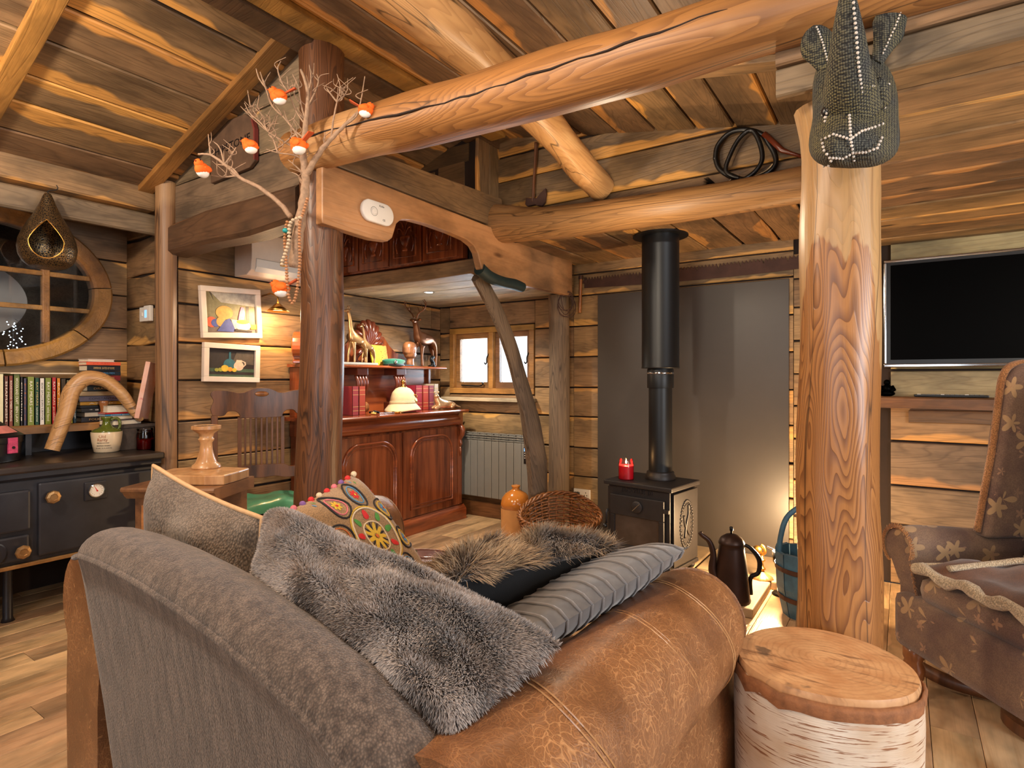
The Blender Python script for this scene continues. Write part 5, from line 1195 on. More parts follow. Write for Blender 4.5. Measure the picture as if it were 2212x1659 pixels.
def curved_text(parent, txt, size, mat, r, z, ang0, width, name='lettering', slant=0.):
    me = text_mesh(txt, size, .0003); me.materials.clear(); me.materials.append(M[mat])
    xs = [v.co.x for v in me.vertices]; k = width/(max(xs)-min(xs))
    for v in me.vertices:
        a = ang0+v.co.x*k/r; rr = r+.0006+v.co.z; zz = v.co.y+z; v.co = (rr*math.cos(a), rr*math.sin(a), zz)
    o = bpy.data.objects.new(name, me); COL.objects.link(o); o.parent = parent; return o
curved_text(fg, 'Old', .026, 'ink_brown', .0765, .095, -.12, .034); curved_text(fg, 'Rarity', .024, 'ink_brown', .0755, .076, -.12, .05)
curved_text(fg, 'THE BULLOCH LADE', .008, 'ink_black', .0735, .058, -.1, .06); curved_text(fg, 'SCOTCH WHISKY', .009, 'ink_black', .071, .042, -.05, .07); curved_text(fg, 'DE LUXE', .006, 'ink_black', .069, .028, -.05, .08)
lc = [(.04, 0), (.044, .01), (.036, .03), (.028, .06), (.036, .075), (.024, .085), (.016, .10), (.0145, .20), (.016, .24), (.02, .262), (.026, .275), (.028, .285), (.024, .292)]
tag(MB().lathe(lc, 20).build('tall_candlestick', 'turned_oak', smooth=True, angle=50), 'tall slim turned wooden candlestick behind the flagon', 'candlestick').location = (-4.0, 1.52, .822)
q = NT('red_wax'); M['red_wax'] = q.fin(srgb(206, 12, 22), .35)
q = NT('clear_glass'); fr_ = q.n('Fresnel', {'IOR': 1.45}); ms_ = q.n('MixShader', {0: fr_.outputs[0], 1: q.n('BsdfTransparent', {0: (.95, .95, .95, 1)}).outputs[0], 2: q.n('BsdfGlossy', {'Roughness': .03}).outputs[0]}); q.t.links.new(ms_.outputs[0], q.out.inputs[0]); M['clear_glass'] = q.m
q = NT('red_glass'); fr_ = q.n('Fresnel', {'IOR': 1.45}); ms_ = q.n('MixShader', {0: fr_.outputs[0], 1: q.n('BsdfTransparent', {0: (.35, .02, .03, 1)}).outputs[0], 2: q.n('BsdfGlossy', {'Roughness': .03}).outputs[0]}); q.t.links.new(ms_.outputs[0], q.out.inputs[0]); M['red_glass'] = q.m
j = thing('candle_jar', (-3.78, 1.655, .822), 'red candle in a clip-top glass jar at the end of the range', 'candle')
MB().lathe([(.043, .0), (.046, .004), (.046, .09), (.042, .105), (.042, .118)], 24, caps=(1, 0)).build('glass_jar', 'red_glass', j, smooth=True, angle=50)
MB().lathe([(0, .004), (.0435, .004), (.0435, .06), (0, .06)], 24).build('wax', 'red_wax', j, smooth=True, angle=40)
MB().tube([(.046, -.02, .07), (.05, -.02, .10), (.045, -.02, .125), (.045, .0, .13)], .0015, 5).tube([(.043*math.cos(2*math.pi*i/20), .043*math.sin(2*math.pi*i/20), .108) for i in range(20)], .0015, 5, closed=True).build('wire_clip', 'chrome', j)
MB().lathe([(.043, .118), (.044, .122), (.04, .128), (0, .13)], 24).build('glass_lid', 'clear_glass', j, smooth=True, angle=50)
# ================================================================== SIDE TABLE WITH CANDLE HOLDER
fine_wood('table_wood', (140, 96, 60), (92, 60, 38), .4, .2, (16, 3, 16)); fine_wood('drawer_wood', (176, 118, 70), (134, 84, 48), .4, .2, (3, 16, 16))
stb = thing('side_table', (-2.78, 1.43, 0), 'small wooden drawer table with overhanging top left of the sofa', 'table', math.radians(30))
sw_, sd_ = .18, .15
MB().box(-sw_, sw_, -sd_, sd_, .12, .71, .004).build('carcass', 'table_wood', stb)
MB().prism([(-sd_-.04, .765), (-sd_-.045, .757), (-sd_-.045, .748), (-sd_-.03, .738), (-sd_-.022, .725), (-sd_-.006, .71), (sd_, .71), (sd_, .765)], 'x', -sw_-.035, sw_+.035).build('table_top', 'table_wood', stb)
for k in range(4):
    z0 = .145+k*.14; d_ = MB().box(-sw_+.035, sw_-.035, -sd_-.008, -sd_+.02, z0, z0+.115, .003).build('drawer', 'drawer_wood', stb)
    MB().tube([(-sw_+.07, -sd_-.009, z0+.03), (sw_-.07, -sd_-.009, z0+.03), (sw_-.07, -sd_-.009, z0+.088), (-sw_+.07, -sd_-.009, z0+.088)], .003, 5, closed=True).build('drawer_moulding', 'drawer_wood', d_)
    MB().ball((0, -sd_-.016, z0+.058), .012, 10, 7).build('drawer_knob', 'turned_oak', d_, smooth=True)
for sx in (-1, 1):
    for sy in (-1, 1): MB().box(sx*(sw_-.03)-.02, sx*(sw_-.03)+.02, sy*(sd_-.03)-.02, sy*(sd_-.03)+.02, 0, .12, .003).build('leg', 'table_wood', stb)
sl = thing('wood_slab', (-2.765, 1.455, .766), 'thick live-edge wooden slab on the side table', 'slab', math.radians(30))
MB().prism([(-.17, -.10), (-.10, -.135), (.0, -.13), (.10, -.135), (.185, -.12), (.19, .0), (.185, .10), (.05, .125), (-.10, .12), (-.18, .06)], 'z', 0, .045).build('slab_body', 'pale_turned', sl, bevel=.006)
chd = thing('candle_holder', (-2.82, 1.51, .811), 'turned pale wooden pillar candle holder on the slab', 'candle holder')
MB().lathe([(.062, 0), (.066, .006), (.062, .018), (.05, .026), (.046, .034), (.036, .06), (.029, .09), (.027, .125), (.034, .135), (.036, .142), (.03, .15), (.034, .168), (.058, .186), (.066, .192), (.066, .207), (.058, .209), (.054, .203), (0, .203)], 32).build('turned_stem', 'pale_turned', chd, smooth=True, angle=50)
MB().lathe([(0, .2035), (.05, .2035), (.05, .206), (0, .206)], 24).build('drip_plate', 'black_iron', chd)
# ================================================================== WOODEN ARMCHAIR
L_ = Vector((-3.50, 1.93, 0)); Rr = Vector((-3.30, 2.42, 0)); bd = (Rr-L_).normalized(); mid = (L_+Rr)/2
plain('green_leather', (70, 130, 96), .3, 0., .25, 7., Coat_Weight=.3)
wc = thing('wooden_armchair', tuple(mid), 'dark carved wooden armchair with slatted back and green seat pad', 'chair', math.atan2(bd.y, bd.x))
hwid = .27
# top rail outline in (x,z), back at y=0, seat towards -y
tr_ = smooth_path([(-hwid-.01, 1.02, 0), (-hwid-.022, 1.06, 0), (-hwid-.005, 1.11, 0), (-hwid-.022, 1.15, 0), (-hwid+.005, 1.175, 0), (-hwid+.09, 1.168, 0), (-hwid+.13, 1.158, 0), (-.10, 1.16, 0), (-.055, 1.182, 0), (0, 1.188, 0), (.055, 1.182, 0), (.10, 1.16, 0), (hwid-.13, 1.158, 0), (hwid-.09, 1.168, 0), (hwid-.005, 1.175, 0), (hwid+.022, 1.15, 0), (hwid+.005, 1.11, 0), (hwid+.022, 1.06, 0), (hwid+.01, 1.02, 0)], 3)
bt_ = smooth_path([(hwid-.03, 1.015, 0), (hwid-.055, 1.02, 0), (hwid-.075, 1.042, 0), (hwid-.11, 1.045, 0), (hwid-.135, 1.03, 0), (hwid-.145, 1.01, 0), (.12, 1.0, 0), (0, .998, 0), (-.12, 1.0, 0), (-hwid+.145, 1.01, 0), (-hwid+.135, 1.03, 0), (-hwid+.11, 1.045, 0), (-hwid+.075, 1.042, 0), (-hwid+.055, 1.02, 0), (-hwid+.03, 1.015, 0)], 3)
rail = MB().prism([(p.x, p.y) for p in tr_]+[(p.x, p.y) for p in bt_], 'y', -.012, .012).build('crest_rail', 'chair_oak', wc, bevel=.003)
MB().lathe([(0, 0), (.042, 0), (.038, .004), (0, .006)], 20, (0, -.012, 1.15), Matrix.Rotation(math.pi/2, 3, 'X') @ Matrix.Diagonal((1, .42, 1)).to_3x3()).build('carved_shell', 'turned_oak', rail, smooth=True)
lr = smooth_path([(-hwid, .685, 0), (-.18, .675, 0), (-.13, .695, 0), (0, .70, 0), (.13, .695, 0), (.18, .675, 0), (hwid, .685, 0)], 4); lb_ = smooth_path([(hwid, .61, 0), (.15, .605, 0), (.08, .62, 0), (0, .615, 0), (-.08, .62, 0), (-.15, .605, 0), (-hwid, .61, 0)], 4)
MB().prism([(p.x, p.y) for p in lr]+[(p.x, p.y) for p in lb_], 'y', -.011, .011).build('lower_rail', 'chair_oak', wc, bevel=.003)
for i in range(9):
    x = -.128+i*.032; w_ = .011 if i in (0, 8) else .006
    MB().box(x-w_, x+w_, -.006, .006, .69, 1.005, .002).build('slat', 'chair_oak', wc)
for sx in (-1, 1):
    MB().box(sx*hwid-.018, sx*hwid+.018, -.018, .014, 0.0, 1.02, .004).build('back_post', 'chair_oak', wc)
    arm_p = smooth_path([(sx*hwid, -.01, .735), (sx*(hwid+.02), -.12, .742), (sx*(hwid+.045), -.26, .735), (sx*(hwid+.055), -.36, .728)], 5)
    MB().tube(arm_p, lerp_list([.012, .017, .026, .024], len(arm_p)), 10, flat=.5, up=(0, 0, 1)).build('armrest', 'chair_oak', wc, smooth=True)
    MB().box(sx*(hwid+.045)-.014, sx*(hwid+.045)+.014, -.33, -.30, .44, .73, .003).build('arm_post', 'chair_oak', wc)
    MB().box(sx*(hwid-.01)-.018, sx*(hwid-.01)+.018, -.42, -.385, 0, .44, .004).build('leg', 'chair_oak', wc)
MB().box(-hwid-.02, hwid+.02, -.44, .0, .43, .465, .008).build('seat', 'chair_oak', wc)
pq2 = Pillow([(-hwid+.02, -.43, .475), (hwid-.02, -.43, .475), (hwid-.03, -.03, .475), (-hwid+.03, -.03, .475)], (.06, .008), .03, .01, 40)
mb = MB()
for sd in (1, -1): mb.grid(lambda u, v: pq2.s(u, v, sd), 14, 14)
mb.build('seat_pad', 'green_leather', wc, smooth=True)
for zz in (.2, .3): MB().tube([(-hwid+.01, -.40, zz), (hwid-.01, -.40, zz)], .009, 8).build('stretcher', 'chair_oak', wc, smooth=True)
# ================================================================== PICTURES
for nm, c in (('paint_wall', (120, 112, 82)), ('paint_roof', (160, 154, 146)), ('paint_basket', (186, 142, 70)), ('paint_pink', (226, 120, 150)), ('paint_blue', (62, 74, 140)), ('paint_red', (206, 84, 54)), ('paint_cream', (224, 196, 172)), ('paint_yellow', (222, 176, 30)), ('paint_ground', (104, 90, 84)), ('paint_dark', (38, 30, 30)), ('paint_teal', (40, 92, 106)), ('paint_lemon', (206, 172, 56)), ('paint_orange', (232, 150, 44)), ('paint_lime', (150, 150, 60)), ('paint_jug', (204, 178, 156)), ('paint_green', (58, 80, 62)), ('paint_olive', (74, 66, 58))):
    plain(nm, c, .6, 0., .22, 40.)
def picture(y0, y1, z0, z1, label, bg, blobs, tilt=0.):
    """framed picture on wall A; blobs are (material, outline) in 0..1 picture space"""
    p = thing('framed_painting', (XA+.004, (y0+y1)/2, (z0+z1)/2), label, 'painting', rot=(tilt, 0, 0)); hy, hz = (y1-y0)/2, (z1-z0)/2; fw_ = .034
    fm = MB(); fm.box(0, .032, -hy, hy, hz-fw_, hz, .003).box(0, .032, -hy, hy, -hz, -hz+fw_, .003).box(0, .032, -hy, -hy+fw_, -hz+fw_, hz-fw_, .003).box(0, .032, hy-fw_, hy, -hz+fw_, hz-fw_, .003); fm.build('frame', 'white_paint', p)
    cvs = MB().box(.004, .014, -hy+fw_, hy-fw_, -hz+fw_, hz-fw_).build('canvas', bg, p)
    iy, iz = hy-fw_, hz-fw_
    for i, (m, out) in enumerate(blobs):
        MB().prism([(-iy+2*iy*u, -iz+2*iz*v) for (u, v) in out], 'x', .0135, .0145+.0004*i).build('brushwork', m, cvs)
def disc(u, v, ru, rv, n=20): return [(u+ru*math.cos(2*math.pi*k/n), v+rv*math.sin(2*math.pi*k/n)) for k in range(n)]
p0, p1 = W(440, 610, X=XA), W(568, 715, X=XA)
picture(1.925, 2.335, 1.515, 1.845, 'white-framed painting of baskets and a pink-robed figure, the upper of two', 'paint_wall', [
 ('paint_ground', [(0, 0), (1, 0), (1, .2), (.6, .16), (0, .14)]), ('paint_olive', [(.08, 1), (.16, .8), (.12, 1)]), ('paint_roof', [(.1, 1), (.3, .75), (1, .68), (1, 1)]), ('paint_olive', [(.8, .68), (.86, .68), (.86, .3), (.8, .3)]),
 ('paint_basket', disc(.36, .5, .17, .17)), ('paint_red', disc(.1, .26, .1, .13)), ('paint_blue', disc(.18, .24, .09, .1)), ('paint_basket', disc(.28, .27, .09, .12)), ('paint_blue', [(.2, .04), (.35, .3), (.45, .36), (.56, .14), (.52, .02)]), ('paint_cream', [(.48, .34), (.62, .32), (.66, .12), (.55, .1)]),
 ('paint_pink', [(.62, .3), (.66, .52), (.70, .66), (.76, .64), (.77, .5), (.74, .28)]), ('paint_cream', disc(.72, .18, .16, .12)), ('paint_yellow', disc(.72, .28, .13, .055)), ('paint_yellow', [(.88, .1), (1, .1), (1, .22), (.88, .22)]), ('paint_dark', [(.55, .1), (.9, .06), (.9, .02), (.55, .05)])], .05)
picture(1.94, 2.325, 1.225, 1.475, 'white-framed still life of bottle, jug and fruit, the lower of two', 'paint_dark', [
 ('paint_green', [(0, 0), (1, 0), (1, .3), (0, .3)]), ('paint_dark', [(0, .08), (1, .08), (1, .18), (0, .18)]), ('paint_olive', [(.5, .5), (1, .45), (1, .95), (.6, .9)]),
 ('paint_teal', disc(.45, .45, .13, .2)), ('paint_teal', [(.43, .6), (.435, .9), (.475, .9), (.48, .6)]), ('paint_jug', disc(.65, .4, .11, .17)), ('paint_jug', [(.58, .52), (.6, .62), (.72, .62), (.72, .52)]), ('paint_jug', [(.72, .6), (.80, .55), (.81, .45), (.74, .34), (.78, .46), (.77, .54), (.71, .57)]),
 ('paint_lime', disc(.18, .24, .045, .06)), ('paint_lime', disc(.26, .25, .05, .07)), ('paint_lemon', disc(.35, .3, .08, .12)), ('paint_orange', disc(.46, .27, .05, .08)), ('paint_lemon', disc(.55, .25, .05, .07))], -.02)
# ================================================================== AIR CONDITIONER, SWITCH, CLOCK
acu = thing('air_conditioner', (XA+.002, 2.46, 1.925), 'white wall air conditioner under the dark beam', 'air conditioner')
MB().prism([(0, 0), (.14, 0), (.19, .03), (.20, .10), (.20, .27), (.19, .285), (0, .285)], 'y', -.30, .42).build('casing', 'white_paint', acu, bevel=.004)
MB().prism([(.185, .02), (.205, .05), (.208, .10), (.202, .105), (.195, .06)], 'y', -.27, .40).build('louvre', 'white_plastic', acu)
plain('label_yellow', (224, 160, 40), .5); MB().box(.203, .2075, -.10, -.045, .08, .105).build('warning_sticker', 'label_yellow', acu)
sw1 = thing('light_switch', (-3.965, YP-.003, 1.655), 'white double switch with a lit blue display on the return wall', 'switch')
MB().box(-.075, .002, -.012, .0, -.045, .045, .003).build('switch_plate', 'white_plastic', sw1); MB().box(.002, .085, -.022, .0, -.048, .05, .004).build('thermostat_case', 'white_plastic', sw1)
MB().box(-.045, -.03, -.018, -.01, -.012, .012, .002).build('rocker', 'white_plastic', sw1); MB().box(.018, .045, -.0235, -.02, -.025, .022).build('display', 'lcd_blue', sw1)
ck_ = thing('mantel_clock', (XA+.10, 2.595, 1.354), 'round-headed mahogany mantel clock half hidden by the log post', 'clock', math.radians(-45))
MB().prism([(-.075, 0), (.075, 0), (.075, .02), (.06, .03), (.055, .05)]+[(.105*math.cos(a), .125+.105*math.sin(a)) for a in [math.radians(-45+i*15) for i in range(19)]]+[(-.055, .05), (-.06, .03), (-.075, .02)], 'y', -.04, .04).build('case', 'mahogany_h', ck_, bevel=.006)
MB().lathe([(0, 0), (.06, 0), (.066, .004), (.06, .01), (.055, .008), (0, .008)], 28, (0, -.04, .125), Matrix.Rotation(math.pi/2, 3, 'X')).build('bezel', 'brass', ck_, smooth=True, angle=40); MB().lathe([(0, 0), (.052, 0), (.052, .001), (0, .001)], 28, (0, -.0485, .125), Matrix.Rotation(math.pi/2, 3, 'X')).build('dial', 'dial_white', ck_)
wl = thing('picture_lamp', (-3.50, 2.36, 1.70), 'brass cone wall lamp beside the log post', 'lamp')
MB().lathe([(.02, .05), (.035, .03), (.075, 0), (.078, 0), (.036, .035), (.015, .055)], 24, caps=(0, 0)).build('shade', 'brass', wl, smooth=True); MB().tube([(-.18, 0, .12), (-.08, 0, .13), (0, 0, .10), (0, 0, .05)], .006, 8).build('arm', 'brass', wl, smooth=True)
lamp('POINT', 'picture_lamp_bulb', (-3.50, 2.36, 1.685), 10, (1, .70, .40), .03)
# ================================================================== HANGING LANTERN
q = NT('pierced_metal'); vo = q.n('TexVoronoi', {'Vector': q.coord('Object'), 'Scale': 95.}, feature='DISTANCE_TO_EDGE').outputs[0]; ho = q.mapr(vo, .10, .16)
c = q.mix(q.noise(q.coord('Object'), 12., 3.), srgb(150, 124, 86), srgb(98, 80, 56)); c = q.mix(ho, c, srgb(30, 22, 16)); q.bump(vo, .5, .003); M['pierced_metal'] = q.fin(c, .35, q.mapr(ho, 0., 1., .9, .2))
lp = W(103, 500, X=-3.72)
hl = thing('hanging_lantern', tuple(lp), 'teardrop pierced metal lantern hanging before the oval window', 'lantern', math.radians(-20))
prf = [(.012, .20), (.018, .19), (.024, .175), (.036, .14), (.058, .09), (.085, .04), (.108, -.01), (.122, -.05), (.127, -.09), (.122, -.13), (.105, -.165), (.08, -.187), (.055, -.195), (0, -.197)]
def lan(u, v):
    a = 2*math.pi*v; x = u*(len(prf)-1); i = min(int(x), len(prf)-2); f = x-i; r_ = prf[i][0]*(1-f)+prf[i+1][0]*f; z_ = prf[i][1]*(1-f)+prf[i+1][1]*f
    return (r_*math.cos(a), r_*math.sin(a), z_)
nu, nv = 90, 120; mb = MB(); vs = [lan(i/(nu-1), j/nv) for i in range(nu) for j in range(nv)]; fs = []
def in_hole(p):
    x, y, z = p; h = z+.07
    return x > 0 and ((y/.072)**2+(h/.088)**2 < 1 if h < 0 else (abs(y)/.072 < (1-(h/.115)**1.3) if h < .115 else False))
for i in range(nu-1):
    for j_ in range(nv):
        f = (i*nv+j_, i*nv+(j_+1) % nv, (i+1)*nv+(j_+1) % nv, (i+1)*nv+j_); c_ = sum((Vector(vs[k]) for k in f), Vector())/4
        if not in_hole(c_): fs.append(f)
lb1 = mb.add(vs, fs).build('shell', 'pierced_metal', hl, smooth=True); md = lb1.modifiers.new('solid', 'SOLIDIFY'); md.thickness = .002
rim = []; yz = [(.072*math.cos(math.pi+math.pi*k/18), .088*math.sin(math.pi+math.pi*k/18)) for k in range(19)]
yz += [(.072*(1-(h/.115)**1.3), h) for h in [.115*k/10 for k in range(1, 11)]]+[(-.072*(1-(h/.115)**1.3), h) for h in [.115*k/10 for k in range(9, 0, -1)]]
for (y_, h) in yz:
    z_ = h-.07; x = .127
    for (r0, z0), (r1, z1) in zip(prf, prf[1:]):
        if z1 <= z_ <= z0: f = (z0-z_)/(z0-z1); x = r0*(1-f)+r1*f
    rim.append((math.sqrt(max(x*x-y_*y_, .0004))+.001, y_, z_))
MB().tube(rim, .003, 6, closed=True).build('opening_rim', 'brass', hl, smooth=True)
MB().tube(smooth_path([(0, 0, .20), (.0, .004, .215), (.0, .03, .222), (.0, .042, .235), (0, .036, .25)], 5), .0025, 6).build('hook', 'black_iron', hl, smooth=True)
# ================================================================== NAME BOARD
nb = thing('name_board', (-2.98, YP-.004, 2.485), 'dark carved barrel-end name board on the upper partition', 'sign', rot=(0, math.radians(-2), 0))
plain('charred_wood', (88, 64, 46), .7, 0., .3, 14., .4); plain('red_edge', (110, 40, 32), .7)
out = [(-.20, -.15), (.17, -.15), (.22, -.125), (.225, .04), (.20, .10), (.14, .14), (-.02, .15), (-.14, .135), (-.20, .08)]
MB().prism(out, 'y', -.022, 0).build('board', 'charred_wood', nb, bevel=.004)
MB().prism([(.212, -.12), (.222, -.12), (.227, .04), (.205, .095), (.195, .09), (.216, .035)], 'y', -.0235, -.001).build('painted_edge', 'red_edge', nb)
lettering('SHIPSTONE', .062, 'hat_black', nb, Matrix.Translation((.0, -.0222, .005)) @ Matrix.Rotation(math.pi/2, 4, 'X'), width=.37, depth=.0008)
# ================================================================== BRANCH, BEADS AND BIRDS ON THE LOG POST
TB = 2.45
plain('twig_bark', (150, 122, 98), .85, 0., .25, 60., .6)
br = thing('twig_branch', tuple(W(645, 560, t=TB)), 'bare twiggy branch fixed to the dark log post', 'branch')
def bp_(x, y, dt=0.): return W(x, y, t=TB+dt)-br.location
def limb(pts, r0, r1, name='twig', seg=6):
    P = smooth_path([bp_(*p) for p in pts], 5); MB().tube(P, lerp_list([r0, r1], len(P)), seg, jag=lambda i, k: .12*math.sin(i*2.1+k)).build(name, 'twig_bark', br, smooth=True); return P
limb([(636, 578), (645, 500, -.02), (655, 440), (660, 390), (655, 330), (660, 270), (665, 200), (650, 150)], .026, .005, 'main_stem', 8)
limb([(628, 470), (605, 440), (560, 405), (520, 385), (485, 355), (455, 335), (428, 333)], .012, .004, 'bough')
limb([(660, 380), (690, 330, -.04), (715, 300, -.06), (745, 270, -.08), (775, 240, -.1)], .014, .005, 'bough')
rg = random.Random(11)
tw_ = [[(520, 385), (500, 362), (470, 355)], [(485, 355), (475, 320), (460, 305)], [(485, 355), (500, 335), (510, 318)], [(455, 335), (452, 312), (450, 290)], [(510, 380), (480, 382), (455, 378)], [(655, 330), (620, 310, .04), (580, 285, .06), (545, 255, .08), (520, 230, .1)], [(580, 285, .06), (560, 262, .06), (540, 245, .06), (528, 222, .06)], [(655, 330), (640, 290), (610, 250), (585, 225), (575, 190)], [(610, 250), (590, 230), (570, 180), (562, 155)], [(660, 270), (640, 240), (625, 200), (620, 165)], [(625, 200), (610, 180), (600, 150), (607, 132)], [(665, 200), (672, 170), (668, 140)], [(665, 230), (680, 200), (688, 175), (684, 160)], [(660, 300), (640, 285), (622, 262), (612, 235)], [(640, 290), (625, 300), (600, 320), (570, 330)], [(715, 300, -.06), (720, 260, -.06), (728, 220, -.06), (735, 190, -.06), (728, 160, -.06)], [(728, 220, -.06), (745, 205, -.06), (752, 190, -.06)], [(728, 220, -.06), (712, 200, -.06), (706, 190, -.06)], [(745, 270, -.08), (770, 250, -.1), (780, 215, -.12), (788, 165, -.12)], [(655, 345), (635, 335), (600, 330), (575, 322)], [(600, 330), (590, 300), (580, 290)], [(660, 380), (640, 360), (622, 345)], [(655, 400), (645, 380), (630, 372)], [(575, 190), (560, 170), (553, 148)], [(545, 255, .08), (540, 225, .08), (535, 195, .08)], [(545, 255, .08), (555, 235, .08), (560, 205, .08)], [(660, 260), (650, 225), (645, 190), (632, 160)], [(650, 225), (636, 205), (640, 170)], [(690, 330, -.04), (700, 310, -.04), (702, 285, -.04)], [(580, 285, .06), (572, 270, .06), (570, 250, .06)]]
for t in tw_: limb(t, .0048, .0018, 'twig', 5)
for i in range(95):
    t = rg.choice(tw_); a = rg.choice(t[:-1] if len(t) > 2 else t); dt = a[2] if len(a) > 2 else 0
    x, y = a[0]+rg.uniform(-4, 4), a[1]; limb([(a[0], a[1], dt), (a[0]+rg.uniform(-14, 14), a[1]-rg.uniform(6, 14), dt+rg.uniform(-.02, .02)), (a[0]+rg.uniform(-24, 24), a[1]-rg.uniform(16, 40), dt+rg.uniform(-.04, .04))], .0028, .0012, 'twiglet', 4)
plain('bead_brown', (168, 116, 76), .45, 0., .12, 60.); plain('bead_pale', (190, 168, 140), .5, 0., .1, 60.); plain('bead_teal', (24, 140, 140), .35)
def necklace(name, label, pts, r, mat, every=None):
    P = smooth_path([W(x, y, t=TB-.06+dt) for (x, y, dt) in pts], 14); L = [0]
    for a, b in zip(P, P[1:]): L.append(L[-1]+(b-a).length)
    n = thing(name, tuple(P[0]), label, 'necklace'); proto = None; d = 0; k = 0
    while d < L[-1]:
        i = max(j for j in range(len(L)) if L[j] <= d); i = min(i, len(P)-2); f = (d-L[i])/max(L[i+1]-L[i], 1e-6); p = P[i].lerp(P[i+1], f)-n.location
        mm = every[1] if (every and k % every[0] == every[0]//2) else mat
        if proto is None: b = proto = MB().ball((0, 0, 0), r, 8, 5, (1, 1, .8)).build('bead', mm, n, smooth=True)
        else:
            b = proto.copy(); COL.objects.link(b)
            if mm != mat: b.data = MB().ball((0, 0, 0), r*1.15, 8, 5, (1, 1, .8)).build('bead', mm, n, smooth=True).data if False else proto.data
        b.location = p; d += r*1.75; k += 1
necklace('bead_necklace', 'long brown wooden bead necklace looped on the branch', [(664, 430, 0), (655, 460, -.01), (648, 480, -.02), (647, 520, -.03), (648, 560, -.02), (645, 600, 0), (640, 635, 0), (632, 655, 0), (624, 640, 0), (620, 600, 0), (618, 560, 0), (615, 520, 0), (618, 490, 0), (622, 475, 0)], .0075, 'bead_brown')
necklace('pale_necklace', 'short pale bead string knotted round the branch', [(648, 470, -.03), (632, 476, -.03), (625, 490, -.02), (624, 520, -.02), (617, 545, -.01), (610, 565, 0), (610, 578, 0)], .0085, 'bead_pale')
o = MB().ball((0, 0, 0), .013, 12, 8, (1, 1, .8)).build('teal_bead', 'bead_teal', smooth=True); o.location = W(617, 498, t=TB-.07); tag(o, 'single turquoise bead on the branch', 'bead')
plain('bird_orange', (232, 100, 16), .8, 0., .12, 40.); plain('bird_white', (236, 230, 222), .8); plain('bird_tail', (170, 70, 24), .8)
def bird(px, py, label, ang, size=1., tilt=.0, dt=0., tail=True):
    b = thing('toy_bird', tuple(W(px, py, t=TB-.05+dt)), label, 'bird', rot=(tilt, 0, YAW+ang), group='orange toy birds')
    k = size
    MB().ball((0, 0, 0), .030*k, 14, 10, (1.15, .85, .95)).build('body', 'bird_orange', b, smooth=True)
    MB().ball((.002*k, 0, -.010*k), .0275*k, 14, 10, (1.05, .84, .85)).build('belly', 'bird_white', b, smooth=True)
    h = MB().ball((-.020*k, 0, .018*k), .0185*k, 12, 8).build('head', 'bird_orange', b, smooth=True)
    MB().lathe([(.004*k, 0), (0, .012*k)], 6, (-.037*k, 0, .022*k), Matrix.Rotation(-math.pi/2, 3, 'Y')).build('beak', 'bird_tail', h)
    for s_ in (-1, 1): MB().ball((-.028*k, s_*.014*k, .029*k), .0032*k, 6, 5).build('eye', 'black_plastic', h)
    if tail: MB().prism([(.02*k, -.007*k), (.075*k, -.013*k), (.08*k, .010*k), (.02*k, .006*k)], 'z', -.003*k, .003*k).build('tail', 'bird_tail', b).rotation_euler = (0, -.5, 0)
    for s_ in (-1, 1): MB().ball((.008*k, s_*.022*k, .004*k), .018*k, 8, 6, (1.3, .3, .7)).build('wing', 'bird_orange', b, smooth=True)
bird(602, 208, 'orange toy bird highest on the branch', .2, 1.0, tilt=.2, dt=.0)
bird(790, 238, 'orange and white toy bird by the tie beam with dark tail', math.pi*1.05, .9, dt=-.06)
bird(541, 316, 'orange toy bird in front of the carved name board', .1, .95, dt=.06, tail=False)
bird(645, 315, 'orange toy bird against the stem with raised tail', -.5, 1.1, dt=-.02)
bird(437, 366, 'orange toy bird at the far left tip of the branch', math.pi/2-.2, 1., tail=False)
bird(606, 624, 'orange toy bird hanging beside the bead loop', .0, 1.05, dt=0.)
# smoke alarm on the arched plank
al = thing('smoke_alarm', (XW+.1355, 2.02, 2.075), 'white oblong alarm on the arched plank', 'alarm', rot=(0, math.radians(90), 0))
ov = [(.055*math.cos(a), (.05 if math.sin(a) >= 0 else -.05)+.055*math.sin(a)) for a in [2*math.pi*i/32 for i in range(32)]]
MB().prism(ov, 'z', 0, .022).build('case', 'white_plastic', al, bevel=.006, smooth=True)
MB().lathe([(.016, 0), (.016, .002), (.014, .004), (0, .004)], 20, (0, -.03, .022)).build('test_button', 'white_plastic', al, smooth=True, angle=40)
MB().tube([(.022*math.cos(2*math.pi*i/24), -.03+.022*math.sin(2*math.pi*i/24), .0222) for i in range(24)], .0008, 4, closed=True).build('button_ring', 'ink_black', al)
rm = Matrix.Translation((-.028, .0, .0222)) @ Matrix.Rotation(math.pi/2, 4, 'Z')
lettering('Kidde', .014, 'ink_black', al, Matrix.Translation((-.034, .02, .0222)) @ Matrix.Rotation(math.pi/2, 4, 'Z')); lettering('CE', .014, 'ink_black', al, Matrix.Translation((.032, .035, .0222)) @ Matrix.Rotation(math.pi/2, 4, 'Z'))
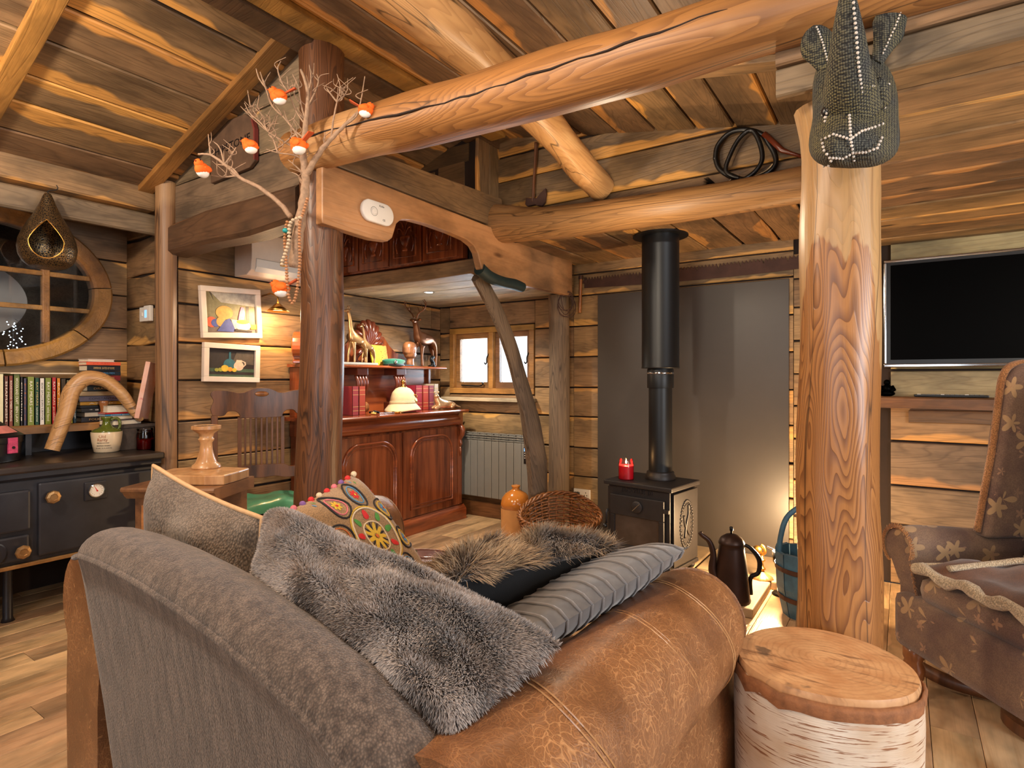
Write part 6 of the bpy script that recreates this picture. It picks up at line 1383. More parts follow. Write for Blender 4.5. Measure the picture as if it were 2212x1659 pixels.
# ================================================================== ORNAMENTS ON THE DRESSER
plain('bronze', (120, 78, 52), .32, .75, .25, 14., .1); plain('gilt_bronze', (178, 140, 96), .3, .8, .2, 14.); plain('verdigris', (70, 150, 120), .5, .3)
ZS, ZW = 1.354, .974
XS = XA+.13
def skin_fig(name, verts, edges, rads, mat, parent, sub=2, root=0):
    me = bpy.data.meshes.new(name); me.from_pydata([tuple(v) for v in verts], edges, []); o = bpy.data.objects.new(name, me); COL.objects.link(o); o.parent = parent
    m = o.modifiers.new('skin', 'SKIN'); m.use_smooth_shade = True; sk_ = me.skin_vertices[0].data
    for i, r in enumerate(rads): sk_[i].radius = (r, r) if not isinstance(r, tuple) else r; sk_[i].use_root = (i == root)
    s_ = o.modifiers.new('sub', 'SUBSURF'); s_.levels = s_.render_levels = sub
    bpy.context.view_layer.update(); me2 = bpy.data.meshes.new_from_object(o.evaluated_get(bpy.context.evaluated_depsgraph_get())); o.modifiers.clear(); o.data = me2; bpy.data.meshes.remove(me)
    me2.materials.clear(); me2.materials.append(M[mat]); me2.polygons.foreach_set('use_smooth', [True]*len(me2.polygons)); return o
# local figure frame: y along the wall (+y to the window), x away from wall, z up
def stag(loc, s, label):
    t = thing('stag_figure', loc, label, 'figurine', math.radians(8))
    v = [(0, .02, .21), (0, .11, .215), (0, -.05, .215), (0, -.085, .25), (0, -.10, .31), (0, -.115, .345), (.01, -.16, .335),
         (.022, -.055, .15), (.024, -.06, .08), (.024, -.055, .0), (-.022, -.075, .15), (-.024, -.10, .08), (-.024, -.115, .0),
         (.022, .12, .155), (.024, .135, .085), (.024, .125, .0), (-.022, .13, .155), (-.024, .16, .09), (-.024, .165, .0), (0, .15, .21), (0, .165, .185)]
    e = [(0, 1), (0, 2), (2, 3), (3, 4), (4, 5), (5, 6), (2, 7), (7, 8), (8, 9), (2, 10), (10, 11), (11, 12), (1, 13), (13, 14), (14, 15), (1, 16), (16, 17), (17, 18), (1, 19), (19, 20)]
    r = [.045, .044, .045, .032, .024, .024, .012, .018, .010, .011, .018, .010, .011, .022, .010, .011, .022, .010, .011, .016, .007]
    skin_fig('body', [Vector(p)*s for p in v], e, [k*s for k in r], 'bronze', t)
    for sg in (-1, 1):
        a = MB(); bs_ = Vector((sg*.012, -.11, .365)); pts = [bs_, bs_+Vector((sg*.02, .0, .035)), bs_+Vector((sg*.055, .01, .06)), bs_+Vector((sg*.085, .0, .10)), bs_+Vector((sg*.075, -.01, .135))]
        P = smooth_path([p*s for p in pts], 5); a.tube(P, lerp_list([.007*s, .003*s], len(P)), 6)
        for (i, d) in ((6, Vector((-sg*.004, -.02, .04))), (10, Vector((-sg*.012, -.01, .045))), (14, Vector((-sg*.02, -.01, .04)))): a.tube([P[i], P[i]+d*s], [.004*s, .0015*s], 5)
        a.build('antler', 'bronze', t, smooth=True)
        MB().ball(Vector((sg*.035, -.105, .352))*s, .016*s, 8, 6, (1.3, .4, .7)).build('ear', 'bronze', t, smooth=True)
    return t
stag((XS+.02, 3.835, ZS), 1.15, 'bronze stag with spread antlers at the right of the dresser shelf')
def giraffe(loc, s, label, flip=1):
    t = thing('giraffe_figure', loc, label, 'figurine', group='giraffe figures')
    v = [(0, .02, .19), (0, .085, .165), (0, -.03, .215), (0, -.055, .28), (0, -.06, .35), (0, -.075, .41), (0, -.085, .435), (.006, -.13, .42),
         (.018, -.035, .12), (.018, -.03, .06), (.018, -.03, 0), (-.018, -.05, .12), (-.018, -.065, .06), (-.018, -.07, 0), (.018, .09, .11), (.018, .10, .06), (.018, .09, 0), (-.018, .095, .11), (-.018, .12, .06), (-.018, .115, 0), (0, .11, .13), (0, .115, .08)]
    e = [(0, 1), (0, 2), (2, 3), (3, 4), (4, 5), (5, 6), (6, 7), (2, 8), (8, 9), (9, 10), (2, 11), (11, 12), (12, 13), (1, 14), (14, 15), (15, 16), (1, 17), (17, 18), (18, 19), (1, 20), (20, 21)]
    r = [.036, .032, .034, .022, .017, .015, .017, .009, .014, .009, .009, .014, .009, .009, .016, .009, .009, .016, .009, .009, .007, .004]
    skin_fig('body', [Vector((p[0], p[1]*flip, p[2]))*s for p in v], e, [k*s for k in r], 'gilt_bronze', t)
    for sg in (-1, 1): MB().tube([Vector((sg*.008, -.08*flip, .445))*s, Vector((sg*.010, -.078*flip, .47))*s], [.003*s, .004*s], 6).build('horn', 'gilt_bronze', t, smooth=True)
    for sg in (-1, 1): MB().ball(Vector((sg*.022, -.075*flip, .44))*s, .010*s, 6, 5, (1.3, .4, .6)).build('ear', 'gilt_bronze', t, smooth=True)
    return t
plain('grey_marble', (160, 156, 150), .4, 0., .15, 14.)
o = MB().box(-.05, .06, -.30, .16, 0, .018, .004).build('figure_plinth', 'grey_marble'); o.location = (XS+.02, 3.08, ZS); tag(o, 'thin grey plinth under the giraffe figures', 'plinth')
giraffe((XS+.035, 3.05, ZS+.018), .92, 'tall giraffe figure nearest the log post on the dresser')
giraffe((XS+.045, 3.16, ZS+.018), .66, 'smaller giraffe figure beside the carved shell')
q = NT('leaf_print'); vv = q.n('TexVoronoi', {'Vector': q.coord('Object', (1, 1, 1.6)), 'Scale': 60.}, feature='DISTANCE_TO_EDGE').outputs[0]; g_ = q.n('SeparateXYZ', {0: q.n('TexCoord').outputs['Generated']})
c = q.mix(g_.outputs[1], srgb(226, 196, 30), srgb(234, 132, 70)); c = q.mix(q.mapr(vv, .02, .05, 1., 0.), c, srgb(50, 40, 20)); M['leaf_print'] = q.fin(c, .5)
yb_ = thing('painted_tile', (XS+.0, 3.33, ZS), 'yellow and orange leaf-painted tile leaning on the crest', 'tile', rot=(0, math.radians(-12), 0))
MB().box(-.006, .006, -.08, .10, 0, .17, .003).build('tile', 'leaf_print', yb_); plain('lime_paint', (200, 206, 50), .5); MB().prism([(-.08, 0), (-.03, 0), (-.05, .17), (-.08, .17)], 'x', .0062, .008).build('painted_band', 'lime_paint', yb_)
cloth('green_felt', (18, 136, 108), (12, 110, 90), weave=500., bump=.2)
be = thing('green_beret', (XS+.05, 3.44, ZS), 'green beret with a round badge lying on the shelf', 'beret', math.radians(5))
mb = MB(); mb.lathe([(0, .0), (.07, .0), (.078, .012), (.074, .022), (.085, .035), (.08, .048), (.05, .056), (0, .06)], 28, mat=Matrix.Diagonal((.75, 1.5, 1)).to_3x3()); mb.build('crown', 'green_felt', be, smooth=True)
plain('band_black', (20, 20, 20), .5); mb = MB(); mb.lathe([(.0785, .003), (.081, .006), (.079, .016)], 28, mat=Matrix.Diagonal((.75, 1.45, 1)).to_3x3(), caps=(0, 0)); mb.build('band', 'band_black', be, smooth=True)
MB().lathe([(0, 0), (.016, 0), (.016, .004), (.010, .007), (0, .008)], 12, (.058, -.045, .03), Matrix.Rotation(math.pi/2, 3, 'Y')).build('badge', 'chrome', be, smooth=True)
hb = thing('carved_bust', (XS+.03, 3.655, ZS), 'carved wooden head of a man facing the window on the shelf', 'bust', math.radians(10))
fine_wood('head_wood', (150, 98, 62), (92, 56, 36), .35, .3, (14, 14, 14))
mb = MB(); hp = [(.035, 0), (.038, .01), (.033, .05), (.035, .065), (.05, .08), (.058, .10), (.062, .13), (.063, .16), (.055, .19), (.035, .207), (0, .213)]
def headf(u, v):
    x = u*(len(hp)-1); i = min(int(x), len(hp)-2); f = x-i; r_ = hp[i][0]*(1-f)+hp[i+1][0]*f; z_ = hp[i][1]*(1-f)+hp[i+1][1]*f; a = 2*math.pi*v
    ca, sa = math.cos(a), math.sin(a); y_ = sa*r_*(1.12 if z_ > .07 else 1.); x_ = ca*r_*.9
    if z_ > .11: y_ -= .012
    if sa > .5 and z_ > .07:   # face side (+y)
        w_ = max(0, 1-abs(ca)*2.2)
        if .115 < z_ < .145: y_ += .016*w_*(1-abs(z_-.125)/.03)
        if .09 < z_ < .108: y_ += .008*w_
        if .075 < z_ < .09: y_ += .004*w_
        if .145 < z_ < .158: y_ -= .004
    return (x_, y_, z_)
mb.grid(headf, 40, 36, closed_v=True); mb.build('head', 'head_wood', hb, smooth=True)
for sg in (-1, 1): MB().ball((sg*.055, -.012, .128), .016, 8, 6, (.35, .7, 1.1)).build('ear', 'head_wood', hb, smooth=True); MB().ball((sg*.024, .048, .146), .007, 8, 6, (1.3, .5, .5)).build('eye', 'head_wood', hb, smooth=True)
fgk = thing('dark_figurine', (XS+.06, 3.90, ZS), 'small dark curled figurine under the stag', 'figurine')
mb = MB(); mb.tube(smooth_path([(0, 0, .0), (0, .015, .03), (0, -.01, .06), (0, .01, .085), (0, .03, .075)], 6), lerp_list([.02, .018, .014, .016, .006], 25), 8); mb.build('body', 'black_iron', fgk, smooth=True); MB().lathe([(.035, 0), (.035, .01), (.02, .016)], 16).build('base', 'black_iron', fgk, smooth=True)
pen = thing('letter_opener', (XS+.075, 3.5, ZS+.001), 'slim silver paper knife lying in front of the beret', 'knife', math.radians(4))
MB().box(-.004, .004, -.16, .04, 0, .006, .002).build('blade', 'chrome', pen); MB().box(-.006, .006, .04, .16, 0, .010, .003).build('handle', 'black_plastic', pen)
# worktop
plain('book_red', (150, 44, 40), .3, 0., .2, 14., Coat_Weight=.3); plain('book_maroon', (122, 40, 60), .3, 0., .2, 14., Coat_Weight=.3)
for i, (yy, w_, h_, c_, lb) in enumerate(((3.005, .062, .215, (158, 60, 40), 'red leather volume left of the fluted bracket'), (2.94, .06, .215, (140, 50, 56), 'red leather volume nearest the log post on the dresser'), (3.70, .078, .215, (150, 40, 56), 'red leather volume just right of the helmet'), (3.785, .07, .212, (166, 60, 46), 'red leather volume second right of the helmet'), (3.86, .06, .21, (130, 54, 70), 'maroon leather volume behind the gilt lioness'), (3.925, .055, .225, (176, 160, 140), 'pale grey book at the right end of the dresser'))):
    b = book((XA+.29 if i < 2 else XA+.22, yy, ZW), h_, .15, w_, c_, lb, 0, group='leather volumes on the dresser')
    for zz in (.03, .06, .15, .185): MB().box(.0, .0012, -w_/2+.003, w_/2-.003, zz, zz+.003).build('gilt_line', 'ink_gold', b)
plain('helmet_cloth', (212, 186, 146), .75, 0., .06, 30., .05)
ph = thing('pith_helmet', (XA+.285, 3.44, ZW), 'beige pith helmet with brass spike and badge on the dresser', 'helmet', math.radians(15))
def hel(u, v):
    a = 2*math.pi*v; pr = [(.185, .012), (.178, .022), (.15, .045), (.125, .068), (.120, .085), (.115, .12), (.10, .16), (.07, .19), (.03, .205), (.0001, .207)]
    x = u*(len(pr)-1); i = min(int(x), len(pr)-2); f = x-i; r_ = pr[i][0]*(1-f)+pr[i+1][0]*f; z_ = pr[i][1]*(1-f)+pr[i+1][1]*f
    k = max(0, 1-u*3); return (r_*math.cos(a)*(.82-.1*k), r_*math.sin(a)*1.0, z_-.012*k*math.sin(a)**2+.006*k)
mb = MB(); mb.grid(hel, 30, 48, closed_v=True); sh_ = mb.build('shell', 'helmet_cloth', ph, smooth=True); md = sh_.modifiers.new('solid', 'SOLIDIFY'); md.thickness = .004
mb = MB(); mb.tube([(.121*math.cos(2*math.pi*i/40)*.82, .121*math.sin(2*math.pi*i/40), .078) for i in range(40)], .006, 6, closed=True); mb.tube([(.120*math.cos(2*math.pi*i/40)*.82, .120*math.sin(2*math.pi*i/40), .086) for i in range(40)], .005, 6, closed=True); mb.build('puggaree', 'helmet_cloth', ph, smooth=True)
for a in (0, math.pi/2, math.pi, 3*math.pi/2): MB().tube([hel(u/20, a/(2*math.pi)) for u in range(8, 20)], .0015, 4).build('seam', 'helmet_cloth', ph)
MB().lathe([(.034, .200), (.03, .208), (.014, .214), (.009, .225), (.011, .232), (.018, .242), (.018, .252), (.01, .262), (.006, .266), (0, .268)], 16).build('spike', 'brass', ph, smooth=True)
bg = MB().lathe([(0, 0), (.028, 0), (.028, .004), (.018, .008), (0, .01)], 16, (.085, .045, .105), Matrix.Rotation(math.radians(60), 3, 'Y') @ Matrix.Diagonal((1.3, 1, 1)).to_3x3()).build('badge', 'brass', ph, smooth=True)
for k in range(10): MB().ball((.086+.004*math.sin(k), .045+.03*math.cos(k*.628), .105+.036*math.sin(k*.628)), .007, 6, 5).build('badge_leaf', 'brass', bg, smooth=True)
lf = thing('lioness_figure', (XA+.30, 3.925, ZW), 'gilt lioness figurine lying at the right end of the dresser', 'figurine', math.radians(-6))
plain('gilt', (206, 170, 130), .3, .7, .35, 22., .1)
v = [(0, .0, .045), (0, .09, .04), (0, -.055, .055), (0, -.075, .09), (0, -.085, .125), (.022, -.098, .118), (.025, -.06, .03), (.03, -.13, .012), (-.025, -.06, .03), (-.02, -.12, .012), (.03, .10, .03), (.05, .05, .015), (-.02, .12, .03), (.0, .14, .03), (.03, .19, .012)]
e = [(0, 1), (0, 2), (2, 3), (3, 4), (4, 5), (2, 6), (6, 7), (2, 8), (8, 9), (1, 10), (10, 11), (1, 12), (1, 13), (13, 14)]
skin_fig('body', v, e, [.038, .04, .036, .026, .028, .014, .018, .013, .018, .013, .026, .013, .022, .014, .006], 'gilt', lf)
for sg in (-1, 1): MB().ball((.005, -.085+sg*.022, .152), .010, 8, 6, (.5, .9, 1)).build('ear', 'gilt', lf, smooth=True)
kn = thing('dagger', (XA+.36, 3.06, ZW+.004), 'ornate silver dagger lying near the log post on the dresser', 'dagger', math.radians(-30))
MB().prism([(-.02, -.008), (.13, -.004), (.16, 0), (.13, .006), (-.02, .008)], 'z', 0, .004).build('blade', 'chrome', kn); MB().tube([(-.02, 0, .006), (-.06, 0, .01), (-.11, 0, .008)], [.009, .013, .008], 8).build('hilt', 'gilt_bronze', kn, smooth=True); MB().box(-.024, -.016, -.022, .022, 0, .012, .003).build('guard', 'brass', kn)
kn2 = thing('horn_knife', (XA+.34, 3.16, ZW+.004), 'second silver knife crossing beside the helmet', 'dagger', math.radians(55))
MB().prism([(-.02, -.008), (.11, -.004), (.14, 0), (.11, .006), (-.02, .008)], 'z', 0, .004).build('blade', 'chrome', kn2); MB().tube([(-.02, 0, .006), (-.06, 0, .014), (-.10, 0, .008)], [.008, .011, .007], 8).build('hilt', 'black_iron', kn2, smooth=True)
cm = thing('pocket_compass', (XA+.385, 3.27, ZW), 'brass pocket compass in front of the pith helmet', 'compass')
MB().lathe([(0, 0), (.036, 0), (.038, .004), (.038, .012), (.034, .015), (.032, .011), (0, .011)], 24).build('case', 'brass', cm, smooth=True, angle=40); MB().tube([(.0+.012*math.cos(2*math.pi*i/14), .05+.012*math.sin(2*math.pi*i/14), .005) for i in range(14)], .002, 5, closed=True).build('ring', 'brass', cm)
# recessed downlight in the alcove soffit
dl = thing('downlight', tuple(W(927, 631, Z=1.931)), 'small round recessed downlight in the alcove ceiling', 'light')
MB().lathe([(.042, -.004), (.044, 0), (.03, 0), (.028, -.003)], 24, caps=(0, 0)).build('rim', 'chrome', dl, smooth=True)
q = NT('lamp_glow'); M['lamp_glow'] = q.fin((1, .9, .75, 1), .5, Emission_Color=(1, .88, .7, 1), Emission_Strength=6.); MB().lathe([(0, -.002), (.03, -.002)], 20, caps=(0, 0)).build('bulb', 'lamp_glow', dl)
lamp('SPOT', 'downlight_beam', tuple(W(927, 631, Z=1.915)), 55, (1, .88, .70), .03, to=tuple(W(927, 631, Z=1.915)-Vector((.02, 0, 1))), spot_size=2.7, spot_blend=.6)
# ================================================================== FLAGON, BASKET, SOCKET, CANDLE
fl2 = thing('stoneware_flagon', (-2.50, 3.76, 0), 'big two-tone stoneware flagon standing beside the wicker basket', 'flagon')
plain('stone_tan', (206, 150, 92), .35, 0., .08, 8., Coat_Weight=.3); plain('stone_ochre', (196, 120, 46), .15, 0., .08, 8., Coat_Weight=.6)
MB().lathe([(.105, 0), (.112, .006), (.116, .1), (.118, .245)], 36).build('lower_body', 'stone_tan', fl2, smooth=True, angle=50)
MB().lathe([(.1185, .243), (.118, .28), (.108, .32), (.08, .355), (.045, .375), (.03, .385), (.026, .395), (.034, .405), (.036, .412), (.03, .418), (.018, .416)], 36).build('glazed_shoulder', 'stone_ochre', fl2, smooth=True)
fine_wood('wicker', (176, 112, 60), (96, 56, 30), .35, .3, (60, 60, 60))
bkx = thing('wicker_basket', (-2.01, 3.58, 0), 'oval wicker log basket with a dipping rim by the hearth', 'basket', math.radians(28))
def brim(a): return .285+.075*math.sin(a)-.02*math.cos(2*a)
def bpt(a, f, off=0.):
    rx, ry = .225+.06*f+off, .165+.055*f+off
    return Vector((rx*math.cos(a), ry*math.sin(a), .012+brim(a)*f))
for k in range(30):
    a = 2*math.pi*k/30; MB().tube([bpt(a, f/5, 0) for f in range(6)], .005, 5).build('upright', 'wicker', bkx, smooth=True)
for rI in range(17):
    f = .03+rI*.056; P = [bpt(2*math.pi*k/90, f, .0065*(1 if ((k//3)+rI) % 2 else -1)) for k in range(90)]
    MB().tube(P, .0078, 5, closed=True).build('weave_row', 'wicker', bkx, smooth=True)
for ph_ in range(3):
    P = [bpt(2*math.pi*k/120, 1.0, .012*math.cos(k*.63+ph_*2.09))+Vector((0, 0, .012*math.sin(k*.63+ph_*2.09)+.004)) for k in range(120)]
    MB().tube(P, .0085, 6, closed=True).build('braided_rim', 'wicker', bkx, smooth=True)
MB().lathe([(0, 0), (1, 0), (1, .01), (0, .01)], 28, mat=Matrix.Diagonal((.225, .165, 1)).to_3x3()).build('base', 'wicker', bkx)
tag(log('firewood_log', [(-2.12, 3.50, .175), (-1.97, 3.62, .15), (-1.90, 3.68, .14)], [.032, .033, .034], 'pale_log', amp=.03, seed=20, seg=14), 'short round log lying in the wicker basket', 'log')
for i, (a, b) in enumerate((((-2.13, 3.48, .06), (-1.98, 3.62, .05)), ((-2.12, 3.58, .05), (-1.98, 3.68, .06)), ((-2.02, 3.48, .07), (-1.89, 3.60, .06)))):
    tag(log('firewood_log', [a, ((a[0]+b[0])/2, (a[1]+b[1])/2, .06), b], [.03, .032, .03], 'old_post', amp=.05, seed=21+i, seg=10), ('dark split log deep in the basket, nearest the stone flagon', 'dark split log deep in the middle of the wicker basket', 'dark split log deep in the basket, nearest the stove')[i], 'log')
sk1 = thing('wall_socket', tuple(W(1258, 1068, Y=YB-.001)), 'white double wall socket behind the basket', 'socket')
MB().box(-.075, .075, -.012, 0, -.045, .045, .004).build('face_plate', 'white_plastic', sk1)
for dx in (-.035, .035):
    for (ax, az) in ((0, .018), (-.011, -.004), (.011, -.004)): MB().box(dx+ax-.003, dx+ax+.003, -.0128, -.0115, az-.005, az+.004).build('pin_slot', 'black_plastic', sk1)
MB().box(-.06, -.015, -.045, -.012, -.03, .02, .006).build('plug', 'black_plastic', sk1)
cj = thing('lit_candle', (-1.475, 3.50, .602), 'lit red jar candle on the left of the stove top', 'candle')
MB().lathe([(.046, 0), (.049, .004), (.049, .10), (.043, .115), (.043, .128)], 28, caps=(1, 0)).build('glass_jar', 'clear_glass', cj, smooth=True, angle=50)
q = NT('lit_wax'); M['lit_wax'] = q.fin(srgb(190, 8, 30), .4, Emission_Color=srgb(230, 20, 30), Emission_Strength=.06); MB().lathe([(0, .004), (.0465, .004), (.0465, .088), (.04, .09), (0, .088)], 28).build('wax', 'lit_wax', cj, smooth=True, angle=40)
q = NT('flame_glow'); M['flame_glow'] = q.fin((1, .6, .2, 1), .5, Emission_Color=(1, .62, .25, 1), Emission_Strength=14.); MB().lathe([(0, .096), (.005, .104), (.004, .115), (0, .130)], 10).build('flame', 'flame_glow', cj, smooth=True)
MB().tube([(0, 0, .086), (0, 0, .099)], .001, 5).build('wick', 'black_iron', cj)
lamp('POINT', 'candle_flame_light', (-1.475, 3.50, .73), .5, (1, .55, .2), .01)
# kindling by the hearth
plain('brick_red', (150, 84, 56), .8, 0., .2, 20., .3)
o = MB().box(-.10, .10, -.03, .03, 0, .035, .006).build('kindling_stick', 'brick_red'); o.location = (-1.82, 3.62, .052); o.rotation_euler = (0, 0, .5); tag(o, 'reddish split stick lying on the hearth by the basket', 'stick')
# ================================================================== WALL TOOLS ABOVE THE STOVE
plain('rusty_steel', (78, 54, 46), .6, .5, .25, 10., .2)
a0, a1 = W(1262, 598, Y=YB-.012), W(1735, 545, Y=YB-.012)
saw = thing('crosscut_saw', (a0.x, YB-.012, 1.98), 'long rusty crosscut saw blade on the wall above the slate', 'saw')
Ls = a1.x-a0.x+.25; n = 74; up_ = []
for i in range(n):
    x = .02+Ls*i/n; g = (i % 6 == 5); st_ = Ls/n
    up_ += [(x, .085-.0), (x+st_*.5, .062 if not g else .045), (x+st_*.99, .085)]
z_off = lambda x: .03*x*0
poly = [(0, 0)]+[(Ls*k/8, -.02*math.sin(math.pi*k/8)) for k in range(1, 8)]+[(Ls, 0), (Ls, .085)]+list(reversed(up_))+[(0, .085)]
MB().prism(poly, 'y', -.002, .002).build('toothed_blade', 'rusty_steel', saw)
MB().tube(smooth_path([(-.02, -.02, .10), (-.022, -.02, .03), (-.026, -.02, -.08), (-.03, -.02, -.20)], 5), [.013]*16, 10).build('upright_handle', 'turned_oak', saw, smooth=True); MB().lathe([(.017, 0), (.019, .01), (.017, .03)], 12, (-.02, -.02, .07)).box(-.03, .03, -.012, .004, .04, .06, .002).build('handle_bolt', 'rusty_steel', saw, smooth=True, angle=40)
wcn = thing('wire_coil', (-2.195, 4.02, 1.86), 'loose coil of grey wire hung from the arch end on a loop', 'wire')
mb = MB(); rg = random.Random(4)
for k in range(6): r_ = .075+rg.uniform(-.015, .02); c_ = Vector((rg.uniform(-.01, .01), rg.uniform(-.012, .012), rg.uniform(-.02, .02)-.02)); mb.tube([c_+Vector((r_*.55*math.cos(t)+.012*math.sin(2*t+k), r_*.6*math.cos(t), r_*math.sin(t)*(1.1))) for t in [2*math.pi*i/28 for i in range(28)]], .0028, 5, closed=True)
mb.build('coils', 'rusty_steel', wcn, smooth=True); MB().tube(smooth_path([(0, 0, .06), (.005, .01, .14), (0, .012, .26), (-.004, .0, .14), (0, 0, .06)], 6), .0025, 5).build('hanging_loop', 'rusty_steel', wcn, smooth=True)
fp = thing('foam_pad', (XW+.11, 3.13, 1.905), 'dark green-black foam sleeve under the arched plank', 'pad')
plain('foam_dark', (22, 40, 40), .6, 0., .2, 20.); MB().tube(smooth_path([(0, -.22, .035), (0, -.12, .0), (0, .02, -.012), (0, .16, -.010), (0, .27, -.018)], 6), lerp_list([.042, .04, .038, .04, .036], 25), 14).build('sleeve', 'foam_dark', fp, smooth=True, angle=60)
ax = thing('hand_axe', tuple(W(1152, 430, Y=3.185)), 'old hand axe with wide blade hung on the upper boards', 'axe', rot=(0, math.radians(3), 0))
MB().tube(smooth_path([(0, 0, -.02), (.0, 0, .10), (.004, 0, .22), (.006, 0, .36)], 5), lerp_list([.014, .013, .014, .018], 16), 10, flat=.7).build('haft', 'chair_oak', ax, smooth=True)
MB().prism([(-.055, -.03), (-.04, -.045), (.02, -.04), (.04, -.05), (.075, -.055), (.095, -.03), (.10, .02), (.095, .055), (.06, .03), (.03, .0), (-.05, .01)], 'y', -.012, .008).build('axe_head', 'rusty_steel', ax, bevel=.003)
wh = thing('coiled_whip', tuple(W(1610, 335, Y=3.17)), 'black leather whip coiled on the boards left of the rhino head', 'whip')
def wp_(x, y): return W(x, y, Y=3.17)-wh.location
mb = MB()
ring1 = [(1545, 345), (1550, 315), (1575, 288), (1610, 280), (1645, 290), (1660, 310), (1672, 330), (1676, 350), (1665, 368), (1640, 382), (1605, 390), (1572, 378), (1552, 362), (1545, 340)]
ring2 = [(1600, 388), (1570, 372), (1580, 335), (1600, 300), (1625, 284), (1642, 310), (1648, 345), (1635, 370), (1612, 388), (1600, 388)]
P = smooth_path([wp_(*p) for p in ring1], 5); MB().tube(P, .013, 8).build('outer_coil', 'black_plastic', wh, smooth=True)
P = smooth_path([wp_(*p)+Vector((0, -.018, 0)) for p in ring2], 5); MB().tube(P, .012, 8).build('inner_coil', 'black_plastic', wh, smooth=True)
MB().tube([wp_(1650, 290), wp_(1690, 325), wp_(1712, 332), wp_(1745, 342)], [.018, .014, .009, .009], 8).build('stock', 'mahogany_plain', wh, smooth=True)
MB().tube(smooth_path([wp_(1672, 352), wp_(1650, 372), wp_(1610, 385), wp_(1590, 378), wp_(1570, 395), wp_(1548, 398)], 5), .004, 5).build('lash', 'rope', wh, smooth=True)
mb = MB(); rg = random.Random(3)
for k in range(30): b0 = wp_(1545, 397); mb.tube([b0, b0+Vector((-.05+rg.uniform(-.015, .01), rg.uniform(-.01, .01), .025+rg.uniform(-.02, .02)))], [.0022, .0008], 4)
mb.build('tassel', 'black_plastic', wh, kind='stuff')
# ================================================================== HEARTH THINGS
plain('old_copper', (54, 36, 30), .42, .6, .3, 9., .15)
cp = thing('coffee_pot', (-.77, 3.27, .05), 'tall dark copper coffee pot with long spout on the hearth', 'pot', math.radians(28))
MB().lathe([(.098, 0), (.10, .006), (.096, .02), (.082, .17), (.066, .28), (.062, .30), (.066, .305)], 28).build('body', 'old_copper', cp, smooth=True, angle=50)
l_ = MB().lathe([(.068, .302), (.068, .312), (.055, .335), (.03, .352), (.01, .358)], 28).build('lid', 'old_copper', cp, smooth=True); MB().lathe([(.006, .355), (.006, .37), (.010, .375), (.010, .392), (.006, .395), (0, .395)], 10).build('lid_knob', 'black_iron', l_, smooth=True)
MB().tube(smooth_path([(-.075, 0, .09), (-.10, 0, .16), (-.095, 0, .24), (-.115, 0, .31), (-.155, 0, .345), (-.165, 0, .36)], 5), lerp_list([.026, .022, .017, .014, .012, .012], 26), 10).build('spout', 'old_copper', cp, smooth=True)
MB().tube(smooth_path([(.06, 0, .30), (.10, 0, .28), (.145, 0, .22), (.14, 0, .15), (.10, 0, .12), (.105, 0, .03)], 5), lerp_list([.008, .012, .014, .012, .012, .008], 26), 8).build('handle', 'black_iron', cp, smooth=True)
sc2 = thing('brass_lampstand', (-.70, 3.72, .05), 'small brass lampstand with ruffled foot on the hearth', 'lampstand')
MB().lathe([(.062, .0), (.064, .004), (.045, .018), (.025, .03), (.014, .042), (.010, .05)], 36, lobes=(12, .05)).build('ruffled_foot', 'dull_brass', sc2, smooth=True)
MB().lathe([(.010, .045), (.022, .055), (.020, .064), (.010, .07), (.009, .10), (.020, .107), (.018, .115), (.008, .12), (.008, .14)], 16).build('stem', 'brass', sc2, smooth=True)
hd_ = MB().ball((-.025, 0, .165), .028, 14, 10, (1, .8, 1)).build('globe_cup', 'brass', sc2, smooth=True); MB().tube(smooth_path([(.0, 0, .14), (.018, 0, .16), (.01, 0, .19), (-.005, 0, .20)], 5), .009, 8).build('bracket', 'brass', sc2, smooth=True); MB().box(-.03, .035, -.012, .012, .192, .202, .002).build('clip', 'chrome', sc2).rotation_euler = (0, .3, 0)
plain('blue_paint', (58, 96, 120), .6, 0., .3, 14., .2)
bk_ = thing('blue_bucket', (-.40, 3.42, 0), 'blue-painted staved bucket with arched handle behind the log post', 'bucket', math.radians(20))
ns = 12
for k in range(ns):
    a = 2*math.pi*(k+.5)/ns; w_ = .172*math.tan(math.pi/ns)*.93
    vs = []
    for (r_, z_) in ((.135, 0), (.165, .15), (.172, .33)):
        for (dr, ww) in ((0, 1), (-.02, .9)):
            for s_ in (-1, 1): vs.append(((r_+dr)*math.cos(a)-s_*w_*ww*(r_/.172)*math.sin(a), (r_+dr)*math.sin(a)+s_*w_*ww*(r_/.172)*math.cos(a), z_+(.02*((k*7) % 3)/3 if z_ > .3 else 0)))
    fs = [(0, 1, 3, 2), (8, 9, 11, 10)]
    for i in (0, 4): fs += [(i, i+1, i+5, i+4), (i+3, i+2, i+6, i+7), (i+1, i+3, i+7, i+5), (i+2, i, i+4, i+6)]
    MB().add(vs, fs).build('stave', 'blue_paint', bk_)
for z_, r_ in ((.10, .159), (.25, .172)): MB().lathe([(r_, z_-.012), (r_+.004, z_-.012), (r_+.006, z_+.012), (r_+.002, z_+.012)], 28, caps=(0, 0)).build('hoop', 'rusty_steel', bk_)
P = smooth_path([(-.155, 0, .30), (-.15, 0, .40), (-.11, 0, .52), (0, 0, .585), (.11, 0, .52), (.15, 0, .40), (.155, 0, .30)], 6); MB().tube(P, .020, 8, flat=.7).build('arched_handle', 'blue_paint', bk_, smooth=True); MB().lathe([(0, 0), (.13, 0), (.13, .012), (0, .012)], 20).build('base', 'blue_paint', bk_)
ul = thing('black_uplighter', (-.58, 3.64, 0), 'small black uplighter glowing between bucket and slate', 'lamp')
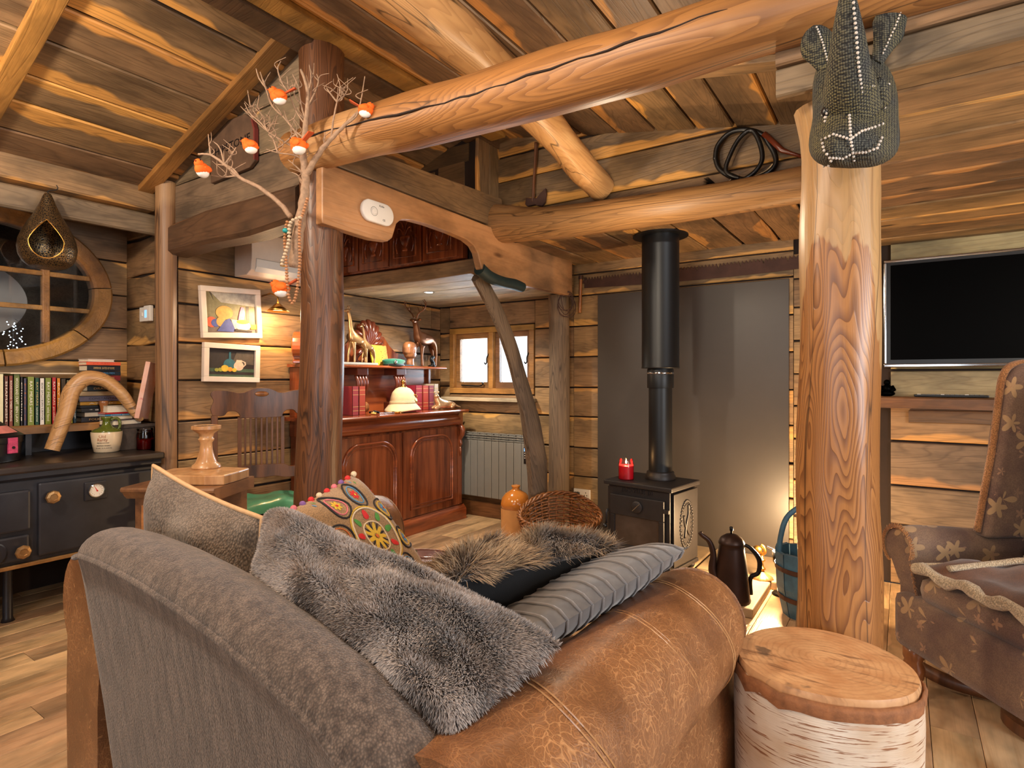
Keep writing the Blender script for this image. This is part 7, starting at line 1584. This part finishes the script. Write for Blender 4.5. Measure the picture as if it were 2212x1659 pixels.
MB().lathe([(.05, 0), (.052, .006), (.045, .014), (.012, .02), (.008, .03), (.008, .16)], 20).build('stand', 'black_iron', ul, smooth=True); MB().lathe([(.02, .16), (.045, .19), (.05, .25), (.048, .25), (.04, .195), (.015, .168)], 20, caps=(0, 0)).build('shade', 'black_iron', ul, smooth=True); MB().lathe([(0, .205), (.03, .205)], 16, caps=(0, 0)).build('bulb', 'lamp_glow', ul)
lamp('POINT', 'uplighter_bulb', (-.62, 3.66, .30), 46, (1, .66, .34), .03)
# ================================================================== ON THE TELEVISION SHELF
bu = thing('buddha_figure', tuple(W(1916, 832, Y=YB-.08)-Vector((0, 0, 0))), 'small black seated figure on the shelf beside the log post', 'figurine'); bu.location.z = 1.141
mb = MB(); mb.ball((0, 0, .018), .042, 14, 8, (1, .8, .45)); mb.ball((0, .0, .045), .028, 14, 8, (1, .85, 1)); mb.build('body', 'screen_black', bu, smooth=True); MB().ball((0, -.004, .083), .018, 12, 8).build('head', 'screen_black', bu, smooth=True)
for sg in (-1, 1): MB().tube([(sg*.026, 0, .062), (sg*.038, -.01, .04), (sg*.02, -.028, .03)], .009, 8).build('arm', 'screen_black', bu, smooth=True)
tb = thing('remote_keyboard', (.225, YB-.075, 1.141), 'thin black keyboard lying on the shelf under the television', 'keyboard'); MB().box(-.17, .17, -.05, .05, .002, .014, .003).build('case', 'black_plastic', tb)
for i in range(14): MB().box(-.155+i*.022, -.137+i*.022, -.03, -.014, .0135, .0175, .001).build('key', 'white_plastic' if i % 5 == 0 else 'radiator_paint', tb)
# ================================================================== RHINO HEAD
q = NT('woven_tweed'); vo = q.n('TexVoronoi', {'Vector': q.coord('Object'), 'Scale': 190., 'Randomness': .25}); ds_ = vo.outputs['Distance']
c = q.mix(q.mapr(q.noise(q.coord('Object'), 9., 2.), .35, .65), srgb(122, 112, 72), srgb(82, 84, 78)); c = q.mix(q.mapr(ds_, .25, .6), c, srgb(20, 20, 20)); q.bump(q.math('MULTIPLY', ds_, -1.), .8, .004); M['woven_tweed'] = q.fin(c, .8)
plain('white_stitch', (206, 196, 184), .6)
TR = 1.50
rh = thing('rhino_head', tuple(W(1845, 250, t=TR)), 'woven tweed rhino head with beaded seams mounted on the log post', 'wall trophy')
rgt, upv, fw_ = Vector((CYW, SY, 0)), Vector((0, 0, 1)), Vector((-SY, CYW, 0))
pxm = FPX/TR
# the head hangs on the post facing the room: local axes r (image right), u (up), d (towards the viewer)
def RP(x, y, d): return W(x, y, t=TR-d)-rh.location
# trunk of the head as horizontal sections: (y, x centre, half width, depth out, depth in)
secs = [(112, 1838, 52, .03, -.06), (145, 1842, 80, .05, -.085), (185, 1846, 92, .075, -.09), (225, 1848, 94, .10, -.09), (255, 1849, 92, .12, -.085), (285, 1847, 98, .14, -.06), (315, 1845, 100, .15, -.03), (338, 1842, 92, .145, .0), (354, 1838, 72, .125, .03), (364, 1836, 42, .09, .05)]
def bulge(y, ca):
    b = .03*math.exp(-(ca/.55)**2)*max(0, 1-((y-270)/75)**2)
    b += .022*math.exp(-((abs(ca)-.48)/.2)**2)*max(0, 1-((y-322)/34)**2)-.012*math.exp(-(ca/.10)**2)*max(0, 1-((y-335)/30)**2)
    return b+.012*math.exp(-((abs(ca)-.62)/.12)**2)*max(0, 1-((y-215)/40)**2)
mb = MB(); sg_ = 48; vs = []
for (y, xc, hw_, do, di) in secs:
    for k in range(sg_):
        a = 2*math.pi*k/sg_; ca, sa = math.cos(a), math.sin(a)
        x = xc+hw_*math.copysign(abs(ca)**.85, ca); dep = (do if sa > 0 else -di)*abs(sa)**.8*(1 if sa > 0 else -1)
        if sa > 0: dep += bulge(y, ca)
        vs.append(RP(x, y, dep))
fs = [(i*sg_+k, i*sg_+(k+1) % sg_, (i+1)*sg_+(k+1) % sg_, (i+1)*sg_+k) for i in range(len(secs)-1) for k in range(sg_)]+[tuple(range(sg_)), tuple((len(secs)-1)*sg_+k for k in range(sg_))]
mb.add(vs, fs); hd2 = mb.build('head', 'woven_tweed', rh, smooth=True, sub=1)
def dsurf(x, y):
    for (s0, s1) in zip(secs, secs[1:]):
        if s0[0] <= y <= s1[0]:
            f = (y-s0[0])/(s1[0]-s0[0]); xc, hw_, do = [s0[i]*(1-f)+s1[i]*f for i in (1, 2, 3)]
            ca = max(-1, min(1, (x-xc)/hw_)); ca = math.copysign(abs(ca)**(1/.85), ca); return do*max(0, 1-ca*ca)**.4+bulge(y, ca)
    return .1
P = [RP(1838, 235, .09), RP(1835, 190, .135), RP(1832, 140, .17), RP(1831, 80, .20), RP(1830, 20, .22), RP(1830, -50, .23)]
Pp = smooth_path(P, 5); MB().tube(Pp, lerp_list([.066, .056, .044, .034, .022, .006], len(Pp)), 20).build('horn', 'woven_tweed', rh, smooth=True)
MB().tube(smooth_path([RP(1893, 215, .10), RP(1896, 190, .135), RP(1898, 168, .145)], 4), lerp_list([.032, .024, .008], 9), 14).build('second_horn', 'woven_tweed', rh, smooth=True)
def ear(base, tip, wd, nm, tw):
    def f(u, v):
        p = base.lerp(tip, u); w_ = wd*(.35+.65*min(1, (u/.55))**1.5 if u < .62 else math.sqrt(max(0, 1-((u-.62)/.38)**2))); s_ = (v-.5)*2
        ax_ = (tip-base).normalized(); sd_ = (rgt*math.cos(tw)-fw_*math.sin(tw)); sd_ = (sd_-ax_*sd_.dot(ax_)).normalized(); nn = ax_.cross(sd_)
        return p+sd_*s_*w_+nn*(s_*s_-.5)*w_*.55
    m_ = MB(); m_.grid(f, 34, 14); e_ = m_.build(nm, 'woven_tweed', rh, smooth=True); sd2 = e_.modifiers.new('solid', 'SOLIDIFY'); sd2.thickness = .008; sd2.offset = 0
    stp = MB()
    for i in range(16): stp.ball(f(.12+i*.055, .5)+(fw_*-.006), .0026, 6, 4)
    stp.build('beaded_seam', 'white_stitch', e_, smooth=True)
ear(RP(1792, 165, .03), RP(1758, 58, .03), .040, 'ear', .2); ear(RP(1895, 135, .03), RP(1946, 6, .03), .044, 'ear', -.15)
def seam(pts, n=None, closed=False, parent=hd2, horn=False):
    Q = []
    for (a, b) in zip(pts, pts[1:]):
        L = math.hypot(b[0]-a[0], b[1]-a[1]); m = max(1, int(L/7))
        for i in range(m): f = i/m; Q.append((a[0]*(1-f)+b[0]*f, a[1]*(1-f)+b[1]*f))
    s_ = MB()
    for (x, y) in Q: s_.ball(RP(x, y, dsurf(x, y)+.004), .0034, 6, 4)
    s_.build('beaded_seam', 'white_stitch', parent, smooth=True)
seam([(1834, 235), (1836, 270), (1838, 300), (1842, 330), (1846, 355)]); seam([(1790, 230), (1812, 222), (1836, 213), (1860, 207), (1884, 204)]); seam([(1775, 302), (1800, 290), (1822, 296), (1836, 301), (1862, 283), (1890, 274), (1915, 264)])
seam([(1775, 302), (1780, 325), (1792, 341), (1820, 343), (1842, 331), (1870, 329), (1895, 320), (1908, 290)]); seam([(1884, 204), (1888, 196), (1898, 200), (1908, 222), (1911, 232), (1898, 232), (1888, 222), (1884, 204)]); seam([(1787, 225), (1782, 245), (1782, 262), (1786, 245), (1790, 228)]); seam([(1795, 348), (1790, 358), (1770, 360)]); seam([(1905, 190), (1920, 182), (1930, 178)])
s_ = MB()
for i in range(0, 60, 2):
    p = Pp[min(int(i/60*len(Pp)), len(Pp)-2)].lerp(Pp[min(int(i/60*len(Pp)), len(Pp)-2)+1], (i/60*len(Pp)) % 1); r_ = lerp_list([.062, .052, .044, .036, .026, .010], 61)[i]
    s_.ball(p+(-fw_*.85-upv*.45).normalized()*(r_+.001), .0034, 6, 4)
for i in range(22):
    a = math.pi*(i/21); p = Pp[5]; s_.ball(p+(rgt*math.cos(a)*1.0+(-fw_*.9-upv*.35)*math.sin(a))*.054, .0028, 6, 4)
s_.build('beaded_seam', 'white_stitch', rh, smooth=True)
for (x, y) in ((1898, 216), (1785, 242)): MB().ball(RP(x, y, dsurf(x, y)-.004), .012, 10, 8, (1, 1, 1.2)).build('eye', 'black_plastic', rh, smooth=True)
MB().box(-.06, .06, -.01, .01, -.1, .1, .004).build('mount_plate', 'chair_oak', rh, mw=Matrix.Translation(RP(1838, 190, -.095)) @ Matrix.Rotation(YAW, 4, 'Z'))
# ================================================================== RUGS AND FLOOR PIECES
q = NT('cowhide'); v = q.noise(q.coord('Object'), 3.2, 3., .55); c = q.ramp(v, [(.46, srgb(230, 214, 192)), (.50, srgb(120, 82, 52)), (.62, srgb(52, 36, 28))]); f_ = q.noise(q.coord('Object', (40, 120, 1)), 1., 3.); c = q.mix(q.mapr(f_, .4, .7, 0., .35), c, srgb(40, 28, 22)); M['cowhide'] = q.fin(c, .8, Sheen_Weight=.3)
out = []
for k in range(48):
    a = 2*math.pi*k/48; r_ = 1+.10*math.sin(3*a+1)+.07*math.sin(5*a)+.04*math.sin(9*a+2); out.append((1.12*r_*math.cos(a), .66*r_*math.sin(a)))
o = MB().prism(out, 'z', .001, .008).build('cowhide_rug', 'cowhide'); o.location = (-1.2, .66, 0); o.rotation_euler = (0, 0, -.1); tag(o, 'brown and white cowhide rug on the floor under the sofa', 'rug')
out = []
for k in range(30):
    a = 2*math.pi*k/30; r_ = 1+.12*math.sin(3*a)+.08*math.sin(7*a); out.append((.20*r_*math.cos(a), .15*r_*math.sin(a)))
cloth('black_hide', (26, 26, 32), (14, 14, 18), weave=300.)
o = MB().prism(out, 'z', .009, .016).build('black_hide', 'black_hide'); o.location = (-.56, 1.86, 0); tag(o, 'scrap of black hide on the floor between sofa arm and stump', 'rug')
rk = thing('curved_runner', (.14, 2.30, 0), 'dark bent wooden runner on the floor below the armchair', 'runner', 0)
P = smooth_path([W(1985, 1440, Z=.05), W(2040, 1468, Z=.035), W(2110, 1490, Z=.03), W(2190, 1508, Z=.035), W(2290, 1520, Z=.05)], 6); MB().tube([p-rk.location for p in P], .024, 8, flat=1.2).build('bent_rail', 'chair_oak', rk, smooth=True)
rk2 = thing('drum_base', tuple(W(2290, 1590, Z=.0)), 'round dark wooden base cut off by the right edge of picture', 'base', 0)
MB().lathe([(.14, 0), (.16, .01), (.16, .05), (.13, .06), (.12, .03)], 32).build('turned_ring', 'chair_oak', rk2, smooth=True, angle=40)
